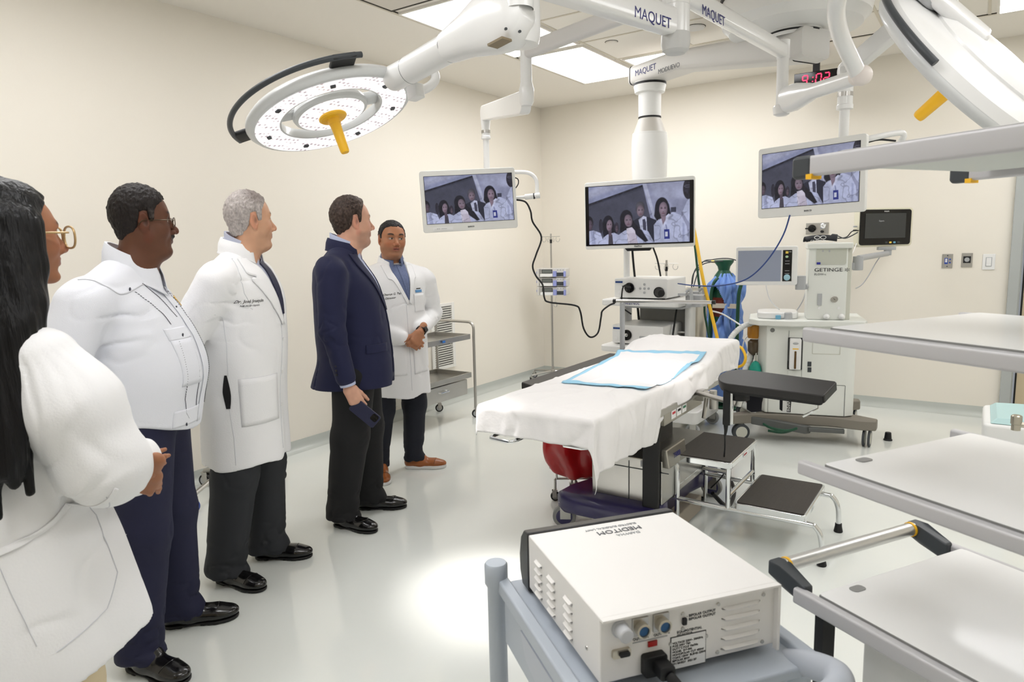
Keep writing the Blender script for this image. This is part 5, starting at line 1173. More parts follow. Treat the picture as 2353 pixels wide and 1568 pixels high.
# patient monitor on its arm
a, c = atd(1977, 487, 5.45), atd(2094, 482, 5.55); a2 = atd(1980, 563, 5.45)
ya = math.atan2((c-a).y, (c-a).x); w_ = V((c.x-a.x, c.y-a.y, 0)).length; h_ = (a-a2).z+.02
e_ = thing('patient_monitor', 'dark patient monitor with ivory rim on a swing arm at the right of the machine', 'patient monitor', (a+(c-a)*.5)+V((0, 0, -h_/2+.01)), ya)
IV = mat('ivory rim', (226, 222, 200), .4)
MB().rbox((.012, .035, 0), (w_+.03, .07, h_+.03), .03, 'y').build('housing', IV, e_, bevel=.012, seg=3)
MB().rbox((0, -.002, 0), (w_, .012, h_), .022, 'y').build('front_glass', BLACKG, e_, bevel=.003)
MB().box((-.005, -.0095, .012), (w_*.80, .002, h_*.70)).build('screen', mat('dim screen', (62, 64, 64), .25), e_)
text('PHILIPS', .014, frame((0, -.0095, h_/2-.016), (1, 0, 0), (0, 0, 1)), WHITE, e_, align='CENTER'); text('Espera', .018, frame((-.07, -.0115, .05), (1, 0, 0), (0, 0, 1)), GREYP, e_)
for i, m_ in enumerate((DARKG, mat('pale yellow', (0, 0, 0)), mat('pale blue', (0, 0, 0)), DARKG)): MB().rbox((.01+.038*i, -.009, -h_/2+.018), (.022, .002, .014), .005, 'y').build('key', m_, e_)
for i in (0, 1):
    b = MB(); b.tube([(-w_/2-.01, .02, .01-.03*i), (-w_/2-.04, .02, .01-.03*i)], .006, 10, False); b.build('plug', (GREYP, BLACK)[i], e_)
ax_ = inv @ e_.location
b = MB(); b.box((ax_.x+.02, ax_.y+.03, ax_.z-h_/2-.03), (.13, .08, .025)); b.box((ax_.x+.03, ax_.y+.02, ax_.z-h_/2-.06), (.05, .05, .05)); b.tube([(ax_.x+.03, ax_.y+.02, ax_.z-h_/2-.07), (ux1+.08, .16, ax_.z-h_/2-.085)], .022, 14, False); b.build('monitor_arm', GREYP, t, bevel=.004)
b = MB(); b.lathe([(.035, 0), (.035, .10)], (ux1+.08, .16, ax_.z-h_/2-.17), n=20); b.box((ux1+.045, .16, ax_.z-h_/2-.14), (.07, .05, .05)); b.build('arm_bracket', GREYP, t, bevel=.004)
cable('thin grey cable hanging below the patient monitor to the machine side', [atd(2026, 585, 5.5), atd(2012, 605, 5.5), atd(1995, 635, 5.5), atd(1980, 655, 5.5), atd(1966, 663, 5.5)], .004, GREYP)
cable('black sensor lead from the cuff to the patient monitor', [atd(1925, 548, 5.45), atd(1945, 545, 5.45), atd(1958, 532, 5.47), atd(1974, 530, 5.48)], .004, BLACK)
cable('thin white lead hanging over the recess of the machine column', [atd(1915, 555, 5.3), atd(1922, 575, 5.28), atd(1940, 588, 5.28), atd(1957, 585, 5.3), atd(1968, 560, 5.4)], .0028, WHITE)

# ------------------------------------------------------------ electrosurgical unit on a grey trolley
E0, E1, E2, E3 = [at(*p, .85) for p in ((1205, 1230), (1545, 1178), (1787, 1335), (1390, 1422))]
ux = ((E2-E3)+(E1-E0)).normalized(); uy = V((-ux.y, ux.x, 0)); ec = (E0+E1+E2+E3)/4; ea = math.atan2(ux.y, ux.x)
EW = ((E2-E3).length+(E1-E0).length)/2; ED = ((E3-E0).length+(E2-E1).length)/2
ESW = mat('unit white paint', (238, 236, 233), .45, bump=.03, bscale=400)
t = thing('electrosurgical_unit', 'white boxy electrosurgical unit seen from its rear panel on the grey trolley', 'electrosurgical unit', (ec.x, ec.y, .712), ea)
EH = .85-.712
b = MB(); b.box((0, 0, EH/2+.006), (EW, ED, EH-.012)); b.build('casing', ESW, t, bevel=.003)
b = MB(); b.box((0, -ED/2-.006, EH-.002), (EW, .012, .004)); b.box((EW/2-.003, -ED/2-.006, EH/2), (.006, .012, EH-.01)); b.build('rear_lip', ESW, t)
FRB = mat('smoked plastic front', (52, 52, 54), .25)
b = MB(); P = [(0, 0), (.045, .0), (.060, .03), (.062, .07), (.05, .115), (.028, .138), (0, .142)]
b.prism(P, -EW/2-.002, EW/2+.002, Matrix(((0, 0, 1, 0), (1, 0, 0, ED/2), (0, 1, 0, 0), (0, 0, 0, 1)))); b.build('front_bezel', FRB, t, bevel=.004)
for x in (-.14, .14):
    for y in (-.14, .14): MB().lathe([(.013, 0), (.013, .010)], (x, y, -.004), n=14).build('foot', BLACK, t)
def louvre(x, y, z, L_, ax, par=t):
    b = MB(); n = 12; vs = []
    for i in range(n+1):
        u = i/n-.5; e = math.sqrt(max(0, 1-(2*u)**6)); vs.append((u*L_, 0, 0)); vs.append((u*L_, .0065*e, -.004)); vs.append((u*L_, .001, -.010*e-.0005))
    fs = []
    for i in range(n): fs += [(3*i, 3*i+3, 3*i+4, 3*i+1), (3*i+1, 3*i+4, 3*i+5, 3*i+2)]
    M_ = {'L': Matrix(((0, -1, 0, x), (1, 0, 0, y), (0, 0, 1, z), (0, 0, 0, 1))), 'B': Matrix(((1, 0, 0, x), (0, -1, 0, y), (0, 0, 1, z), (0, 0, 0, 1)))}[ax]
    b.T = M_; b._add(vs, fs); b.build('vent_louvre', ESW, par, smooth=60)
for j, y in enumerate((-.02-.045, .025, .10)):
    for i in range(5): louvre(-EW/2-.0003, y+.02, EH-.035-.018*i, .040, 'L')
for i in range(5): louvre(.105, -ED/2-.0003, EH-.028-.020*i, .085, 'B')
Fy = -ED/2
def scr(x, z, y=None, ax=(0, -1, 0)): MB().lathe([(.004, 0), (.0035, .002), (.001, .0025)], (x, Fy if y is None else y, z), ax, 12).build('screw', STEEL, t)
for x, z in ((.055, .118), (.155, .118), (.055, .022), (.155, .022), (-.045, .06), (.03, .06), (-.02, .114), (-.02, .085)): scr(x, z)
scr(-EW/2, .05, -.13, (-1, 0, 0)); scr(-EW/2, .05, .12, (-1, 0, 0))
MB().lathe([(.016, 0), (.016, .005), (.013, .006), (.013, .028), (.011, .03), (.001, .03)], (-.148, Fy, .112), (0, -1, 0), 24).build('ground_knob', mat('pearl knob', (196, 198, 202), .3), t)
for x in (-.108, -.066):
    MB().box((x, Fy-.002, .108), (.032, .004, .034)).build('socket_plate', STEEL, t, bevel=.001)
    MB().lathe([(.0135, 0), (.0135, .014), (.010, .015), (.010, .010), (.001, .010)], (x, Fy-.003, .106), (0, -1, 0), 24).build('socket', mat('nickel', (190, 184, 170), .3, .8), t)
    MB().lathe([(.0095, 0), (.0095, .001), (.001, .001)], (x, Fy-.0135, .106), (0, -1, 0), 20).build('socket_insert', mat('socket blue', (40, 90, 140), .4), t)
for i, z in enumerate((.078, .070, .062)): MB().box((-.087+(.04 if 0 else 0), Fy-.0005, z-.0), (.07-.015*i, .001, .002)).build('print_line', GREYP, t) if i < 1 else None
text('OUTPUT 1', .007, frame((-.122, Fy-.0005, .084), (1, 0, 0), (0, 0, 1)), INKG, t); text('OUTPUT 2', .007, frame((-.080, Fy-.0005, .084), (1, 0, 0), (0, 0, 1)), INKG, t)
text('- BIPOLAR OUTPUT\n- BIPOLAR OUTPUT', .007, frame((-.012, Fy-.0005, .104), (1, 0, 0), (0, 0, 1)), INKG, t); text('EQUIPOTENTIAL\nSELECTOR', .007, frame((-.032, Fy-.0005, .076), (1, 0, 0), (0, 0, 1)), INKG, t)
MB().box((-.018, Fy-.003, .100), (.009, .006, .014)).build('toggle', BLACK, t, bevel=.002)
MB().box((-.083, Fy-.002, .070), (.018, .003, .010)).build('red_display', mat('red display', (170, 30, 24), .3), t)
b = MB(); b.rbox((-.146, Fy-.003, .066), (.036, .006, .016), .004, 'y'); b.build('serial_port', mat('nickel', (0, 0, 0)), t); MB().rbox((-.142, Fy-.008, .066), (.020, .006, .009), .003, 'y').build('port_core', BLACK, t)
MB().rbox((-.083, Fy-.008, .034), (.046, .018, .040), .006, 'y').build('power_inlet', BLACK, t, bevel=.002)
b = MB(); b.rbox((-.075, Fy-.028, .034), (.030, .030, .026), .006, 'y'); b.tube([(-.072, Fy-.04, .030), (-.062, Fy-.06, .015), (-.050, Fy-.07, -.015), (-.045, Fy-.075, -.06)], [.010, .009, .0075, .006], 12); b.build('power_plug', BLACK, t, bevel=.002)
MB().box((-.008, Fy-.0008, .040), (.072, .0016, .062)).build('rating_plate', WHITE, t)
MB().box((-.008, Fy-.0004, .040), (.075, .001, .065)).build('plate_border', INKB, t)
text('VOLTAGE 220V~ 50/60Hz\nFUSE 250V T8A\nDUTY CYCLE 10s/30s\nMODEL  DY-400\nMONOPOLAR CUT 400W\nCOAG 120W  BLEND 250W\nBIPOLAR 80W\nS/N 0A0521  2021.07', .0058, frame((-.042, Fy-.0018, .040), (1, 0, 0), (0, 0, 1)), INKB, t)
text('MEDITOM', .0245, frame((.070, .135, EH+.0008), (-1, 0, 0), (0, -1, 0)), INKG, t); text('DAIWHA', .014, frame((.055, .118, EH+.0008), (-1, 0, 0), (0, -1, 0)), GREYP, t) if 0 else text('DAIWHA', .014, frame((.055, .112, EH+.0008), (-1, 0, 0), (0, -1, 0)), GREYP, t)
text('ELECTRO SURGICAL UNIT', .011, frame((.070, .158, EH+.0008), (-1, 0, 0), (0, -1, 0)), GREYP, t)
# trolley
GT = mat('trolley blue grey', (182, 190, 200), .4, bump=.03, bscale=300); GTH = mat('trolley grip', (190, 196, 206), .45)
t = thing('trolley', 'blue grey plastic trolley with a thick curved push handle', 'trolley', (ec.x, ec.y, 0), ea)
TWd, TD = EW+.085, ED+.14; ztr = .708
b = MB(); b.rbox((0, .01, ztr-.012), (TWd, TD, .022), .03, 'z'); b.build('top_shelf', GT, t, bevel=.006)
for s_ in (-1, 1):
    b = MB(); b.box((s_*TWd/2, .01, ztr-.002), (.028, TD-.02, .036)); sd_ = b.build('side_rail', GT, t, bevel=.006)
    b = MB(); b.box((s_*(TWd/2), .03, ztr-.075), (.012, TD-.12, .11)); b.build('side_apron', GT, t, bevel=.004)
    b = MB(); P = [(-.10, 0), (.10, 0), (.07, -.05), (0, -.065), (-.07, -.05)]; b.prism(P, -.004, .004, Matrix(((0, 0, 1, s_*(TWd/2+.006)), (1, 0, 0, 0), (0, 1, 0, ztr-.03), (0, 0, 0, 1)))); b.build('recess_pocket', GTH, t)
    for yy in (TD/2+.01, -TD/2+.03):
        b = MB(); b.lathe([(.022, .10), (.022, ztr-.01), (.0275, ztr), (.0275, ztr+.045), (.024, ztr+.050), (.001, ztr+.052)] if yy > 0 else [(.022, .10), (.022, ztr-.02)], (s_*(TWd/2+(.012 if yy > 0 else -.02)), yy, 0), n=28); b.build('post', GT, t); castor(t, s_*TWd/2*.95, yy, .05, .3, .12, .024, hub=GTH)
b = MB(); b.rbox((0, .01, .25), (TWd-.02, TD-.04, .03), .03, 'z'); b.build('lower_shelf', GT, t, bevel=.006)
H0 = at(1470, 1560, .735); Hp = [lw0 for lw0 in ()]
iv2 = (Matrix.Translation((ec.x, ec.y, 0)) @ Matrix.Rotation(ea, 4, 'Z')).inverted()
hz = .712
pts = [(-TWd/2+.02, -TD/2+.05, ztr-.01), (-TWd/2+.02, -TD/2-.05, hz), (-TWd/2+.07, -TD/2-.085, hz), (0, -TD/2-.088, hz), (TWd/2-.06, -TD/2-.085, hz+.004), (TWd/2-.004, -TD/2-.05, hz+.006), (TWd/2-.01, -TD/2+.0, hz+.0), (TWd/2-.02, -TD/2+.06, ztr-.02)]
b = MB(); b.tube(pts, [.022, .024, .0255, .0255, .0255, .0265, .0255, .022], 24, res=8); b.build('push_handle', GTH, t)

# ------------------------------------------------------------ ceiling pendant with white shelves, close at the right
su = V((.517, .856, 0)).normalized(); sv = V((su.y, -su.x, 0))
K0 = V((-.275, 1.50, 0))
RAILS = mat('shelf rail', (196, 195, 197), .42, .15); SHW = mat('shelf white', (238, 238, 237), .3, coat=.3)
px_ = K0+su*.26+sv*.62
t = thing('shelf_pendant', 'tall ceiling pendant at the right edge carrying four white equipment shelves', 'equipment pendant', (px_.x, px_.y, ZC), math.atan2(sv.y, sv.x))
LM = Matrix(((sv.x, su.x, 0, K0.x-px_.x), (sv.y, su.y, 0, K0.y-px_.y), (0, 0, 1, -ZC), (0, 0, 0, 1)))
LM = Matrix.Rotation(-math.atan2(sv.y, sv.x), 4, 'Z') @ LM      # local x along the shelf width, y along its depth
def smb(): b = MB(); b.T = LM; return b
SWd, SDp = .60, .50
def pshelf(z, handle=False, dz=0, x0=0, logo=True, rh=.030):
    b = smb(); b.rbox((SWd/2+x0, SDp/2, z-.012), (SWd-.05, SDp-.02, .024), .012, 'z'); sh = b.build('shelf', SHW, t, bevel=.003)
    for y in (0.0, SDp):
        b = smb(); b.rbox((SWd/2+x0-.012, y, z-.004-rh/2), (SWd+.02, .022, rh), .006, 'x'); b.build('side_rail', RAILS, sh, bevel=.002)
        b = smb(); b.box((SWd/2+x0, y+(.0115 if y < .1 else -.0115), z-.005), (SWd-.06, .004, .008)); b.build('rail_groove', MIDG, sh)
    if logo:
        b = smb(); b.rbox((x0+.05, .10, z+.0008), (.022, .036, .0012), .009, 'z'); b.build('logo_tag', MIDG, sh)
    return sh
pshelf(1.32, logo=False); s3 = pshelf(1.035); s4 = pshelf(.748, True, rh=.036); s1 = pshelf(1.665, logo=False, x0=0, rh=.040)
# handle bar of the lowest shelf
HB = [(-.085, .0), (-.085, SDp)]
b = smb(); b.tube([(-.088, .03, .757), (-.088, SDp-.03, .757)], .0165, 24, False); b.build('handle_bar', ALU, s4)
for y in (.015, SDp-.015):
    b = smb(); s_ = 1 if y < .1 else -1
    b._add([(-.105, y-.018, 0.737), (-.065, y-.02, 0.732), (.0, y-.012, 0.702), (.0, y+.012, 0.702), (-.065, y+.02, 0.732), (-.105, y+.018, 0.737), (-.105, y-.018, 0.772), (-.07, y-.018, 0.775), (.0, y-.012, 0.749), (.0, y+.012, 0.749), (-.07, y+.018, 0.775), (-.105, y+.018, 0.772)],
           [(5, 4, 3, 2, 1, 0), (6, 7, 8, 9, 10, 11)]+[(i, (i+1) % 6, 6+(i+1) % 6, 6+i) for i in range(6)]); b.build('handle_bracket', DARKG, s4, bevel=.006, seg=3)
    b = smb(); b.tube([(-.088, y+s_*.020, .757), (-.088, y+s_*.026, .757)], .0185, 24, False); b.build('yellow_ring', YEL, s4)
for y in (0, SDp):      # dark end brackets of the topmost shelf
    b = smb(); b.rbox((-.040, y, 1.640), (.05, .026, .046), .01, 'y'); b.build('end_bracket', DARKG, s1, bevel=.008)
    b = smb(); b.box((-.018, y, 1.620), (.014, .028, .010)); b.build('yellow_ring', YEL, s1)
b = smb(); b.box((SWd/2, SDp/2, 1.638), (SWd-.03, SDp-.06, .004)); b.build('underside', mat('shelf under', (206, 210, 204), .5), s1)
b = smb(); b.rbox((SWd-.02, SDp/2, (1.70+.55)/2), (.16, .26, 1.15), .03, 'z'); b.build('pendant_column', WHITEP, t, bevel=.006)
b = smb(); b.lathe([(.06, 1.69), (.06, ZC)], (SWd-.02, SDp/2, 0), n=24); b.build('suspension_tube', WHITEP, t)
b = smb(); b.box((.045, .012, .60), (.022, .035, .25)); b.build('socket_rail', BLACK, t)
b = smb(); b.box((.32, .30, .59), (.50, .40, .26)); b.build('drawer_box', WHITEP, t, bevel=.006)
# incubator like device behind the shelves at the right edge
p = at(2330, 985, .85)
t = thing('infant_warmer', 'white medical device with a teal top edge behind the shelves at the right border', 'medical device', (.62, 3.95, 0))
wq = 3.6
a = atd(2262, 990, wq); c = atd(2262, 1000, wq)
b = local(t); q = [atd(2258, 990, 3.5), atd(2270, 957, 3.55), atd(2310, 948, 3.6), atd(2370, 915, 3.7)]
X0 = a.x; b.rbox((X0+.42, a.y+.20, a.z-.01), (.86, .5, .12), .04, 'z'); b.build('body', WHITEP, t, bevel=.02, seg=3)
b = local(t); b.hexa([(X0+.02, a.y-.04, a.z+.05), (X0+.8, a.y-.04, a.z+.05), (X0+.8, a.y+.42, a.z+.05), (X0+.02, a.y+.42, a.z+.05), (X0+.05, a.y+.0, a.z+.075), (X0+.8, a.y+.0, a.z+.105), (X0+.8, a.y+.40, a.z+.105), (X0+.05, a.y+.40, a.z+.075)]); b.build('teal_cover', mat('pale teal', (184, 216, 216), .4), t, bevel=.006)
q = atd(2335, 975, 3.35); b = local(t); b.lathe([(.020, 0), (.020, .03), (.024, .032), (.024, .07), (.018, .075)], (q.x, q.y, q.z-.03), n=16); b.tube([(q.x, q.y, q.z), (q.x+.12, q.y, q.z-.005)], .014, 12, False); b.build('gas_fitting', mat('nickel', (0, 0, 0)), t)
for dx in (.1, .75): b = local(t); b.tube([(X0+dx, a.y+.2, .10), (X0+dx, a.y+.2, a.z-.04)], .03, 14, False); b.build('leg', WHITEP, t); castor(t, X0+dx-t.location.x, a.y+.2-t.location.y, .05, 0, .12)
# ------------------------------------------------------------ smooth implicit shapes turned into meshes (people)
_rs = np.random.RandomState(5); _LAT = _rs.rand(32, 32, 32).astype(np.float32)*2-1
def vnoise(x, y, z):
    xi, yi, zi = np.floor(x).astype(int), np.floor(y).astype(int), np.floor(z).astype(int)
    fx, fy, fz = x-xi, y-yi, z-zi; fx, fy, fz = fx*fx*(3-2*fx), fy*fy*(3-2*fy), fz*fz*(3-2*fz); o = 0
    for a in (0, 1):
        for b in (0, 1):
            for c in (0, 1):
                o = o+_LAT[(xi+a) % 32, (yi+b) % 32, (zi+c) % 32]*(fx if a else 1-fx)*(fy if b else 1-fy)*(fz if c else 1-fz)
    return o
def smin(a, b, k): h = np.maximum(k-np.abs(a-b), 0)/k; return np.minimum(a, b)-h*h*k*.25
def A3(p): return np.array(p, np.float32)
def f_ell(c, r, R=None):
    c, r = A3(c), A3(r)
    def f(X, Y, Z):
        x, y, z = X-c[0], Y-c[1], Z-c[2]
        if R is not None: x, y, z = R[0][0]*x+R[1][0]*y+R[2][0]*z, R[0][1]*x+R[1][1]*y+R[2][1]*z, R[0][2]*x+R[1][2]*y+R[2][2]*z
        k0 = np.sqrt((x/r[0])**2+(y/r[1])**2+(z/r[2])**2); k1 = np.sqrt((x/r[0]**2)**2+(y/r[1]**2)**2+(z/r[2]**2)**2)+1e-9
        return k0*(k0-1)/k1
    m = float(max(r)); return f, c-m, c+m
def f_cap(a, b, ra, rb=None, flat=None, ff=1.0):   # tapered limb; flat = direction squeezed by ff
    a, b = A3(a), A3(b); rb = ra if rb is None else rb; d = b-a; L = float(d@d)+1e-9
    if flat is not None: fl = A3(flat)/np.linalg.norm(flat)
    def f(X, Y, Z):
        t = np.clip(((X-a[0])*d[0]+(Y-a[1])*d[1]+(Z-a[2])*d[2])/L, 0, 1); x, y, z = X-a[0]-t*d[0], Y-a[1]-t*d[1], Z-a[2]-t*d[2]
        if flat is not None:
            q = x*fl[0]+y*fl[1]+z*fl[2]; e = (1/ff-1)*q; x, y, z = x+e*fl[0], y+e*fl[1], z+e*fl[2]
        return np.sqrt(x*x+y*y+z*z)-(ra+(rb-ra)*t)
    m = max(ra, rb); return f, np.minimum(a, b)-m, np.maximum(a, b)+m
def f_stack(rows, pw=2.4, capk=.02):     # rows of (z, cx, cy, a, b)
    R = np.array(sorted(rows), float); zz = np.linspace(R[0, 0], R[-1, 0], 160)
    def cub(col):
        m = np.gradient(R[:, col], R[:, 0]); i = np.clip(np.searchsorted(R[:, 0], zz)-1, 0, len(R)-2); h = R[i+1, 0]-R[i, 0]; t = (zz-R[i, 0])/h
        return (2*t**3-3*t**2+1)*R[i, col]+(t**3-2*t**2+t)*h*m[i]+(-2*t**3+3*t**2)*R[i+1, col]+(t**3-t**2)*h*m[i+1]
    T = [cub(c) for c in (1, 2, 3, 4)]; z0, z1 = R[0, 0], R[-1, 0]
    def f(X, Y, Z):
        cx, cy, a, b = [np.interp(Z, zz, q).astype(np.float32) for q in T]; x, y = np.abs(X-cx)/a, np.abs(Y-cy)/b
        k = (x**pw+y**pw+1e-9)**(1/pw); d = (k-1)*np.minimum(a, b)*np.where(k > 1, 1, 1); return -smin(-d, -np.maximum(z0-Z, Z-z1), capk)
    lo = A3((min(R[:, 1]-R[:, 3]), min(R[:, 2]-R[:, 4]), z0)); hi = A3((max(R[:, 1]+R[:, 3]), max(R[:, 2]+R[:, 4]), z1)); return f, lo, hi
def f_box(c, h, r=.005, R=None):
    c, h = A3(c), A3(h)
    def f(X, Y, Z):
        x, y, z = X-c[0], Y-c[1], Z-c[2]
        if R is not None: x, y, z = R[0][0]*x+R[1][0]*y+R[2][0]*z, R[0][1]*x+R[1][1]*y+R[2][1]*z, R[0][2]*x+R[1][2]*y+R[2][2]*z
        qx, qy, qz = np.abs(x)-h[0]+r, np.abs(y)-h[1]+r, np.abs(z)-h[2]+r
        return np.sqrt(np.maximum(qx, 0)**2+np.maximum(qy, 0)**2+np.maximum(qz, 0)**2)+np.minimum(np.maximum(qx, np.maximum(qy, qz)), 0)-r
    m = float(np.linalg.norm(h)); return f, c-m, c+m
class Field:
    def __init__(s): s.ops = []; s.post = []
    def u(s, p, k=.01): s.ops.append(('u', p, k)); return s
    def sub(s, p, k=.006): s.ops.append(('s', p, k)); return s
    def keep(s, f): s.post.append(f); return s
    def chain(s, pts, rad, k=.02, **kw):
        for i in range(len(pts)-1): s.u(f_cap(pts[i], pts[i+1], rad[i], rad[i+1], **kw), k)
        return s
    def ev(s, P):
        X, Y, Z = [np.asarray(P[:, i], np.float32) for i in range(3)]; d = np.full(X.shape, 1., np.float32)
        for m, (f, lo, hi), k in s.ops: d = smin(d, f(X, Y, Z), k) if m == 'u' else -smin(-d, f(X, Y, Z), k)
        for f in s.post: d = f(X, Y, Z, d)
        return d
    def mesh(s, res, lo=None, hi=None):
        U = [o for o in s.ops if o[0] == 'u']
        lo = np.min([o[1][1] for o in U], 0)-.012 if lo is None else A3(lo); hi = np.max([o[1][2] for o in U], 0)+.012 if hi is None else A3(hi)
        n = np.ceil((hi-lo)/res).astype(int)+1; ax = [(lo[i]+res*np.arange(n[i])).astype(np.float32) for i in range(3)]
        d = np.full(tuple(n), 1., np.float32)
        for m, (f, l, h), k in s.ops:
            i0 = np.maximum(np.floor((l-k-.015-lo)/res).astype(int), 0); i1 = np.minimum(np.ceil((h+k+.015-lo)/res).astype(int)+1, n)
            if (i1 <= i0).any(): continue
            sl = tuple(slice(a, b) for a, b in zip(i0, i1)); X, Y, Z = np.ix_(*[ax[i][sl[i]] for i in range(3)])
            v = f(X, Y, Z).astype(np.float32); d[sl] = smin(d[sl], v, k) if m == 'u' else -smin(-d[sl], v, k)
        if s.post:
            X, Y, Z = np.ix_(*ax)
            for f in s.post: d = f(X, Y, Z, d)
        return nets(d.astype(np.float32), lo, res)
def nets(d, lo, res):
    d[0] = d[-1] = 1; d[:, 0] = d[:, -1] = 1; d[:, :, 0] = d[:, :, -1] = 1
    s = d < 0; nx, ny, nz = d.shape
    c = np.zeros((nx-1, ny-1, nz-1), np.int8)
    for a in (0, 1):
        for b in (0, 1):
            for e in (0, 1): c += s[a:nx-1+a, b:ny-1+b, e:nz-1+e]
    act = (c > 0) & (c < 8); I = np.argwhere(act); idx = np.full(act.shape, -1, np.int64); idx[act] = np.arange(len(I))
    P = np.zeros((len(I), 3)); W = np.zeros(len(I))
    cor = [(a, b, e) for a in (0, 1) for b in (0, 1) for e in (0, 1)]
    val = {q: d[I[:, 0]+q[0], I[:, 1]+q[1], I[:, 2]+q[2]] for q in cor}
    for i, q in enumerate(cor):
        for r in cor[i+1:]:
            if sum(abs(q[j]-r[j]) for j in range(3)) != 1: continue
            v0, v1 = val[q], val[r]; m = (v0 < 0) != (v1 < 0); t = v0[m]/(v0[m]-v1[m])
            P[m] += A3(q)+(A3(r)-A3(q))*t[:, None]; W[m] += 1
    V_ = (I+P/W[:, None])*res+lo; F = []
    for ax in range(3):
        o = [slice(None)]*3; o2 = [slice(None)]*3; o[ax] = slice(0, -1); o2[ax] = slice(1, None)
        a, b = s[tuple(o)], s[tuple(o2)]; E = np.argwhere(a != b); sg = a[tuple(E.T)]
        u, v = [(1, 2), (2, 0), (0, 1)][ax]; ok = (E[:, u] > 0) & (E[:, v] > 0); E = E[ok]; sg = sg[ok]
        def g(du, dv): q = E.copy(); q[:, u] -= du; q[:, v] -= dv; return idx[tuple(q.T)]
        f = np.stack([g(0, 0), g(1, 0), g(1, 1), g(0, 1)], 1); f[~sg] = f[~sg][:, ::-1]; F.append(f)
    return V_, np.concatenate(F)
def np_mesh(name, Vs, Fs, m, parent=None, col=None, smooth_it=1):
    me = bpy.data.meshes.new(name); Fs = np.asarray(Fs, np.int32); me.vertices.add(len(Vs)); me.vertices.foreach_set('co', np.asarray(Vs, np.float32).ravel())
    me.loops.add(Fs.size); me.loops.foreach_set('vertex_index', Fs.ravel()); me.polygons.add(len(Fs)); me.polygons.foreach_set('loop_start', np.arange(0, Fs.size, 4)); me.polygons.foreach_set('loop_total', np.full(len(Fs), 4)); me.update(calc_edges=True); me.validate()
    me.polygons.foreach_set('use_smooth', [True]*len(me.polygons)); me.materials.append(m)
    if col is not None:
        ca = me.color_attributes.new('Col', 'FLOAT_COLOR', 'POINT'); ca.data.foreach_set('color', np.concatenate([col, np.ones((len(col), 1))], 1).astype(np.float32).ravel())
    o = link(name, me, parent)
    if smooth_it:
        md = o.modifiers.new('smooth', 'SMOOTH'); md.factor = .5; md.iterations = smooth_it
    return o
def lin3(c): return np.array([lin(q) for q in c[:3]])
# strips and lettering projected on a garment
def project(F, P, d, off, steps=60):
    P = np.array(P, float); d = np.array(d, float)/np.linalg.norm(d); P[:, 2] = np.minimum(P[:, 2], getattr(F, 'zmax', 9) if abs(d[2]) < .5 else 9)
    for _ in range(steps): P = P+d*np.clip(F.ev(P), -.03, .05)[:, None]*.8
    return P-d*off
def strip(F, A, B_, d, off, name, m, parent, nu=8, res=10, th=.003, dist=.5, smooth_pts=True, bevel=0):
    def dense(Q):
        Q = np.array(Q, float); n = len(Q); out = []
        if n == 2: return np.array([Q[0]*(1-t)+Q[1]*t for t in np.linspace(0, 1, res*2)])
        for i in range(n-1):
            a, b, c, e = Q[max(i-1, 0)], Q[i], Q[i+1], Q[min(i+2, n-1)]
            for t in np.linspace(0, 1, res, endpoint=(i == n-2)):
                out.append(.5*(2*b+(c-a)*t+(2*a-5*b+4*c-e)*t*t+(3*b-a-3*c+e)*t**3) if smooth_pts else b*(1-t)+c*t)
        return np.array(out)
    def rs(Q, n): i = np.linspace(0, len(Q)-1, n); return np.stack([np.interp(i, np.arange(len(Q)), Q[:, j]) for j in range(3)], 1)
    a, b = dense(A), dense(B_); n = max(len(a), len(b)); a, b = rs(a, n), rs(b, n); G = np.array([a*(1-t)+b*t for t in np.linspace(0, 1, nu+1)]).reshape(-1, 3)
    dd = np.array(d, float)/np.linalg.norm(d); P = project(F, G-dd*dist, dd, off)
    fs = [(j*n+i, j*n+i+1, (j+1)*n+i+1, (j+1)*n+i) for j in range(nu) for i in range(n-1)]
    mb = MB(); mb.v = [tuple(p) for p in P]; mb.f = fs; mb.mi = [0]*len(fs)
    return mb.build(name, m, parent, smooth=70, solid=th)
def stitched_text(F, s, size, o, xd, yd, d, off, m, parent, name='embroidery', shear=0):
    cu = bpy.data.curves.new(name, 'FONT'); cu.body = s; cu.size = size; cu.align_y = 'CENTER'; cu.shear = shear; cu.resolution_u = 2; cu.offset = size*.012
    t = bpy.data.objects.new('t', cu); COL.objects.link(t); me = bpy.data.meshes.new_from_object(t.evaluated_get(bpy.context.evaluated_depsgraph_get()))
    bpy.data.objects.remove(t); bpy.data.curves.remove(cu)
    n = len(me.vertices); c = np.zeros(n*3); me.vertices.foreach_get('co', c); c = c.reshape(-1, 3)
    P = np.array(o)+c[:, :1]*np.array(xd)+c[:, 1:2]*np.array(yd); dd = np.array(d, float)/np.linalg.norm(d); P = project(F, P-dd*.4, dd, off)
    me.vertices.foreach_set('co', P.astype(np.float32).ravel()); me.materials.clear(); me.materials.append(m); me.update(); return link(name, me, parent)

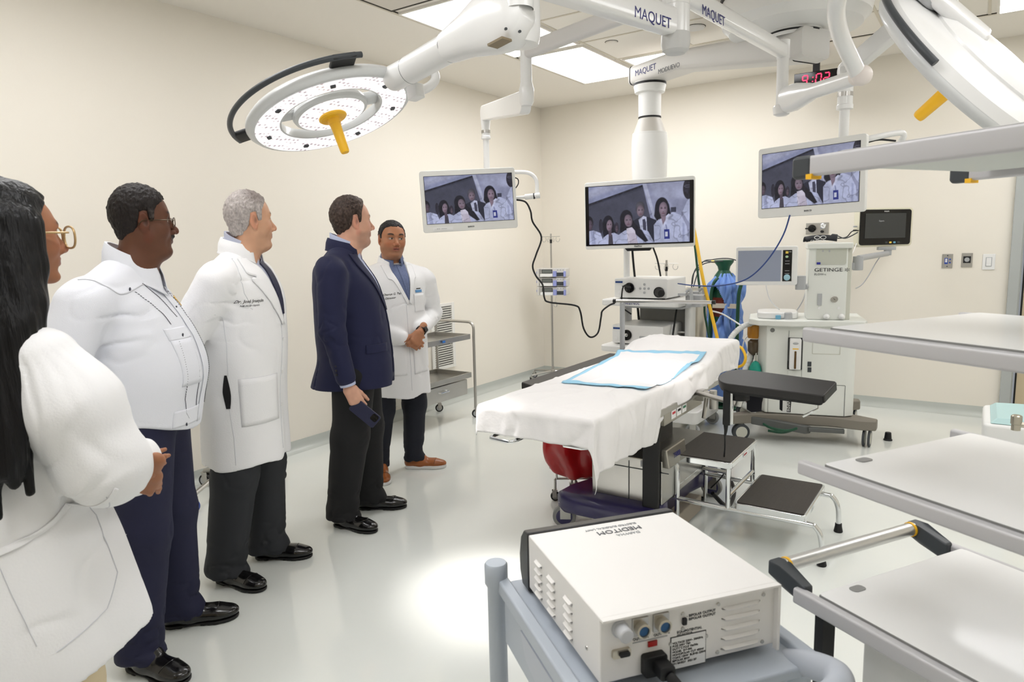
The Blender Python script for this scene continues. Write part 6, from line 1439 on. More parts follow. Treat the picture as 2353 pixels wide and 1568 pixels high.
# ------------------------------------------------------------ heads, hair, hands, shoes
SKINM = mat('skin', (200, 150, 120), .48, attr='Col', sss=.12, bump=.05, bscale=300, spec=.4)
HAIRM = mat('hair', (30, 28, 26), .55, attr='Col', bump=.5, bscale=160, stretch=(1, 1, .35), spec=.3)
def RX(a): return Matrix.Rotation(a, 3, 'X')
def RY(a): return Matrix.Rotation(a, 3, 'Y')
def RZ(a): return Matrix.Rotation(a, 3, 'Z')
def head_field(p, shift=(0, 0, 0)):
    F = Field(); g = p.get; fat = g('fat', 0.); jw = g('jaw', 1.)
    F.u(f_ell((0, -.018, .030), (.076, .096, .086)), .01); F.u(f_ell((0, .020, .005), (.070, .072, .085)), .03)
    F.u(f_ell((0, .026, -.045), (.057*jw+fat*.5, .058, .070)), .03)
    F.u(f_ell((0, .072, -.100), (.024, .022, .017)), .022)
    for s in (-1, 1):
        F.u(f_ell((s*.047*jw, .000, -.060), (.020+fat*.4, .030, .030)), .03); F.u(f_ell((s*.040, .052, -.028), (.024+fat*.2, .026, .022)), .025)
    if fat: F.u(f_ell((0, .020, -.105), (.050+fat*.6, .050+fat*.4, .030+fat*.3)), .03); 
    F.u(f_cap((-.040, .072, .022), (.040, .072, .022), .013), .014); F.u(f_ell((0, .078, .02), (.02, .012, .012)), .012)
    for s in (-1, 1): F.sub(f_ell((s*.031, .093, .002), (.019, .016, .013)), .014)
    for s in (-1, 1):
        F.u(f_ell((s*.031, .070, .001), (.0130, .0130, .0125)), .004)
        F.u(f_cap((s*.018, .0775, .0055), (s*.031, .0825, .0085), .0030, .0034), .004); F.u(f_cap((s*.031, .0825, .0085), (s*.045, .0745, .0045), .0034, .003), .004)
        F.u(f_cap((s*.019, .077, -.0050), (s*.043, .074, -.0055), .0032), .004)
    nl = g('nose', 1.)
    F.u(f_cap((0, .080, .010), (0, .098+.010*nl, -.028), .0075, .0105), .012); F.u(f_ell((0, .100+.010*nl, -.034), (.011, .0115, .010)), .008)
    for s in (-1, 1): F.u(f_ell((s*.0115*g('nw', 1), .094+.004*nl, -.038), (.0085, .011, .008)), .006); F.sub(f_ell((s*.006, .100+.004*nl, -.0455), (.0035, .005, .004)), .003)
    F.u(f_ell((0, .071, -.060), (.030, .022, .022)), .018)
    op = g('open', 0)
    if g('moustache'):
        for q_ in (-1, 1): F.u(f_cap((0, .1005, -.0500), (q_*.025, .086, -.0580), .0062, .0040), .003)
    for s in (-1, 1):
        F.u(f_cap((0, .0935, -.0570), (s*.022, .0815, -.0615), .0055, .0035), .005); F.u(f_cap((0, .0915, -.0680-op), (s*.020, .0805, -.0640-op*.5), .0065, .004), .005)
    F.sub(f_cap((-.020, .091, -.0625-op*.5), (.020, .091, -.0625-op*.5), .0012+op*.35, .0012+op*.35), .002)
    for s in (-1, 1):      # ears
        R = RZ(-s*.30) @ RX(.18)
        F.u(f_ell((s*.0800, -.011, -.004), (.0080, .0195, .033), R), .005); F.u(f_ell((s*.0755, -.004, -.032), (.006, .010, .011), R), .006)
        F.sub(f_ell((s*.0885, -.006, .001), (.0065, .0115, .020), R), .003)
        F.u(f_cap((s*.082, .003, -.010), (s*.080, .004, -.003), .003), .003)
    nk = g('neck', .056); F.u(f_cap((0, -.020, -.05), (0, -.038, -.150), nk, nk+.003), .03); F.u(f_cap((0, -.038, -.150), (0, -.045, -.23), nk+.003, nk+.012), .03)
    return F
def head_colors(P, p):
    x, y, z = P.T; sk = lin3(p['skin']); C = np.tile(sk, (len(P), 1)); g = p.get
    def mix(m, c): 
        nonlocal C; m = np.clip(m, 0, 1)[:, None]; C = C*(1-m)+lin3(c)*m
    n = vnoise(x*60+9, y*60, z*60); C *= (1+.06*n)[:, None]
    dark = [int(q*.80) for q in p['skin']]; red = (min(255, p['skin'][0]+4), int(p['skin'][1]*.82), int(p['skin'][2]*.80))
    fr = np.clip((y-.04)*60, 0, 1)
    for s in (-1, 1): mix(.35*np.exp(-(((x-s*.045)/.022)**2+((z+.03)/.02)**2))*fr, red)
    mix(.5*np.exp(-((x/.014)**2+((z+.036)/.012)**2))*np.clip((y-.09)*80, 0, 1), red); mix(.4*np.clip((np.abs(x)-.078)*300, 0, 1), red)
    if g('stubble'): mix(g('stubble')*np.clip((-.045-z)*60, 0, 1)*np.clip((y+.01)*40, 0, 1)*np.clip((z+.14)*80, 0, 1), (70, 62, 58))
    lc = g('lips', red)
    mix(np.exp(-(((np.abs(x))/.021)**6+((z+.0625+g('open', 0)*.4)/(.0095+g('open', 0)*.6))**4))*np.clip((y-.078)*300, 0, 1), lc)
    mix(np.exp(-((x/.018)**6+((z+.0628+g('open', 0)*.5)/(.0013+g('open', 0)*.35))**2))*np.clip((y-.07)*300, 0, 1), (50, 22, 20))
    for s in (-1, 1):
        ax = s*x
        bz = .0235+.006*np.sin(np.clip((ax-.012)/.040, 0, 1)*2.6)
        mix(1.3*np.exp(-(((ax-.034)/.0185)**6+((z-bz)/g('bw', .0042))**2))*np.clip((y-.055)*100, 0, 1), g('brow', (40, 32, 28)))
        e = np.exp(-(((ax-.031)/.0130)**4+((z-.0008)/.0046)**4))*np.clip((y-.070)*300, 0, 1); mix(.45*np.exp(-(((ax-.031)/.019)**2+((z-.001)/.012)**2))*np.clip((y-.06)*100, 0, 1), dark)
        mix(e*1.05, (196, 186, 178)); gx = g('gaze', 0)*.006
        mix(1.4*e*np.exp(-((((x-s*.031)-gx)/.0056)**4+((z-.0016)/.0058)**4)), (48, 32, 22)); mix(e*np.exp(-((((x-s*.031)-gx)/.0028)**2+((z-.0016)/.0028)**2)), (8, 6, 6))
        mix(.9*np.exp(-(((ax-.031)/.0150)**4+((z-.0072)/.0016)**2))*np.clip((y-.068)*200, 0, 1), (30, 22, 20))
    if g('moustache'): mix(1.3*np.exp(-((x/.026)**4+((z+.0525)/.0075)**4))*np.clip((y-.075)*200, 0, 1), (14, 12, 12))
    mix(.8*np.exp(-(((np.abs(x)-.0865)/.008)**2+((y+.004)/.008)**2+((z+.002)/.014)**2)), [int(q*.45) for q in p['skin']])
    return np.clip(C, 0, 1)
def hair_field(p):
    F = Field(); t = p.get('ht', .008)
    F.u(f_ell((0, -.018, .030), (.076+t, .096+t, .086+t*1.15)), .01); F.u(f_ell((0, .018, .012), (.0705+t*.9, .0725+t*.8, .080+t)), .03)
    F.u(f_cap((0, -.03, -.035), (0, -.045, -.055), .058+t*.6, .052), .03)
    ZS = p.get('hairline', [(-.13, -.072), (-.06, -.068), (-.040, -.055), (-.028, -.022), (-.022, .028), (.004, .028), (.010, -.022), (.024, -.020), (.030, .030), (.040, .052), (.055, .058), (.070, .070), (.12, .085)])
    ys, zs = np.array(ZS).T
    def cut(X, Y, Z, d):
        hl = np.interp(Y, ys, zs); n = .0035*vnoise(X*110, Y*110, Z*110); d = d+t*.72*np.clip(1-(Z-hl)/.022, 0, 1)
        return -smin(-(d+n*.8+.0010*vnoise(X*300, Y*300, Z*120)), -(hl-Z+n)*.8, .006)
    F.keep(cut)
    if p.get('bald'):
        F.keep(lambda X, Y, Z, d: np.maximum(d, -(np.sqrt((X/.048)**2+((Y-.060)/.055)**2)-1)*.03))
    return F
def hand_field(F, W, d, n, s, curl=(.5, .5, .5, .5), size=1., thumb=(.5, .3), spread=.06, k=.006, tcurl=.4):
    """W wrist, d finger direction, n back-of-hand normal, s thumb side; all unit-ish"""
    d, n = V(d).normalized(), V(n); n = (n-d*n.dot(d)).normalized(); s = V(s); s = (s-d*s.dot(d)-n*s.dot(n)).normalized(); W = V(W); z = size
    q = lambda a, b, c: W+d*a*z+s*b*z+n*c*z
    F.u(f_cap(q(-.05, 0, 0), q(.01, 0, 0), .026*z, .026*z, flat=n, ff=.72), .01)
    for b0, b1, r0, r1 in ((.018, .026, .017, .0125), (.004, .008, .018, .0125), (-.009, -.010, .018, .012), (-.018, -.027, .016, .0115)):
        F.u(f_cap(q(.015, b0, 0), q(.088-abs(b1-.005)*.25, b1, .001), r0*z, r1*z, flat=n, ff=.85), .014)
    tips = []
    for i, (b, L, r) in enumerate(((.028, .074, .0088), (.0095, .082, .0090), (-.009, .076, .0086), (-.027, .060, .0076))):
        c = curl[i]; a = 0; p0 = q(.086-abs(b-.008)*.28, b, .0015); sp = (b/.028)*spread
        seg = (L*.46, L*.30, L*.24)
        for j in range(3):
            a += c*(1., 1.15, .75)[j]; dr = (d*math.cos(a)-n*math.sin(a)+s*sp*(1 if j == 0 else .6)).normalized(); p1 = p0+dr*seg[j]*z
            F.u(f_cap(p0, p1, r*z*(1-.07*j), r*z*(1-.07*(j+1))), .0035 if j else .006)
            if j < 2: F.u(f_ell(p1+n*.001, (r*z*1.02,)*3), .003)
            p0 = p1
        tips.append(p0)
    ta, tb = thumb; p0 = q(.022, .022, -.006); dr = (d*math.cos(ta)*.8+s*math.sin(ta)-n*tb).normalized(); p1 = p0+dr*.040*z
    F.u(f_cap(p0, p1, .0155*z, .0118*z), .014); dr2 = (dr+d*tcurl-n*tcurl*.4).normalized(); p2 = p1+dr2*.032*z; F.u(f_cap(p1, p2, .0108*z, .0098*z), .005)
    p3 = p2+(dr2+d*.2).normalized()*.024*z; F.u(f_cap(p2, p3, .0098*z, .0078*z), .004)
    return tips
def shoe(parent, name, heel, ang, L=.285, col=None, sole=None, kind='oxford', wd=1.):
    """heel point on the floor, ang = heading of the toe (local, 0 = +y)"""
    F = Field(); w_ = .047*wd
    F.u(f_cap((0, .035, .040), (0, .10, .045), .033*wd, .038*wd), .02); F.u(f_cap((0, .10, .040), (0, .20, .030), .042*wd, .043*wd, flat=(0, 0, 1), ff=.85), .03)
    F.u(f_ell((0, L-.060, .030), (.043*wd, .062, .028)), .02); F.u(f_cap((0, .040, .045), (0, .045, .095), .032*wd, .036*wd), .02); F.u(f_cap((0, .05, .085), (0, .11, .070), .033*wd, .036*wd), .03)
    F.keep(lambda X, Y, Z, d: -smin(-d, -(.012-Z), .004)); F.keep(lambda X, Y, Z, d: -smin(-d, -(Z-.100-.0*(Y)), .006))
    Fs = Field(); Fs.u(f_cap((0, .040, .012), (0, .085, .012), .036*wd), .01); Fs.u(f_cap((0, .085, .012), (0, .195, .012), .036*wd, .047*wd), .02); Fs.u(f_ell((0, L-.068, .012), (.0475*wd, .068, .05)), .015)
    zt = .024 if sole else .014; st = sole
    Fs.keep(lambda X, Y, Z, d: np.maximum(np.maximum(d-(.001 if sole else .0), Z-zt), -Z+(0 if sole else 0)))
    if not sole: Fs.sub(f_box((0, .115, .0), (.06, .035, .0075), .003), .004)
    e = bpy.data.objects.new(name, None)
    Vv, Ff = F.mesh(.004); o = np_mesh(name, Vv, Ff, col, parent, smooth_it=2)
    Vv, Ff = Fs.mesh(.004); so = np_mesh('sole', Vv, Ff, sole or mat('black sole', (16, 15, 15), .5), o, smooth_it=1)
    o.location = heel; o.rotation_euler = (0, 0, ang)
    if kind == 'oxford' or kind == 'brown':
        lm = col if kind == 'oxford' else mat('brown lace', (70, 40, 24), .7)
        for i in range(4):
            y = .10+.018*i; z = np.interp(y, [.10, .16], [.089, .069]); b = MB(); b.tube([(-.018, y, z-.004), (0, y+.002, z+.0025), (.018, y, z-.004)], .0022, 6); b.build('lace', lm, o)
        b = MB(); b.tube([(0, .098, .094), (.02, .10, .10), (.034, .095, .088)], .0018, 6); b.tube([(0, .098, .094), (-.02, .104, .10), (-.030, .112, .086)], .0018, 6); b.build('lace_bow', lm, o)
        P = project(F, [(x, .205+.012*(1-(x/.05)**2), .12) for x in np.linspace(-.045, .045, 14)], (0, 0, -1), .0005)
        b = MB(); b.tube([tuple(q) for q in P], .0013, 5); b.build('toe_seam', lm, o)
    if kind == 'loafer':
        GOLD = mat('gold metal', (214, 176, 96), .2, 1)
        P = project(F, [(x, .135, .14) for x in np.linspace(-.028, .028, 9)], (0, 0, -1), .003); b = MB(); b.tube([tuple(q) for q in P], .0028, 8); b.build('gold_bit', GOLD, o)
        for s in (-1, 1): q = P[0 if s < 0 else -1]; b = MB(); b.tube([(q[0]+.007*math.cos(a), q[1]+.007*math.sin(a), q[2]) for a in np.linspace(0, 2*PI, 13)[:-1]], .002, 6, closed=True); b.build('bit_ring', GOLD, o)
        P = project(F, [(.036*math.sin(a), .175+.048*(math.cos(a)), .14) for a in np.linspace(-1.9, 1.9, 26)], (0, 0, -1), .0008); b = MB(); b.tube([tuple(q) for q in P], .0026, 6); b.build('apron_seam', col, o)
    return o
def collar(parent, c, r0, r1, z0, z1, name, m, gap=.5, tilt=.0, flare=.018, stand=.03, yb=1.12, front_drop=.03, th=.0025, n=48):
    """folded shirt collar around the neck; c=(x,y) centre, open at the front"""
    b = MB(); h = z1-z0
    prof = [(r0, 0), (r0-.002, h*.5), (r0-.002, h), (r0+.004, h+.003), (r1-.004, h*.55), (r1, -h*.12), (r1+flare*.4, -h*.30)]
    def fn(u, v):
        a = PI/2+gap/2+(2*PI-gap)*u; i = v*(len(prof)-1); k = min(int(i), len(prof)-2); t = i-k; r = prof[k][0]*(1-t)+prof[k+1][0]*t; z = prof[k][1]*(1-t)+prof[k+1][1]*t
        fr = (1+math.sin(a))/2; pt = (max(0, fr-.80)/.20)**1.5*min(1, max(0, v-.5)*2); return (c[0]+r*math.cos(a), c[1]+r*yb*math.sin(a)+.012*pt, z0+z-front_drop*fr-pt*.028+tilt*math.sin(a))
    b.grid(fn, n, 18); return b.build(name, m, parent, smooth=60, solid=th)
def person_body(parent, hf, hp, hM, fields, coarse, skin):
    """one mesh: head with neck, hands, and the hidden rest of the body"""
    Vs, Fs, Cs = [], [], []; off = 0; q = hp.get('res', .0026)
    Vv, Ff = hf.mesh(q); C = head_colors(Vv, hp); R = np.array(hM.to_3x3()); T = np.array(hM.translation); Vs.append(Vv@R.T+T); Fs.append(Ff); Cs.append(C); off += len(Vv)
    for F, r in fields+[(coarse, .012)]:
        Vv, Ff = F.mesh(r); sk = np.tile(lin3(skin), (len(Vv), 1))*(1+.07*vnoise(*(Vv.T*70)))[:, None]; Vs.append(Vv); Fs.append(Ff+off); Cs.append(sk); off += len(Vv)
    return np_mesh('body', np.concatenate(Vs), np.concatenate(Fs), SKINM, parent, np.concatenate(Cs), 1)
def hair_mesh(parent, hp, hM, colf, res=.0026):
    Vv, Ff = hair_field(hp).mesh(res); C = colf(Vv); R = np.array(hM.to_3x3()); T = np.array(hM.translation); return np_mesh('hair', Vv@R.T+T, Ff, HAIRM, parent, np.clip(C, 0, 1), 1)
def glasses(parent, hM, m, style, name='glasses'):
    M = hM; T = M.to_3x3(); e = lambda *p: tuple(M @ V(p)); 
    w_, h_, cx, z0, y0 = style; n = 28; fr = None
    for s in (-1, 1):
        b = MB(); b.tube([e(s*cx+w_*math.copysign(abs(math.cos(a))**.8, math.cos(a)), y0-.05*abs(s*cx+w_*math.cos(a))**1*.3, z0+h_*math.copysign(abs(math.sin(a))**.8, math.sin(a))) for a in np.linspace(0, 2*PI, n+1)[:-1]], .0016 if w_ < .026 else .0026, 8, closed=True)
        f_ = b.build(name+'_rim' if 0 else 'glasses_rim', m, parent)
        b = MB(); b.tube([e(s*(cx+w_), y0-.015, z0+h_*.4), e(s*.078, y0-.03, z0+h_*.4), e(s*.083, .02, z0+h_*.35), e(s*.086, -.015, z0+.003), e(s*.084, -.03, z0-.012)], .0016 if w_ < .026 else .0024, 6); b.build('glasses_arm', m, parent)
    b = MB(); b.tube([e(-cx+w_, y0, z0+.004), e(0, y0+.004, z0+.008), e(cx-w_, y0, z0+.004)], .0016, 6); b.build('glasses_bridge', m, parent)
# ------------------------------------------------------------ people
def cloth_noise(amp, sx, sy, sz, seed=0, w=None):
    def f(X, Y, Z, d):
        n = vnoise(X*sx+seed, Y*sy+seed, Z*sz+seed); return d+amp*n*(1 if w is None else w(X, Y, Z))
    return f
def crease(amp, sx, sy, sz, seed=0, w=None, k=.10):
    def f(X, Y, Z, d):
        n = vnoise(X*sx+seed, Y*sy+seed*2, Z*sz+seed*3)+.35*vnoise(X*sx*2.3+seed, Y*sy*2.3, Z*sz*2.3+7); return d+amp*np.exp(-(n/k)**2)*(1 if w is None else w(X, Y, Z))
    return f
def near(c, R):
    return lambda X, Y, Z: np.exp(-((X-c[0])**2+(Y-c[1])**2+(Z-c[2])**2)/R**2)
def skirt_folds(amp, n, z0, z1, cx=0, cy=0, ph=0):
    return lambda X, Y, Z, d: d+amp*np.sin(np.arctan2(Y-cy, X-cx)*n+ph+3*vnoise(X*4, Y*4, Z*3+ph))*np.clip((z1-Z)/(z1-z0), 0, 1)
def seam_line(F, pts, d, m, parent, r=.0012, name='seam'):
    Q = []
    pts = [np.array(p, float) for p in pts]
    for a, b in zip(pts, pts[1:]): Q += [a*(1-t)+b*t for t in np.linspace(0, 1, 9)[:-1]]
    Q.append(pts[-1]); P = project(F, np.array(Q)-np.array(d, float)/np.linalg.norm(d)*.4, d, .0008)
    b = MB(); b.tube([tuple(p) for p in P], r, 5, False); return b.build(name, m, parent)
def patch(F, o, xd, wd_, ht, d, off, name, m, parent, th=.0022, rr=0):
    o, xd = np.array(o, float), np.array(xd, float); z = np.array((0, 0, 1.))
    A = [o+z*ht*t for t in (0, .5, 1)]; B_ = [o+xd*wd_+z*ht*t for t in (0, .5, 1)]
    return strip(F, A, B_, d, off, name, m, parent, nu=10, res=5, th=th, smooth_pts=False)
def button(F, o, d, r, m, parent, name='button'):
    P = project(F, [np.array(o, float)-np.array(d, float)*.4], d, .002)[0]; b = MB(); b.lathe([(.001, -.001), (r, -.001), (r, .0015), (r*.6, .002), (.001, .0012)], tuple(P), tuple(-np.array(d, float)), 16); return b.build(name, m, parent)
class Person:
    def __init__(s, lab, pos, deg, group=None):
        s.t = thing('person', lab, 'person', (pos[0], pos[1], 0), math.radians(deg)); s.M = Matrix.Translation(s.t.location) @ Matrix.Rotation(math.radians(deg), 4, 'Z'); s.inv = s.M.inverted(); s.deg = deg
    def foot(s, px, py): p = s.inv @ at(px, py, 0); return V((p.x, p.y, 0))
    def legs(s, heels, angs, m, hipz=.88, r=(.105, .080, .062), hem=.055, knee=.5, wide=.095, cy=0, name='trousers', flare=0, brk=1, waistrow=None):
        F = Field(); 
        F.u(f_ell((0, cy, hipz+.02), (.165, .125, .13)), .03)
        for i, (h, a) in enumerate(zip(heels, angs)):
            sx = 1 if i == 0 else -1; fw = V((-math.sin(a), math.cos(a), 0)); an = h+fw*.062+V((0, 0, hem)); hp_ = V((sx*wide, cy, hipz-.06)); kn = hp_.lerp(an, .5)+fw*.015; kn.z = knee
            F.u(f_cap(hp_, kn, r[0], r[1]), .05); F.u(f_cap(kn, an+V((0, 0, .03)), r[1], r[2]+flare), .04); 
            s.__dict__.setdefault('lj', []).append((hp_, kn, an))
            if brk: F.u(f_cap(an+V((0, 0, .02)), an+fw*.028+V((0, 0, .0)), r[2]+flare, r[2]+flare-.004), .02)
        F.keep(lambda X, Y, Z, d: -smin(-d, -(hem-Z), .006)); F.keep(lambda X, Y, Z, d: -smin(-d, -(Z-hipz-.10), .01))
        F.keep(cloth_noise(.006, 7, 7, 5, 3)); F.keep(crease(.006*brk, 9, 9, 20, 31, lambda X, Y, Z: np.clip((.32-Z)/.2, 0, 1)+.5*np.exp(-((Z-knee)/.08)**2))); F.keep(cloth_noise(.006*brk, 16, 16, 24, 8, lambda X, Y, Z: np.clip((.30-Z)/.2, 0, 1)+.35*np.exp(-((Z-knee)/.07)**2)))
        Vv, Ff = F.mesh(.0065); return F, np_mesh(name, Vv, Ff, m, s.t, smooth_it=2)
def arm(F, S_, E_, W_, rs, k=.03):
    F.u(f_cap(S_, E_, rs[0], rs[1]), k); F.u(f_cap(E_, W_, rs[1], rs[2]), k*.7)
def armwrinkle(E_, amp=.006, R=.11, s=30, S_=None):
    E_ = A3(E_)
    return lambda X, Y, Z, d: d+amp*vnoise(X*s*.7, Y*s*.7, Z*s)*np.exp(-((X-E_[0])**2+(Y-E_[1])**2+(Z-E_[2])**2)/R**2)
SUITM = mat('navy suit wool', (22, 26, 60), .8, bump=.12, bscale=700, sheen=.04, var=.02, vscale=60)
BLKT = mat('black trouser cloth', (20, 20, 22), .8, bump=.1, bscale=500)
NAVT = mat('navy trouser cloth', (24, 26, 54), .75, bump=.1, bscale=500)
CHART = mat('charcoal trouser cloth', (40, 42, 46), .78, bump=.1, bscale=500)
JEAN = mat('dark jeans', (22, 25, 36), .8, bump=.15, bscale=400)
COATM = mat('white coat cotton', (240, 240, 241), .72, bump=.10, bscale=180, sheen=.1)
COATS = mat('coat seam', (206, 207, 212), .8)
GUAYM = mat('white guayabera linen', (232, 234, 241), .75, bump=.14, bscale=420)
LBLUE = mat('pale blue shirt', (186, 194, 220), .65, bump=.1, bscale=400)
LGREY = mat('grey blue shirt', (184, 188, 206), .65, bump=.1, bscale=400)
MBLUE = mat('blue chambray', (100, 112, 146), .7, bump=.25, bscale=500, var=.12, vscale=120)
SHOEB = mat('black leather', (15, 14, 14), .2, coat=.45, bump=.12, bscale=30)
SHOEN = mat('brown leather', (150, 84, 36), .35, coat=.2, bump=.1, bscale=60, var=.08)
def darkhair(c, n=.3): return lambda P: np.tile(lin3(c), (len(P), 1))*(1+n*vnoise(P[:, 0]*150, P[:, 1]*150, P[:, 2]*90))[:, None]

# ---- man in the navy suit
p = Person('person in a navy suit holding a dark phone, seen in profile', (-2.775, 2.565), -52)
R_ = math.radians
hR, hL = p.foot(768, 1206), p.foot(822, 1170)
aR, aL = R_(-81+52), R_(-53+52)
p.legs([hR, hL], [aR, aL], BLKT, .90, (.115, .095, .085), .050, cy=.0)
shoe(p.t, 'shoe', hR, aR, .285, SHOEB, kind='loafer'); shoe(p.t, 'shoe', hL, aL, .285, SHOEB, kind='loafer')
Hc = V((-.015, .015, 1.638)); hM = Matrix.Translation(Hc) @ Matrix.Rotation(R_(26), 4, 'Z') @ Matrix.Diagonal((1.02, .97, 1.07, 1))
hp = dict(skin=(212, 164, 140), stubble=.30, fat=.016, jaw=1.08, nose=1.15, neck=.062, open=.001, brow=(70, 52, 42), lips=(190, 120, 108), ht=.012)
hf = head_field(hp)
F = Field(); F.zmax = 1.468; F.u(f_stack([(.72, 0, -.03, .207, .232), (.80, 0, -.02, .205, .218), (.9, 0, -.005, .20, .200), (1.05, 0, -.012, .195, .194), (1.2, 0, -.026, .20, .184), (1.33, 0, -.045, .205, .160), (1.415, 0, -.06, .175, .122), (1.46, 0, -.05, .12, .086), (1.492, 0, -.042, .078, .068)], 2.2), .03)
for s in (-1, 1): F.u(f_cap((s*.07, -.05, 1.438), (s*.195, -.085, 1.403), .052, .062), .05)
SR, ER, WR = (.225, -.06, 1.37), (.272, -.07, 1.09), (.265, -.018, .855); SL, EL, WL = (-.225, -.08, 1.37), (-.265, -.10, 1.10), (-.235, .01, .87)
arm(F, SR, ER, WR, (.078, .066, .050)); arm(F, SL, EL, WL, (.076, .064, .050))
F.sub(f_box((.125, -.205, .79), (.006, .06, .13), .002, RZ(.55)), .006)
F.keep(lambda X, Y, Z, d: np.maximum(d, (.765+.05*np.clip((Y-.10)/.1, 0, 1)*0-Z)))
F.sub(f_ell((0, .22, .74), (.05, .10, .06)), .03)
F.keep(crease(.003, 5, 5, 6, 4, near((.1, .1, 1.1), .25), .07)); F.keep(crease(.008, 8, 8, 14, 7, near(ER, .14))); F.keep(crease(.006, 8, 8, 5, 2, near(SR, .12))); F.keep(cloth_noise(.006, 6, 6, 4, 2)); F.keep(armwrinkle(ER, .009, .13, 26)); F.keep(armwrinkle(SR, .006, .10, 22)); F.keep(armwrinkle((.0, .2, 1.1), .004, .12, 18))
Vv, Ff = F.mesh(.0065); jk = np_mesh('jacket', Vv, Ff, SUITM, p.t, smooth_it=1)
dn = (0, -1, 0)
strip(F, [(-.055, 0, 1.50), (-.04, 0, 1.38), (.0, 0, 1.20)], [(.055, 0, 1.50), (.04, 0, 1.38), (.004, 0, 1.20)], dn, .002, 'shirt_front', LBLUE, p.t)
for s in (-1, 1):
    strip(F, [(s*.062, 0, 1.50), (s*.045, 0, 1.40), (s*.0, 0, 1.175)], [(s*.112, 0, 1.475), (s*.108, 0, 1.38), (s*.012, 0, 1.165)], dn, .006, 'lapel', SUITM, p.t, th=.005)
strip(F, [(.0, 0, 1.17), (.003, 0, .95), (.012, 0, .83)], [(.014, 0, 1.17), (.020, 0, .95), (.034, 0, .83)], dn, .003, 'front_edge', SUITM, p.t, th=.004)
collar(p.t, (.002, -.036), .068, .084, 1.488, 1.535, 'jacket_collar', SUITM, gap=1.25, front_drop=.012, th=.004, flare=.006, tilt=-.016)
collar(p.t, (.003, -.028), .0635, .072, 1.506, 1.562, 'shirt_collar', LBLUE, gap=.55, front_drop=.035, flare=.016, tilt=-.016)
for z in (1.06, .96): button(F, (.010, 0, z), dn, .009, BLACK, p.t)
so = (-1, -.25, 0)
patch(F, (.14, .06, .955), (-.5, .86, 0), .13, .045, (-1, -.45, 0), .002, 'pocket_flap', SUITM, p.t, .003)
for i in range(4): 
    b = MB(); c = V(WR)+V((.048, -.035, .02+.022*i)); b.ell(c, .006, .006, .006); b.build('cuff_button', BLACK, p.t)
wd_ = (V(WR)-V(ER)).normalized()
b = MB(); b.tube([V(WR)-wd_*.01, V(WR)+wd_*.048], [.042, .040], 24, False); b.build('shirt_cuff', LBLUE, p.t, bevel=.003)
Hd = Field(); Wp = V(WR)+wd_*.055; hand_field(Hd, Wp, (-.03, .42, -.91), (.95, .10, .10), (.1, .9, .42), curl=(.45, .85, .95, 1.0), thumb=(.35, .25), tcurl=.5, spread=.02)
Hd2 = Field(); hand_field(Hd2, V(WL)+V((0, .02, -.05)), (0, .3, -.95), (-.95, .1, 0), (0, .9, .3), curl=(.5, .6, .7, .8))
co = Field(); co.chain([(0, -.03, 1.50), (0, 0, 1.2), (0, 0, .9)], [.05, .12, .12]); co.chain([(0, -.03, 1.42), SR, ER, WR], [.05, .05, .04, .028]); co.chain([(0, -.03, 1.42), SL, EL, WL], [.05, .05, .04, .028])
for j_ in p.lj: co.chain(list(j_), [.07, .05, .035])
person_body(p.t, hf, hp, hM, [(Hd, .0026), (Hd2, .004)], co, hp['skin'])
hp['hairline'] = [(-.13, -.066), (-.06, -.062), (-.045, -.052), (-.030, -.022), (-.022, .030), (.004, .030), (.010, -.012), (.022, -.008), (.028, .040), (.038, .062), (.055, .088), (.070, .100), (.12, .12)]
hair_mesh(p.t, hp, hM, lambda P: (lin3((62, 50, 44))*(1+.8*np.clip(vnoise(P[:, 0]*180, P[:, 1]*180, P[:, 2]*120), -.4, 1)[:, None]))*(1+np.clip((P[:, 1:2]-.0)*14, 0, 1.2)*np.clip(P[:, 2:3]*12, 0, 1)))
# phone in his hand
hw = p.M @ (Wp+V((.0, .060, -.125)))
t = thing('mobile_phone', 'dark blue mobile phone with camera lenses held in the suited hand', 'mobile phone', hw, R_(-52))
PM = frame((0, 0, 0), (.12, .80, -.56), (.05, .56, .82))   # local axes of the phone back
X_ = V((.10, .66, .74)).normalized(); Y_ = V((0.05, .75, -.66)); Y_ = (Y_-X_*Y_.dot(X_)).normalized(); Zp = X_.cross(Y_)
if Zp.x < 0: X_ = -X_; Zp = -Zp
PMm = Matrix(((X_.x, Y_.x, Zp.x), (X_.y, Y_.y, Zp.y), (X_.z, Y_.z, Zp.z))).to_4x4()
b = MB(); b.T = PMm; b.rbox((0, .02, 0), (.076, .158, .009), .012, 'z'); b.build('case', mat('phone case', (38, 40, 66), .5), t, bevel=.002)
b = MB(); b.T = PMm; b.rbox((-.015, .072, .006), (.036, .036, .003), .009, 'z'); cb = b.build('camera_bump', BLACKG, t)
for i, (dx, dy) in enumerate(((-.008, .008), (.008, .008), (-.008, -.008))):
    b = MB(); b.T = PMm; b.lathe([(.0065, .0075), (.0065, .010), (.004, .0102), (.001, .0098)], (-.015+dx, .072+dy, 0), n=18); b.build('lens', BLACKG, cb)

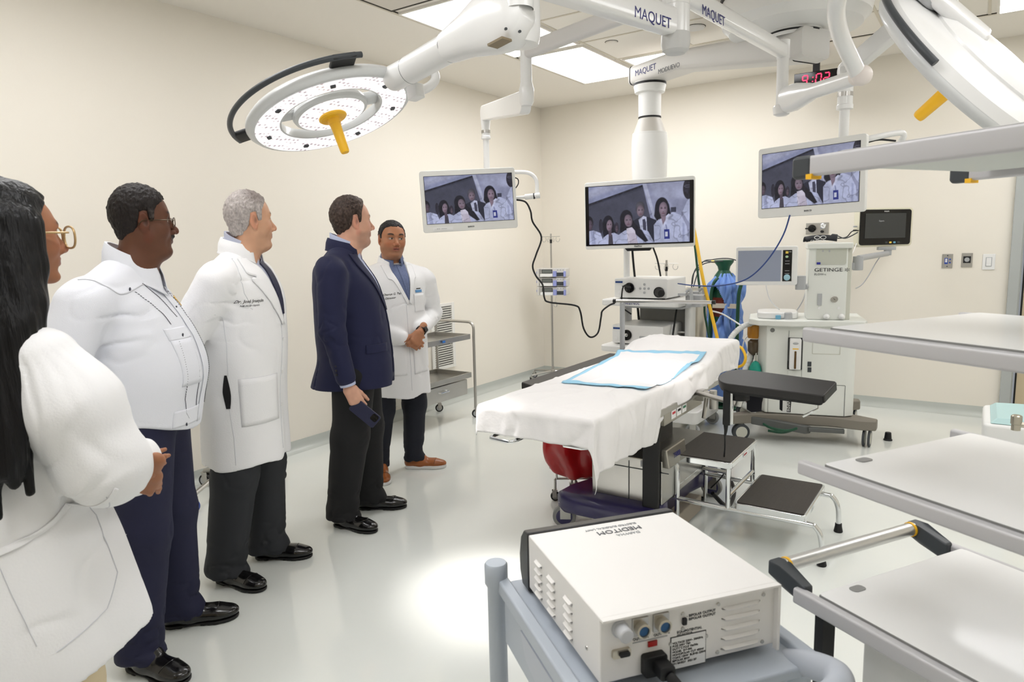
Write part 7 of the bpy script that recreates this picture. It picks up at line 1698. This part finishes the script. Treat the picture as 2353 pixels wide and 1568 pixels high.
# ---- older doctor in the white coat
p = Person('person with grey hair in a long white coat and dark tie, arms behind the back', (-2.735, 1.865), -58)
hR, hL = p.foot(500, 1333), p.foot(585, 1283); aR, aL = R_(-80+58), R_(-55+58)
p.legs([hR, hL], [aR, aL], CHART, .85, (.11, .095, .088), .045)
shoe(p.t, 'shoe', hR, aR, .285, SHOEB, kind='oxford'); shoe(p.t, 'shoe', hL, aL, .285, SHOEB, kind='oxford')
Hc = V((.00, .065, 1.630)); hM = Matrix.Translation(Hc) @ Matrix.Rotation(R_(40), 4, 'Z') @ Matrix.Diagonal((.96, .92, 1.08, 1))
hp = dict(skin=(206, 160, 130), stubble=.10, fat=.004, nose=1.2, neck=.054, brow=(96, 84, 76), lips=(176, 112, 98), ht=.007)
hf = head_field(hp)
F = Field(); rows = [(.50, 0, -.034, .217, .180), (.75, 0, -.027, .21, .175), (.95, 0, -.012, .208, .176), (1.1, 0, .0, .208, .178), (1.22, 0, .004, .208, .172), (1.34, 0, .0, .205, .155), (1.415, 0, -.0, .175, .118), (1.458, 0, -.002, .12, .084), (1.49, 0, .004, .076, .064)]
F.zmax = 1.466; F.u(f_stack(rows, 2.2), .03)
for s in (-1, 1): F.u(f_cap((s*.07, -.01, 1.436), (s*.19, -.01, 1.40), .052, .062), .05)
SR, ER, WR = (.220, -.01, 1.36), (.270, -.155, 1.12), (.14, -.245, .92); SL, EL, WL = (-.22, -.01, 1.36), (-.265, -.13, 1.12), (-.13, -.245, .92)
arm(F, SR, ER, WR, (.085, .072, .052), .04); arm(F, SL, EL, WL, (.083, .07, .052), .04)
F.keep(lambda X, Y, Z, d: np.maximum(d, .555-Z)); F.sub(f_box((.0, .26, .62), (.003, .09, .30), .002), .004)
F.keep(crease(.003, 5, 5, 5, 5, near((.1, .1, 1.1), .3), .07)); F.keep(crease(.007, 5, 5, 3, 15, lambda X, Y, Z: np.clip((.95-Z)/.3, 0, 1))); F.keep(crease(.008, 8, 8, 12, 19, near((.19, .03, 1.27), .13))); F.keep(cloth_noise(.005, 6, 6, 3, 4)); F.keep(skirt_folds(.006, 5, .55, 1.0, 0, .03)); F.keep(armwrinkle(ER, .010, .13, 24)); F.keep(armwrinkle((.19, .02, 1.28), .009, .10, 22)); F.keep(armwrinkle((.15, .1, .95), .004, .2, 12))
Vv, Ff = F.mesh(.0065); np_mesh('white_coat', Vv, Ff, COATM, p.t, smooth_it=1)
strip(F, [(-.050, 0, 1.50), (-.05, 0, 1.40), (.0, 0, 1.22)], [(.050, 0, 1.50), (.05, 0, 1.40), (.004, 0, 1.22)], dn, .002, 'shirt_front', LGREY, p.t)
strip(F, [(-.014, 0, 1.495), (-.022, 0, 1.44), (-.026, 0, 1.34), (-.005, 0, 1.215)], [(.014, 0, 1.495), (.022, 0, 1.44), (.030, 0, 1.34), (.010, 0, 1.215)], dn, .009, 'tie', mat('dark dotted tie', (34, 36, 62), .6, var=.5, vscale=220), p.t, th=.005)
for s in (-1, 1):
    strip(F, [(s*.060, 0, 1.505), (s*.050, 0, 1.41), (s*.0, 0, 1.18)], [(s*.115, 0, 1.470), (s*.138, 0, 1.405), (s*.110, 0, 1.385), (s*.130, 0, 1.36), (s*.014, 0, 1.165)], dn, .006, 'lapel', COATM, p.t, th=.004)
seam_line(F, [(.018, 0, 1.17), (.022, 0, .9), (.024, 0, .60)], dn, COATS, p.t)
for z in (1.10, .95, .80): button(F, (.008, 0, z), dn, .008, WHITEP, p.t)
collar(p.t, (.008, .014), .066, .084, 1.492, 1.540, 'coat_collar', COATM, gap=1.2, front_drop=.014, th=.004, flare=.008, tilt=-.016)
collar(p.t, (.010, .022), .0575, .067, 1.508, 1.566, 'shirt_collar', LGREY, gap=.45, front_drop=.035, flare=.014, tilt=-.016)
q = (-1, -1, 0); patch(F, (.215, .06, .745), (-.62, .78, 0), .185, .21, q, .0014, 'pocket', COATM, p.t, .0014)
for (a_, b_) in (((.215, .06), (.215, .06)),): seam_line(F, [(.215, .06, .955), (.215-.62*.185, .06+.78*.185, .955)], q, COATS, p.t); seam_line(F, [(.215, .06, .925), (.215-.62*.185, .06+.78*.185, .925)], q, COATS, p.t, .0008); seam_line(F, [(.215, .06, .955), (.215, .06, .745), (.215-.62*.185, .06+.78*.185, .745), (.215-.62*.185, .06+.78*.185, .955)], q, COATS, p.t, .0008)
strip(F, [(.30, -.012, .83), (.30, -.022, .90), (.30, -.010, .975)], [(.30, .004, .83), (.30, .010, .90), (.30, .0, .975)], (-1, 0, 0), .002, 'side_slit', BLKT, p.t)
seam_line(F, [(.3, .0, 1.24), (.3, .01, 1.1), (.3, .005, .97)], (-1, 0, 0), COATS, p.t)
seam_line(F, [(.3, .01, .58), (.3, .01, .7), (.3, .0, .83)], (-1, 0, 0), COATS, p.t); seam_line(F, [(.13, 0, 1.48), (.165, .0, 1.40), (.175, 0, 1.32), (.16, 0, 1.25)], dn, COATS, p.t)
stitched_text(F, 'Dr. José Joaquín', .018, (.175, .0, 1.285), (-.90, .43, 0), (0, 0, 1), (-.5, -1, 0), .0022, INKB, p.t, shear=.35); stitched_text(F, 'NEUROCIRUJANO', .009, (.160, .02, 1.266), (-.90, .43, 0), (0, 0, 1), (-.5, -1, 0), .0022, INKB, p.t)
Hd = Field(); hand_field(Hd, V(WR)+V((-.04, -.005, -.045)), (-.8, -.1, -.5), (.1, -1, 0), (.2, 0, .9), curl=(.6,)*4); Hd2 = Field(); hand_field(Hd2, V(WL)+V((.035, .0, -.045)), (.8, -.1, -.5), (.1, -1, 0), (-.2, 0, .9), curl=(.6,)*4)
co = Field(); co.chain([(0, -.0, 1.50), (0, .03, 1.2), (0, .02, .9)], [.05, .12, .12]); co.chain([(0, -.0, 1.42), SR, ER, WR], [.05, .05, .04, .028]); co.chain([(0, -.0, 1.42), SL, EL, WL], [.05, .05, .04, .028])
for j_ in p.lj: co.chain(list(j_), [.07, .05, .035])
person_body(p.t, hf, hp, hM, [(Hd, .004), (Hd2, .004)], co, hp['skin'])
hp['hairline'] = [(-.13, -.066), (-.06, -.062), (-.045, -.052), (-.030, -.024), (-.024, .028), (.002, .030), (.010, -.004), (.028, -.002), (.033, .040), (.045, .056), (.058, .070), (.070, .082), (.12, .095)]
def greyhair(P):
    n = .5*vnoise(P[:, 0]*170, P[:, 1]*120, P[:, 2]*120)+.8*vnoise(P[:, 0]*380+4, P[:, 1]*260, P[:, 2]*150); k = np.clip((P[:, 2]-.055)/.03, 0, 1)*np.clip((P[:, 1]+.05)/.05, 0, 1)
    base = lin3((176, 168, 164))*(1-.55*k)[:, None]+lin3((90, 74, 66))*(.55*k)[:, None]; return base*(1+.34*n)[:, None]
hair_mesh(p.t, hp, hM, greyhair)

# ---- man in the white guayabera
p = Person('person with moustache and glasses in a white stitched guayabera shirt and navy trousers', (-2.513, 1.289), -45)
hR, hL = p.foot(298, 1530), p.foot(374, 1442); aR, aL = R_(-79+45), R_(-40+45)
p.legs([hR, hL], [aR, aL], NAVT, .93, (.115, .090, .080), .050, cy=.0)
shoe(p.t, 'shoe', hR, aR, .29, SHOEB, kind='oxford', wd=1.08); shoe(p.t, 'shoe', hL, aL, .29, SHOEB, kind='oxford', wd=1.08)
Hc = V((.0, .045, 1.610)); hM = Matrix.Translation(Hc) @ Matrix.Rotation(R_(24), 4, 'Z') @ Matrix.Diagonal((1.0, .91, 1.07, 1))
hp = dict(skin=(96, 60, 42), fat=.020, jaw=1.06, nose=1.25, nw=1.25, neck=.066, brow=(20, 16, 14), lips=(84, 48, 40), moustache=1, ht=.008)
hf = head_field(hp)
F = Field(); rows = [(.80, 0, -.01, .20, .170), (.95, 0, .0, .21, .190), (1.08, 0, .01, .22, .205), (1.2, 0, -.005, .22, .190), (1.31, 0, -.035, .215, .162), (1.385, 0, -.05, .185, .125), (1.43, 0, -.04, .13, .092), (1.464, 0, -.02, .084, .074)]
F.zmax = 1.448; F.u(f_stack(rows, 2.15), .03)
for s in (-1, 1): F.u(f_cap((s*.07, -.05, 1.405), (s*.20, -.08, 1.36), .056, .068), .05)
SR, ER, WR = (.235, -.09, 1.33), (.30, -.19, 1.07), (.15, -.25, .90); SL, EL, WL = (-.235, -.09, 1.33), (-.30, -.19, 1.07), (-.13, -.26, .90)
arm(F, SR, ER, WR, (.088, .078, .056), .03); arm(F, SL, EL, WL, (.088, .078, .056), .03)
F.keep(lambda X, Y, Z, d: np.maximum(d, .855+.05*np.clip(np.abs(X)/.2, 0, 1)**2-Z)); F.sub(f_box((.02, .30, .90), (.003, .10, .10), .002), .006)
F.keep(crease(.0035, 5, 5, 6, 3, near((.1, .05, 1.15), .25), .07)); F.keep(crease(.008, 7, 7, 12, 9, near((.20, -.02, 1.27), .14))); F.keep(cloth_noise(.005, 6, 6, 4, 6)); F.keep(armwrinkle(ER, .010, .13, 24)); F.keep(armwrinkle((.17, .06, 1.26), .010, .10, 24)); F.keep(armwrinkle((.12, .2, 1.1), .003, .2, 14))
Vv, Ff = F.mesh(.0065); np_mesh('guayabera_shirt', Vv, Ff, GUAYM, p.t, smooth_it=1)
DOT = mat('button navy', (24, 26, 44), .4)
strip(F, [(.0, 0, 1.44), (.0, 0, 1.2), (.012, 0, .88)], [(.034, 0, 1.44), (.034, 0, 1.2), (.044, 0, .88)], dn, .003, 'placket', GUAYM, p.t, th=.0015)
PV = lambda x, z: project(F, [np.array((x, .5, z))], dn, .0015)[0]
def stitches(pts, n, par, dd=dn, ln=.010):
    b = MB(); pts = np.array(pts, float); t_ = np.linspace(0, len(pts)-1.001, n); Q = np.array([pts[int(a)]*(1-a % 1)+pts[int(a)+1]*(a % 1) for a in t_]); P = project(F, Q-np.array(dd, float)/np.linalg.norm(dd)*.4, dd, .0012)
    for i in range(n-1):
        a = V(P[i]); c = V(P[i+1]); d_ = (c-a).normalized(); sd_ = d_.cross(V(dd)).normalized(); m_ = (a+c)/2; b.tube([m_-d_*ln*.32-sd_*.0016, m_+d_*ln*.32+sd_*.0016], .0011, 4, False)
    o = b.build('stitching', DOT, par); o['kind'] = 'stuff'; return o
stitches([(.150, 0, 1.37), (.125, 0, 1.30), (.118, 0, 1.25)], 22, p.t); stitches([(.098, 0, 1.395), (.075, 0, 1.34), (.062, 0, 1.27)], 24, p.t)
stitches([(.125, 0, 1.19), (.135, 0, 1.10), (.132, 0, 1.0), (.118, 0, .93), (.10, 0, .905)], 46, p.t); stitches([(.060, 0, 1.20), (.068, 0, 1.10), (.070, 0, 1.0), (.060, 0, .92)], 46, p.t)
stitches([(-.045, 0, 1.36), (-.055, 0, 1.24), (-.07, 0, 1.12), (-.075, 0, 1.0), (-.06, 0, .93)], 60, p.t)
patch(F, (.155, 0, 1.195), (-1, 0, 0), .11, .042, dn, .0016, 'pocket_flap', GUAYM, p.t, .0015); patch(F, (.152, 0, 1.03), (-1, 0, 0), .104, .165, dn, .0016, 'chest_pocket', GUAYM, p.t, .0015)
patch(F, (.16, 0, .885), (-1, 0, 0), .12, .06, dn, .0016, 'lower_pocket', GUAYM, p.t, .0015)
for x, z in ((.158, 1.378), (.098, 1.208), (.112, .888), (.052, 1.405), (.012, 1.375), (.016, 1.30)): button(F, (x, 0, z), dn, .0065, DOT, p.t)
strip(F, [(.25, -.10, 1.40), (.20, .02, 1.385), (.10, .06, 1.40)], [(.25, -.10, 1.395), (.20, .02, 1.378), (.10, .06, 1.394)], (-.3, -.6, -1), .001, 'yoke_seam', COATS, p.t, nu=2)
strip(F, [(-.055, 0, 1.335), (-.062, 0, 1.30)], [(-.068, 0, 1.34), (-.074, 0, 1.31)], dn, .004, 'lapel_pin', MATS['gold metal'], p.t, nu=3)
collar(p.t, (.012, .000), .068, .086, 1.455, 1.522, 'shirt_collar', GUAYM, gap=.5, front_drop=.05, flare=.026, th=.003, tilt=-.016)
Hd = Field(); hand_field(Hd, V(WR)+V((-.04, -.005, -.045)), (-.8, -.1, -.5), (.1, -1, 0), (.2, 0, .9), curl=(.6,)*4); Hd2 = Field(); hand_field(Hd2, V(WL)+V((.035, .0, -.045)), (.8, -.1, -.5), (.1, -1, 0), (-.2, 0, .9), curl=(.6,)*4)
co = Field(); co.chain([(0, -.04, 1.47), (0, -.01, 1.2), (0, .0, .95)], [.05, .12, .12]); co.chain([(0, -.05, 1.40), SR, ER, WR], [.05, .05, .045, .03]); co.chain([(0, -.03, 1.40), SL, EL, WL], [.05, .05, .045, .03])
for j_ in p.lj: co.chain(list(j_), [.07, .05, .035])
person_body(p.t, hf, hp, hM, [(Hd, .004), (Hd2, .004)], co, hp['skin'])
hp['hairline'] = [(-.13, -.064), (-.06, -.060), (-.045, -.048), (-.030, -.020), (-.022, .030), (.004, .030), (.010, -.006), (.026, -.002), (.032, .034), (.044, .052), (.060, .062), (.072, .070), (.12, .080)]
hair_mesh(p.t, hp, hM, lambda P: (lin3((30, 24, 22))*(1+.3*vnoise(P[:, 0]*200, P[:, 1]*200, P[:, 2]*200))[:, None])+lin3((120, 110, 104))*(.55*np.clip((P[:, 1]-.005)*50, 0, 1)*np.clip((.045-P[:, 2])*40, 0, 1)*np.clip(vnoise(P[:, 0]*260, P[:, 1]*260, P[:, 2]*200)+.3, 0, 1))[:, None])
glasses(p.t, hM, mat('dark gold wire', (90, 76, 60), .3, .8), (.022, .015, .031, -.004, .104))

# ---- doctor facing the visitors
p = Person('person in a white coat over a blue shirt, brown shoes, hands folded in front', (-3.095, 3.215), -112)
hR, hL = p.foot(872, 1086), p.foot(930, 1076); aR, aL = R_(-128+112), R_(-56+112)
p.legs([hR, hL], [aR, aL], JEAN, .83, (.100, .078, .062), .060, knee=.46)
SOL = mat('white rubber sole', (226, 226, 224), .5)
shoe(p.t, 'shoe', hR, aR, .285, SHOEN, SOL, 'brown'); shoe(p.t, 'shoe', hL, aL, .285, SHOEN, SOL, 'brown')
Hc = V((.010, .015, 1.548)); hM = Matrix.Translation(Hc) @ Matrix.Rotation(R_(-7), 4, 'Z') @ Matrix.Rotation(R_(-3), 4, 'Y') @ Matrix.Scale(.99, 4)
hp = dict(skin=(176, 122, 90), stubble=.25, fat=.004, jaw=1.06, nw=1.25, nose=.95, neck=.055, open=.003, gaze=-1, brow=(28, 22, 20), bw=.005, lips=(160, 96, 82), ht=.005)
hf = head_field(hp)
F = Field(); F.zmax = 1.388; F.u(f_stack([(.50, 0, .01, .192, .162), (.75, 0, .01, .19, .16), (.95, 0, .01, .19, .155), (1.1, 0, .01, .188, .148), (1.22, 0, .005, .20, .145), (1.31, 0, -.005, .195, .128), (1.365, 0, -.02, .15, .095), (1.405, 0, -.024, .076, .066)], 2.2), .03)
for s in (-1, 1): F.u(f_cap((s*.07, -.02, 1.350), (s*.200, -.02, 1.31), .046, .058), .05)
SR, ER, WR = (.225, -.015, 1.27), (.272, -.01, 1.03), (.055, .185, .945); SL, EL, WL = (-.225, -.015, 1.27), (-.272, -.02, 1.05), (-.095, .175, .985)
arm(F, SR, ER, WR, (.072, .062, .046)); arm(F, SL, EL, WL, (.072, .062, .046))
F.keep(lambda X, Y, Z, d: np.maximum(d, .555-Z)); F.sub(f_box((-.02, .18, .65), (.003, .08, .25), .002), .006)
F.keep(crease(.006, 6, 6, 5, 11, lambda X, Y, Z: np.clip((1.0-Z)/.3, 0, 1))); F.keep(crease(.008, 9, 9, 14, 21, near(ER, .14))); F.keep(crease(.008, 9, 9, 14, 23, near(EL, .14))); F.keep(crease(.005, 7, 7, 10, 2, near((0, .1, 1.2), .15))); F.keep(cloth_noise(.005, 7, 7, 4, 9)); F.keep(skirt_folds(.007, 4, .55, 1.0)); F.keep(armwrinkle(ER, .009, .12, 28)); F.keep(armwrinkle(EL, .009, .12, 28)); F.keep(armwrinkle((-.17, .02, 1.22), .007, .09, 26))
Vv, Ff = F.mesh(.006); np_mesh('white_coat', Vv, Ff, COATM, p.t, smooth_it=1)
strip(F, [(-.052, 0, 1.415), (-.045, 0, 1.32), (-.025, 0, 1.17)], [(.052, 0, 1.415), (.045, 0, 1.32), (-.020, 0, 1.17)], dn, .002, 'shirt_front', MBLUE, p.t)
strip(F, [(-.010, 0, 1.40), (-.012, 0, 1.30), (-.024, 0, 1.18)], [(.010, 0, 1.40), (.008, 0, 1.30), (-.018, 0, 1.18)], dn, .005, 'shirt_placket', MBLUE, p.t, nu=3)
for s in (-1, 1):
    o_ = -.022
    strip(F, [(s*.060, 0, 1.42), (s*.050, 0, 1.33), (o_, 0, 1.15)], [(s*.105, 0, 1.385), (s*.095, 0, 1.31), (s*.070+o_*.3, 0, 1.285), (o_+s*.014, 0, 1.14)], dn, .006, 'lapel', COATM, p.t, th=.004)
seam_line(F, [(-.002, 0, 1.14), (-.004, 0, .9), (-.006, 0, .60)], dn, COATS, p.t)
collar(p.t, (0, -.026), .074, .090, 1.392, 1.436, 'coat_collar', COATM, gap=1.3, front_drop=.012, th=.003, tilt=-.012)
collar(p.t, (.004, -.016), .062, .076, 1.408, 1.462, 'shirt_collar', MBLUE, gap=.7, front_drop=.026, flare=.030)
patch(F, (-.145, 0, 1.09), (1, 0, 0), .085, .115, dn, .002, 'chest_pocket', COATM, p.t)
patch(F, (.155, 0, .70), (-1, 0, 0), .135, .19, dn, .002, 'pocket', COATM, p.t); patch(F, (-.15, 0, .70), (1, 0, 0), .12, .19, dn, .002, 'pocket', COATM, p.t)
for (x0, x1) in ((.155, .02), (-.15, -.03)): seam_line(F, [(x0, 0, .89), (x1, 0, .89)], dn, COATS, p.t); seam_line(F, [(x0, 0, .89), (x0, 0, .70), (x1, 0, .70), (x1, 0, .89)], dn, COATS, p.t, .0008)
stitched_text(F, 'Dr. Cherun G. Tapia', .0175, (.165, 0, 1.205), (-1, 0, .08), (0, 0, 1), dn, .0022, INKB, p.t, shear=.35); stitched_text(F, 'Director', .017, (.125, 0, 1.185), (-1, 0, .08), (0, 0, 1), dn, .0022, INKB, p.t, shear=.35)
patch(F, (-.13, 0, 1.212), (1, 0, 0), .055, .016, dn, .002, 'clinic_badge', mat('blue badge', (96, 150, 200), .6), p.t, .001); patch(F, (-.12, 0, 1.233), (1, 0, 0), .035, .006, dn, .002, 'badge_lettering', INKB, p.t, .001)
Hd = Field()
dR = (V((-.060, .255, .900))-V(WR)); hand_field(Hd, V(WR)+dR.normalized()*.03, (-.78, .40, -.50), (.30, .92, .20), (-.2, .1, .95), curl=(.55, .6, .65, .7), thumb=(.5, .1), size=.92)
hand_field(Hd, V(WL)+V((.035, .045, -.015)), (.62, .25, -.72), (-.15, .95, .15), (.75, .1, .6), curl=(.75, .8, .85, .9), thumb=(.35, .2), tcurl=.3, size=.96, spread=.03)
co = Field(); co.chain([(0, -.02, 1.40), (0, 0, 1.15), (0, 0, .9)], [.05, .11, .11]); co.chain([(0, -.02, 1.34), SR, ER, WR], [.05, .05, .04, .028]); co.chain([(0, -.02, 1.34), SL, EL, WL], [.05, .05, .04, .028]); co.u(f_cap(WR, V(WR)+V((-.02, .01, -.01)), .027), .01); co.u(f_cap(WL, V(WL)+V((.035, .045, -.015)), .027), .01)
for j_ in p.lj: co.chain(list(j_), [.07, .05, .035])
person_body(p.t, hf, hp, hM, [(Hd, .0026)], co, hp['skin'])
hp['hairline'] = [(-.13, -.06), (-.06, -.055), (-.045, -.045), (-.030, -.018), (-.022, .030), (.004, .030), (.010, -.002), (.026, .004), (.032, .040), (.042, .064), (.055, .070), (.066, .076), (.12, .080)]
hair_mesh(p.t, hp, hM, darkhair((34, 31, 32)))
b = MB(); c = V(WL)+V((.022, .030, -.008)); ax_ = V((.62, .50, -.30)).normalized(); b.tube([c-ax_*.011, c+ax_*.011], [.0335, .0335], 28, False); b.build('watch_strap', BLACK, p.t, bevel=.002)
n_ = V((-.55, .80, .25)); n_ = (n_-ax_*n_.dot(ax_)).normalized(); b = MB(); b.rbox(c+n_*.034, (.036, .032, .012), .008, 'z', R=R3(ax_, n_.cross(ax_))); b.build('watch_face', BLACKG, p.t, bevel=.003)

# ---- woman with long black hair at the left edge
p = Person('person with long black hair and large glasses in a white coat at the left edge', (-1.845, .613), -14)
hR, hL = V((.10, -.05, 0)), V((-.10, -.03, 0))
BEI = mat('beige trouser cloth', (214, 198, 164), .75, bump=.1, bscale=300)
p.legs([hR, hL], [R_(-12), R_(10)], BEI, .82, (.115, .10, .095), .040, brk=.6)
shoe(p.t, 'shoe', hR, R_(-12), .25, SHOEB, kind='plain', wd=.9); shoe(p.t, 'shoe', hL, R_(10), .25, SHOEB, kind='plain', wd=.9)
Hc = V((.03, .055, 1.545)); hM = Matrix.Translation(Hc) @ Matrix.Rotation(R_(14), 4, 'Z') @ Matrix.Scale(.96, 4)
hp = dict(skin=(160, 108, 78), fat=.0, nose=.8, neck=.046, brow=(40, 28, 24), lips=(150, 84, 76), res=.0024)
hf = head_field(hp)
F = Field(); F.zmax = 1.380; F.u(f_stack([(.47, .0, .02, .275, .24), (.62, .0, .02, .265, .235), (.78, 0, .01, .235, .21), (.95, 0, .0, .20, .175), (1.08, 0, -.0, .18, .15), (1.2, 0, .0, .18, .145), (1.29, 0, -.01, .165, .115), (1.35, 0, -.02, .11, .08), (1.40, 0, -.025, .07, .062)], 2.15), .03)
for s in (-1, 1): F.u(f_cap((s*.06, -.02, 1.335), (s*.15, (.02 if s > 0 else -.02), 1.285), .05, .056), .05)
SR, ER, WR = (.178, .080, 1.255), (.215, .155, 1.03), (.085, .235, .965); SL, EL, WL = (-.185, .0, 1.24), (-.22, .12, 1.0), (-.03, .22, .99)
for S_, E_, W_ in ((SR, ER, WR), (SL, EL, WL)):
    S_, E_, W_ = V(S_), V(E_), V(W_)
    F.u(f_cap(S_+V((-.02, -.01, .015)), S_.lerp(E_, .40), .078, .098), .05); F.u(f_cap(S_.lerp(E_, .40), E_, .098, .086), .05); F.u(f_cap(E_, W_, .082, .062), .05)
F.keep(lambda X, Y, Z, d: np.maximum(d, .545+.06*np.clip(Y/.2, -.2, 1)-Z)); F.keep(crease(.006, 4, 4, 5, 5, near((.2, .1, .95), .30), .06)); F.keep(crease(.005, 6, 6, 7, 12, near(ER, .16))); F.keep(cloth_noise(.007, 5, 5, 3, 12)); F.keep(skirt_folds(.010, 4, .6, 1.05, ph=1))
def puff(X, Y, Z, d):     # gathered folds running down the sleeve from the shoulder seam
    a0 = np.array((.18, .075, 1.265)); ax_ = np.array((.03, .10, -.22)); ax_ = ax_/np.linalg.norm(ax_); t_ = (X-a0[0])*ax_[0]+(Y-a0[1])*ax_[1]+(Z-a0[2])*ax_[2]
    px_, py_, pz_ = X-a0[0]-t_*ax_[0], Y-a0[1]-t_*ax_[1], Z-a0[2]-t_*ax_[2]; th = np.arctan2(pz_*.82+py_*.57, px_)
    return d+.0013*np.sin(th*21+5*vnoise(X*6, Y*6, Z*6))*np.clip((X-.10)*14, 0, 1)*np.exp(-((t_+.01)/.085)**2)*np.clip((t_+.12)*10, 0, 1)
F.keep(puff); F.keep(armwrinkle(ER, .006, .14, 14)); F.keep(armwrinkle(WR, .006, .07, 28)); F.keep(crease(.006, 9, 9, 5, 33, near((.25, .02, 1.20), .12), .07))
collar(p.t, (0, -.022), .056, .085, 1.365, 1.405, 'coat_collar', COATM, gap=1.0, front_drop=.02, th=.004, flare=.008)
q = (-1, -.35, 0)
strip(F, [(.28, -.045, .885), (.28, .05, .915), (.26, .115, .955), (.25, .135, 1.0)], [(.28, -.045, .873), (.28, .052, .902), (.26, .122, .945), (.25, .143, .995)], q, .003, 'pocket_edge', COATM, p.t, th=.003)
seam_line(F, [(.28, .135, .98), (.28, .185, .90), (.28, .20, .76), (.28, .15, .70), (.28, .03, .655)], q, COATS, p.t)
seam_line(F, [(.28, -.03, .885), (.28, -.02, .80), (.28, .0, .68)], q, COATS, p.t, .0008)
strip(F, [(0, 0, 1.38), (.0, 0, 1.1), (.01, 0, .93)], [(.02, 0, 1.38), (.02, 0, 1.1), (.03, 0, .93)], dn, .003, 'placket', COATM, p.t)
LW = lambda px, py, w_: p.inv @ atd(px, py, w_)
w0 = LW(346, 1082, 1.63); w1 = LW(316, 1136, 1.67); Hd = Field(); hand_field(Hd, w0, (w1-w0), p.inv.to_3x3() @ (-ray(340, 1100)), (w0-LW(300, 1060, 1.62)), curl=(.5, .6, .7, .75), thumb=(.3, .2), size=.80)
F.u(f_cap(ER, LW(325, 1050, 1.63), .068, .045), .03)
Vv, Ff = F.mesh(.006); np_mesh('white_coat', Vv, Ff, COATM, p.t, smooth_it=2)
Hd2 = Field(); v0 = LW(338, 1068, 1.80); v1 = LW(380, 1056, 1.80); hand_field(Hd2, v0-(v1-v0).normalized()*.07, (v1-v0), p.inv.to_3x3() @ (-ray(340, 1100)), (0, 0, 1), curl=(.05, .5, .6, .7), size=.80, thumb=(.4, .1))
co = Field(); co.chain([(0, -.02, 1.38), (0, 0, 1.1), (0, 0, .9)], [.045, .11, .12]); co.chain([(0, -.02, 1.30), SR, ER, tuple(w0)], [.05, .045, .035, .022]); co.chain([(0, -.02, 1.30), SL, EL, WL], [.05, .045, .035, .025])
for j_ in p.lj: co.chain(list(j_), [.07, .05, .035])
body = person_body(p.t, hf, hp, hM, [(Hd, .0026), (Hd2, .0026)], co, hp['skin'])
patch(F, (.06, 0, .80), (-1, 0, 0), .001, .001, dn, .001, 'button', COATM, p.t)
# long hair
LH = Field(); LH.u(f_ell((0, -.020, .030), (.090, .112, .105)), .02)
for x, y, x2, y2, z2, r0, r1 in ((.060, -.035, .190, -.120, -.47, .046, .016), (.030, -.085, .150, -.150, -.50, .052, .026), (-.030, -.085, -.040, -.130, -.55, .055, .034), (-.060, -.035, -.09, -.08, -.50, .050, .03), (.072, .000, .150, -.045, -.34, .030, .018), (.078, .012, .088, .004, -.16, .020, .010), (-.075, .010, -.085, .0, -.30, .028, .016), (.075, -.03, .180, -.095, -.42, .035, .014), (.06, -.05, (.200), -.145, -.50, .040, .016), (.07, -.04, .185, -.09, -.56, .022, .006), (.05, -.08, .165, -.15, -.60, .024, .007), (.03, -.09, .12, -.16, -.58, .022, .006), (.07, -.03, .20, -.12, -.53, .018, .006)):
    LH.u(f_cap((x, y, .02), ((x+x2)/2, (y+y2)/2, z2*.45), r0, (r0+r1)/2+.006), .03); LH.u(f_cap(((x+x2)/2, (y+y2)/2, z2*.45), (x2, y2, z2), (r0+r1)/2+.006, r1), .03)
def faceopen(X, Y, Z, d):
    yl = np.interp(Z, [-.6, -.15, -.08, .02, .06, .10, .14], [.2, .040, .026, .030, .048, .075, .12])+.012*np.clip((np.abs(X)-.075)*20, 0, .5)
    return -smin(-d, -(Y-yl), .006)
LH.keep(faceopen); LH.keep(lambda X, Y, Z, d: d+.0028*vnoise(X*70, Y*70, Z*3)+.0014*vnoise(X*170+3, Y*170, Z*4)); LH.keep(cloth_noise(.006, 9, 9, 3, 5))
Vv, Ff = LH.mesh(.0032); R = np.array(hM.to_3x3()); T = np.array(hM.translation)
HLM = mat('long black hair', (7, 7, 9), .36, bump=.35, bscale=140, stretch=(1, 1, .04), spec=.3)
np_mesh('hair', Vv@R.T+T, Ff, HLM, p.t, smooth_it=1)
glasses(p.t, hM, mat('tan horn rim', (190, 160, 112), .3, .35), (.029, .026, .033, -.006, .112))
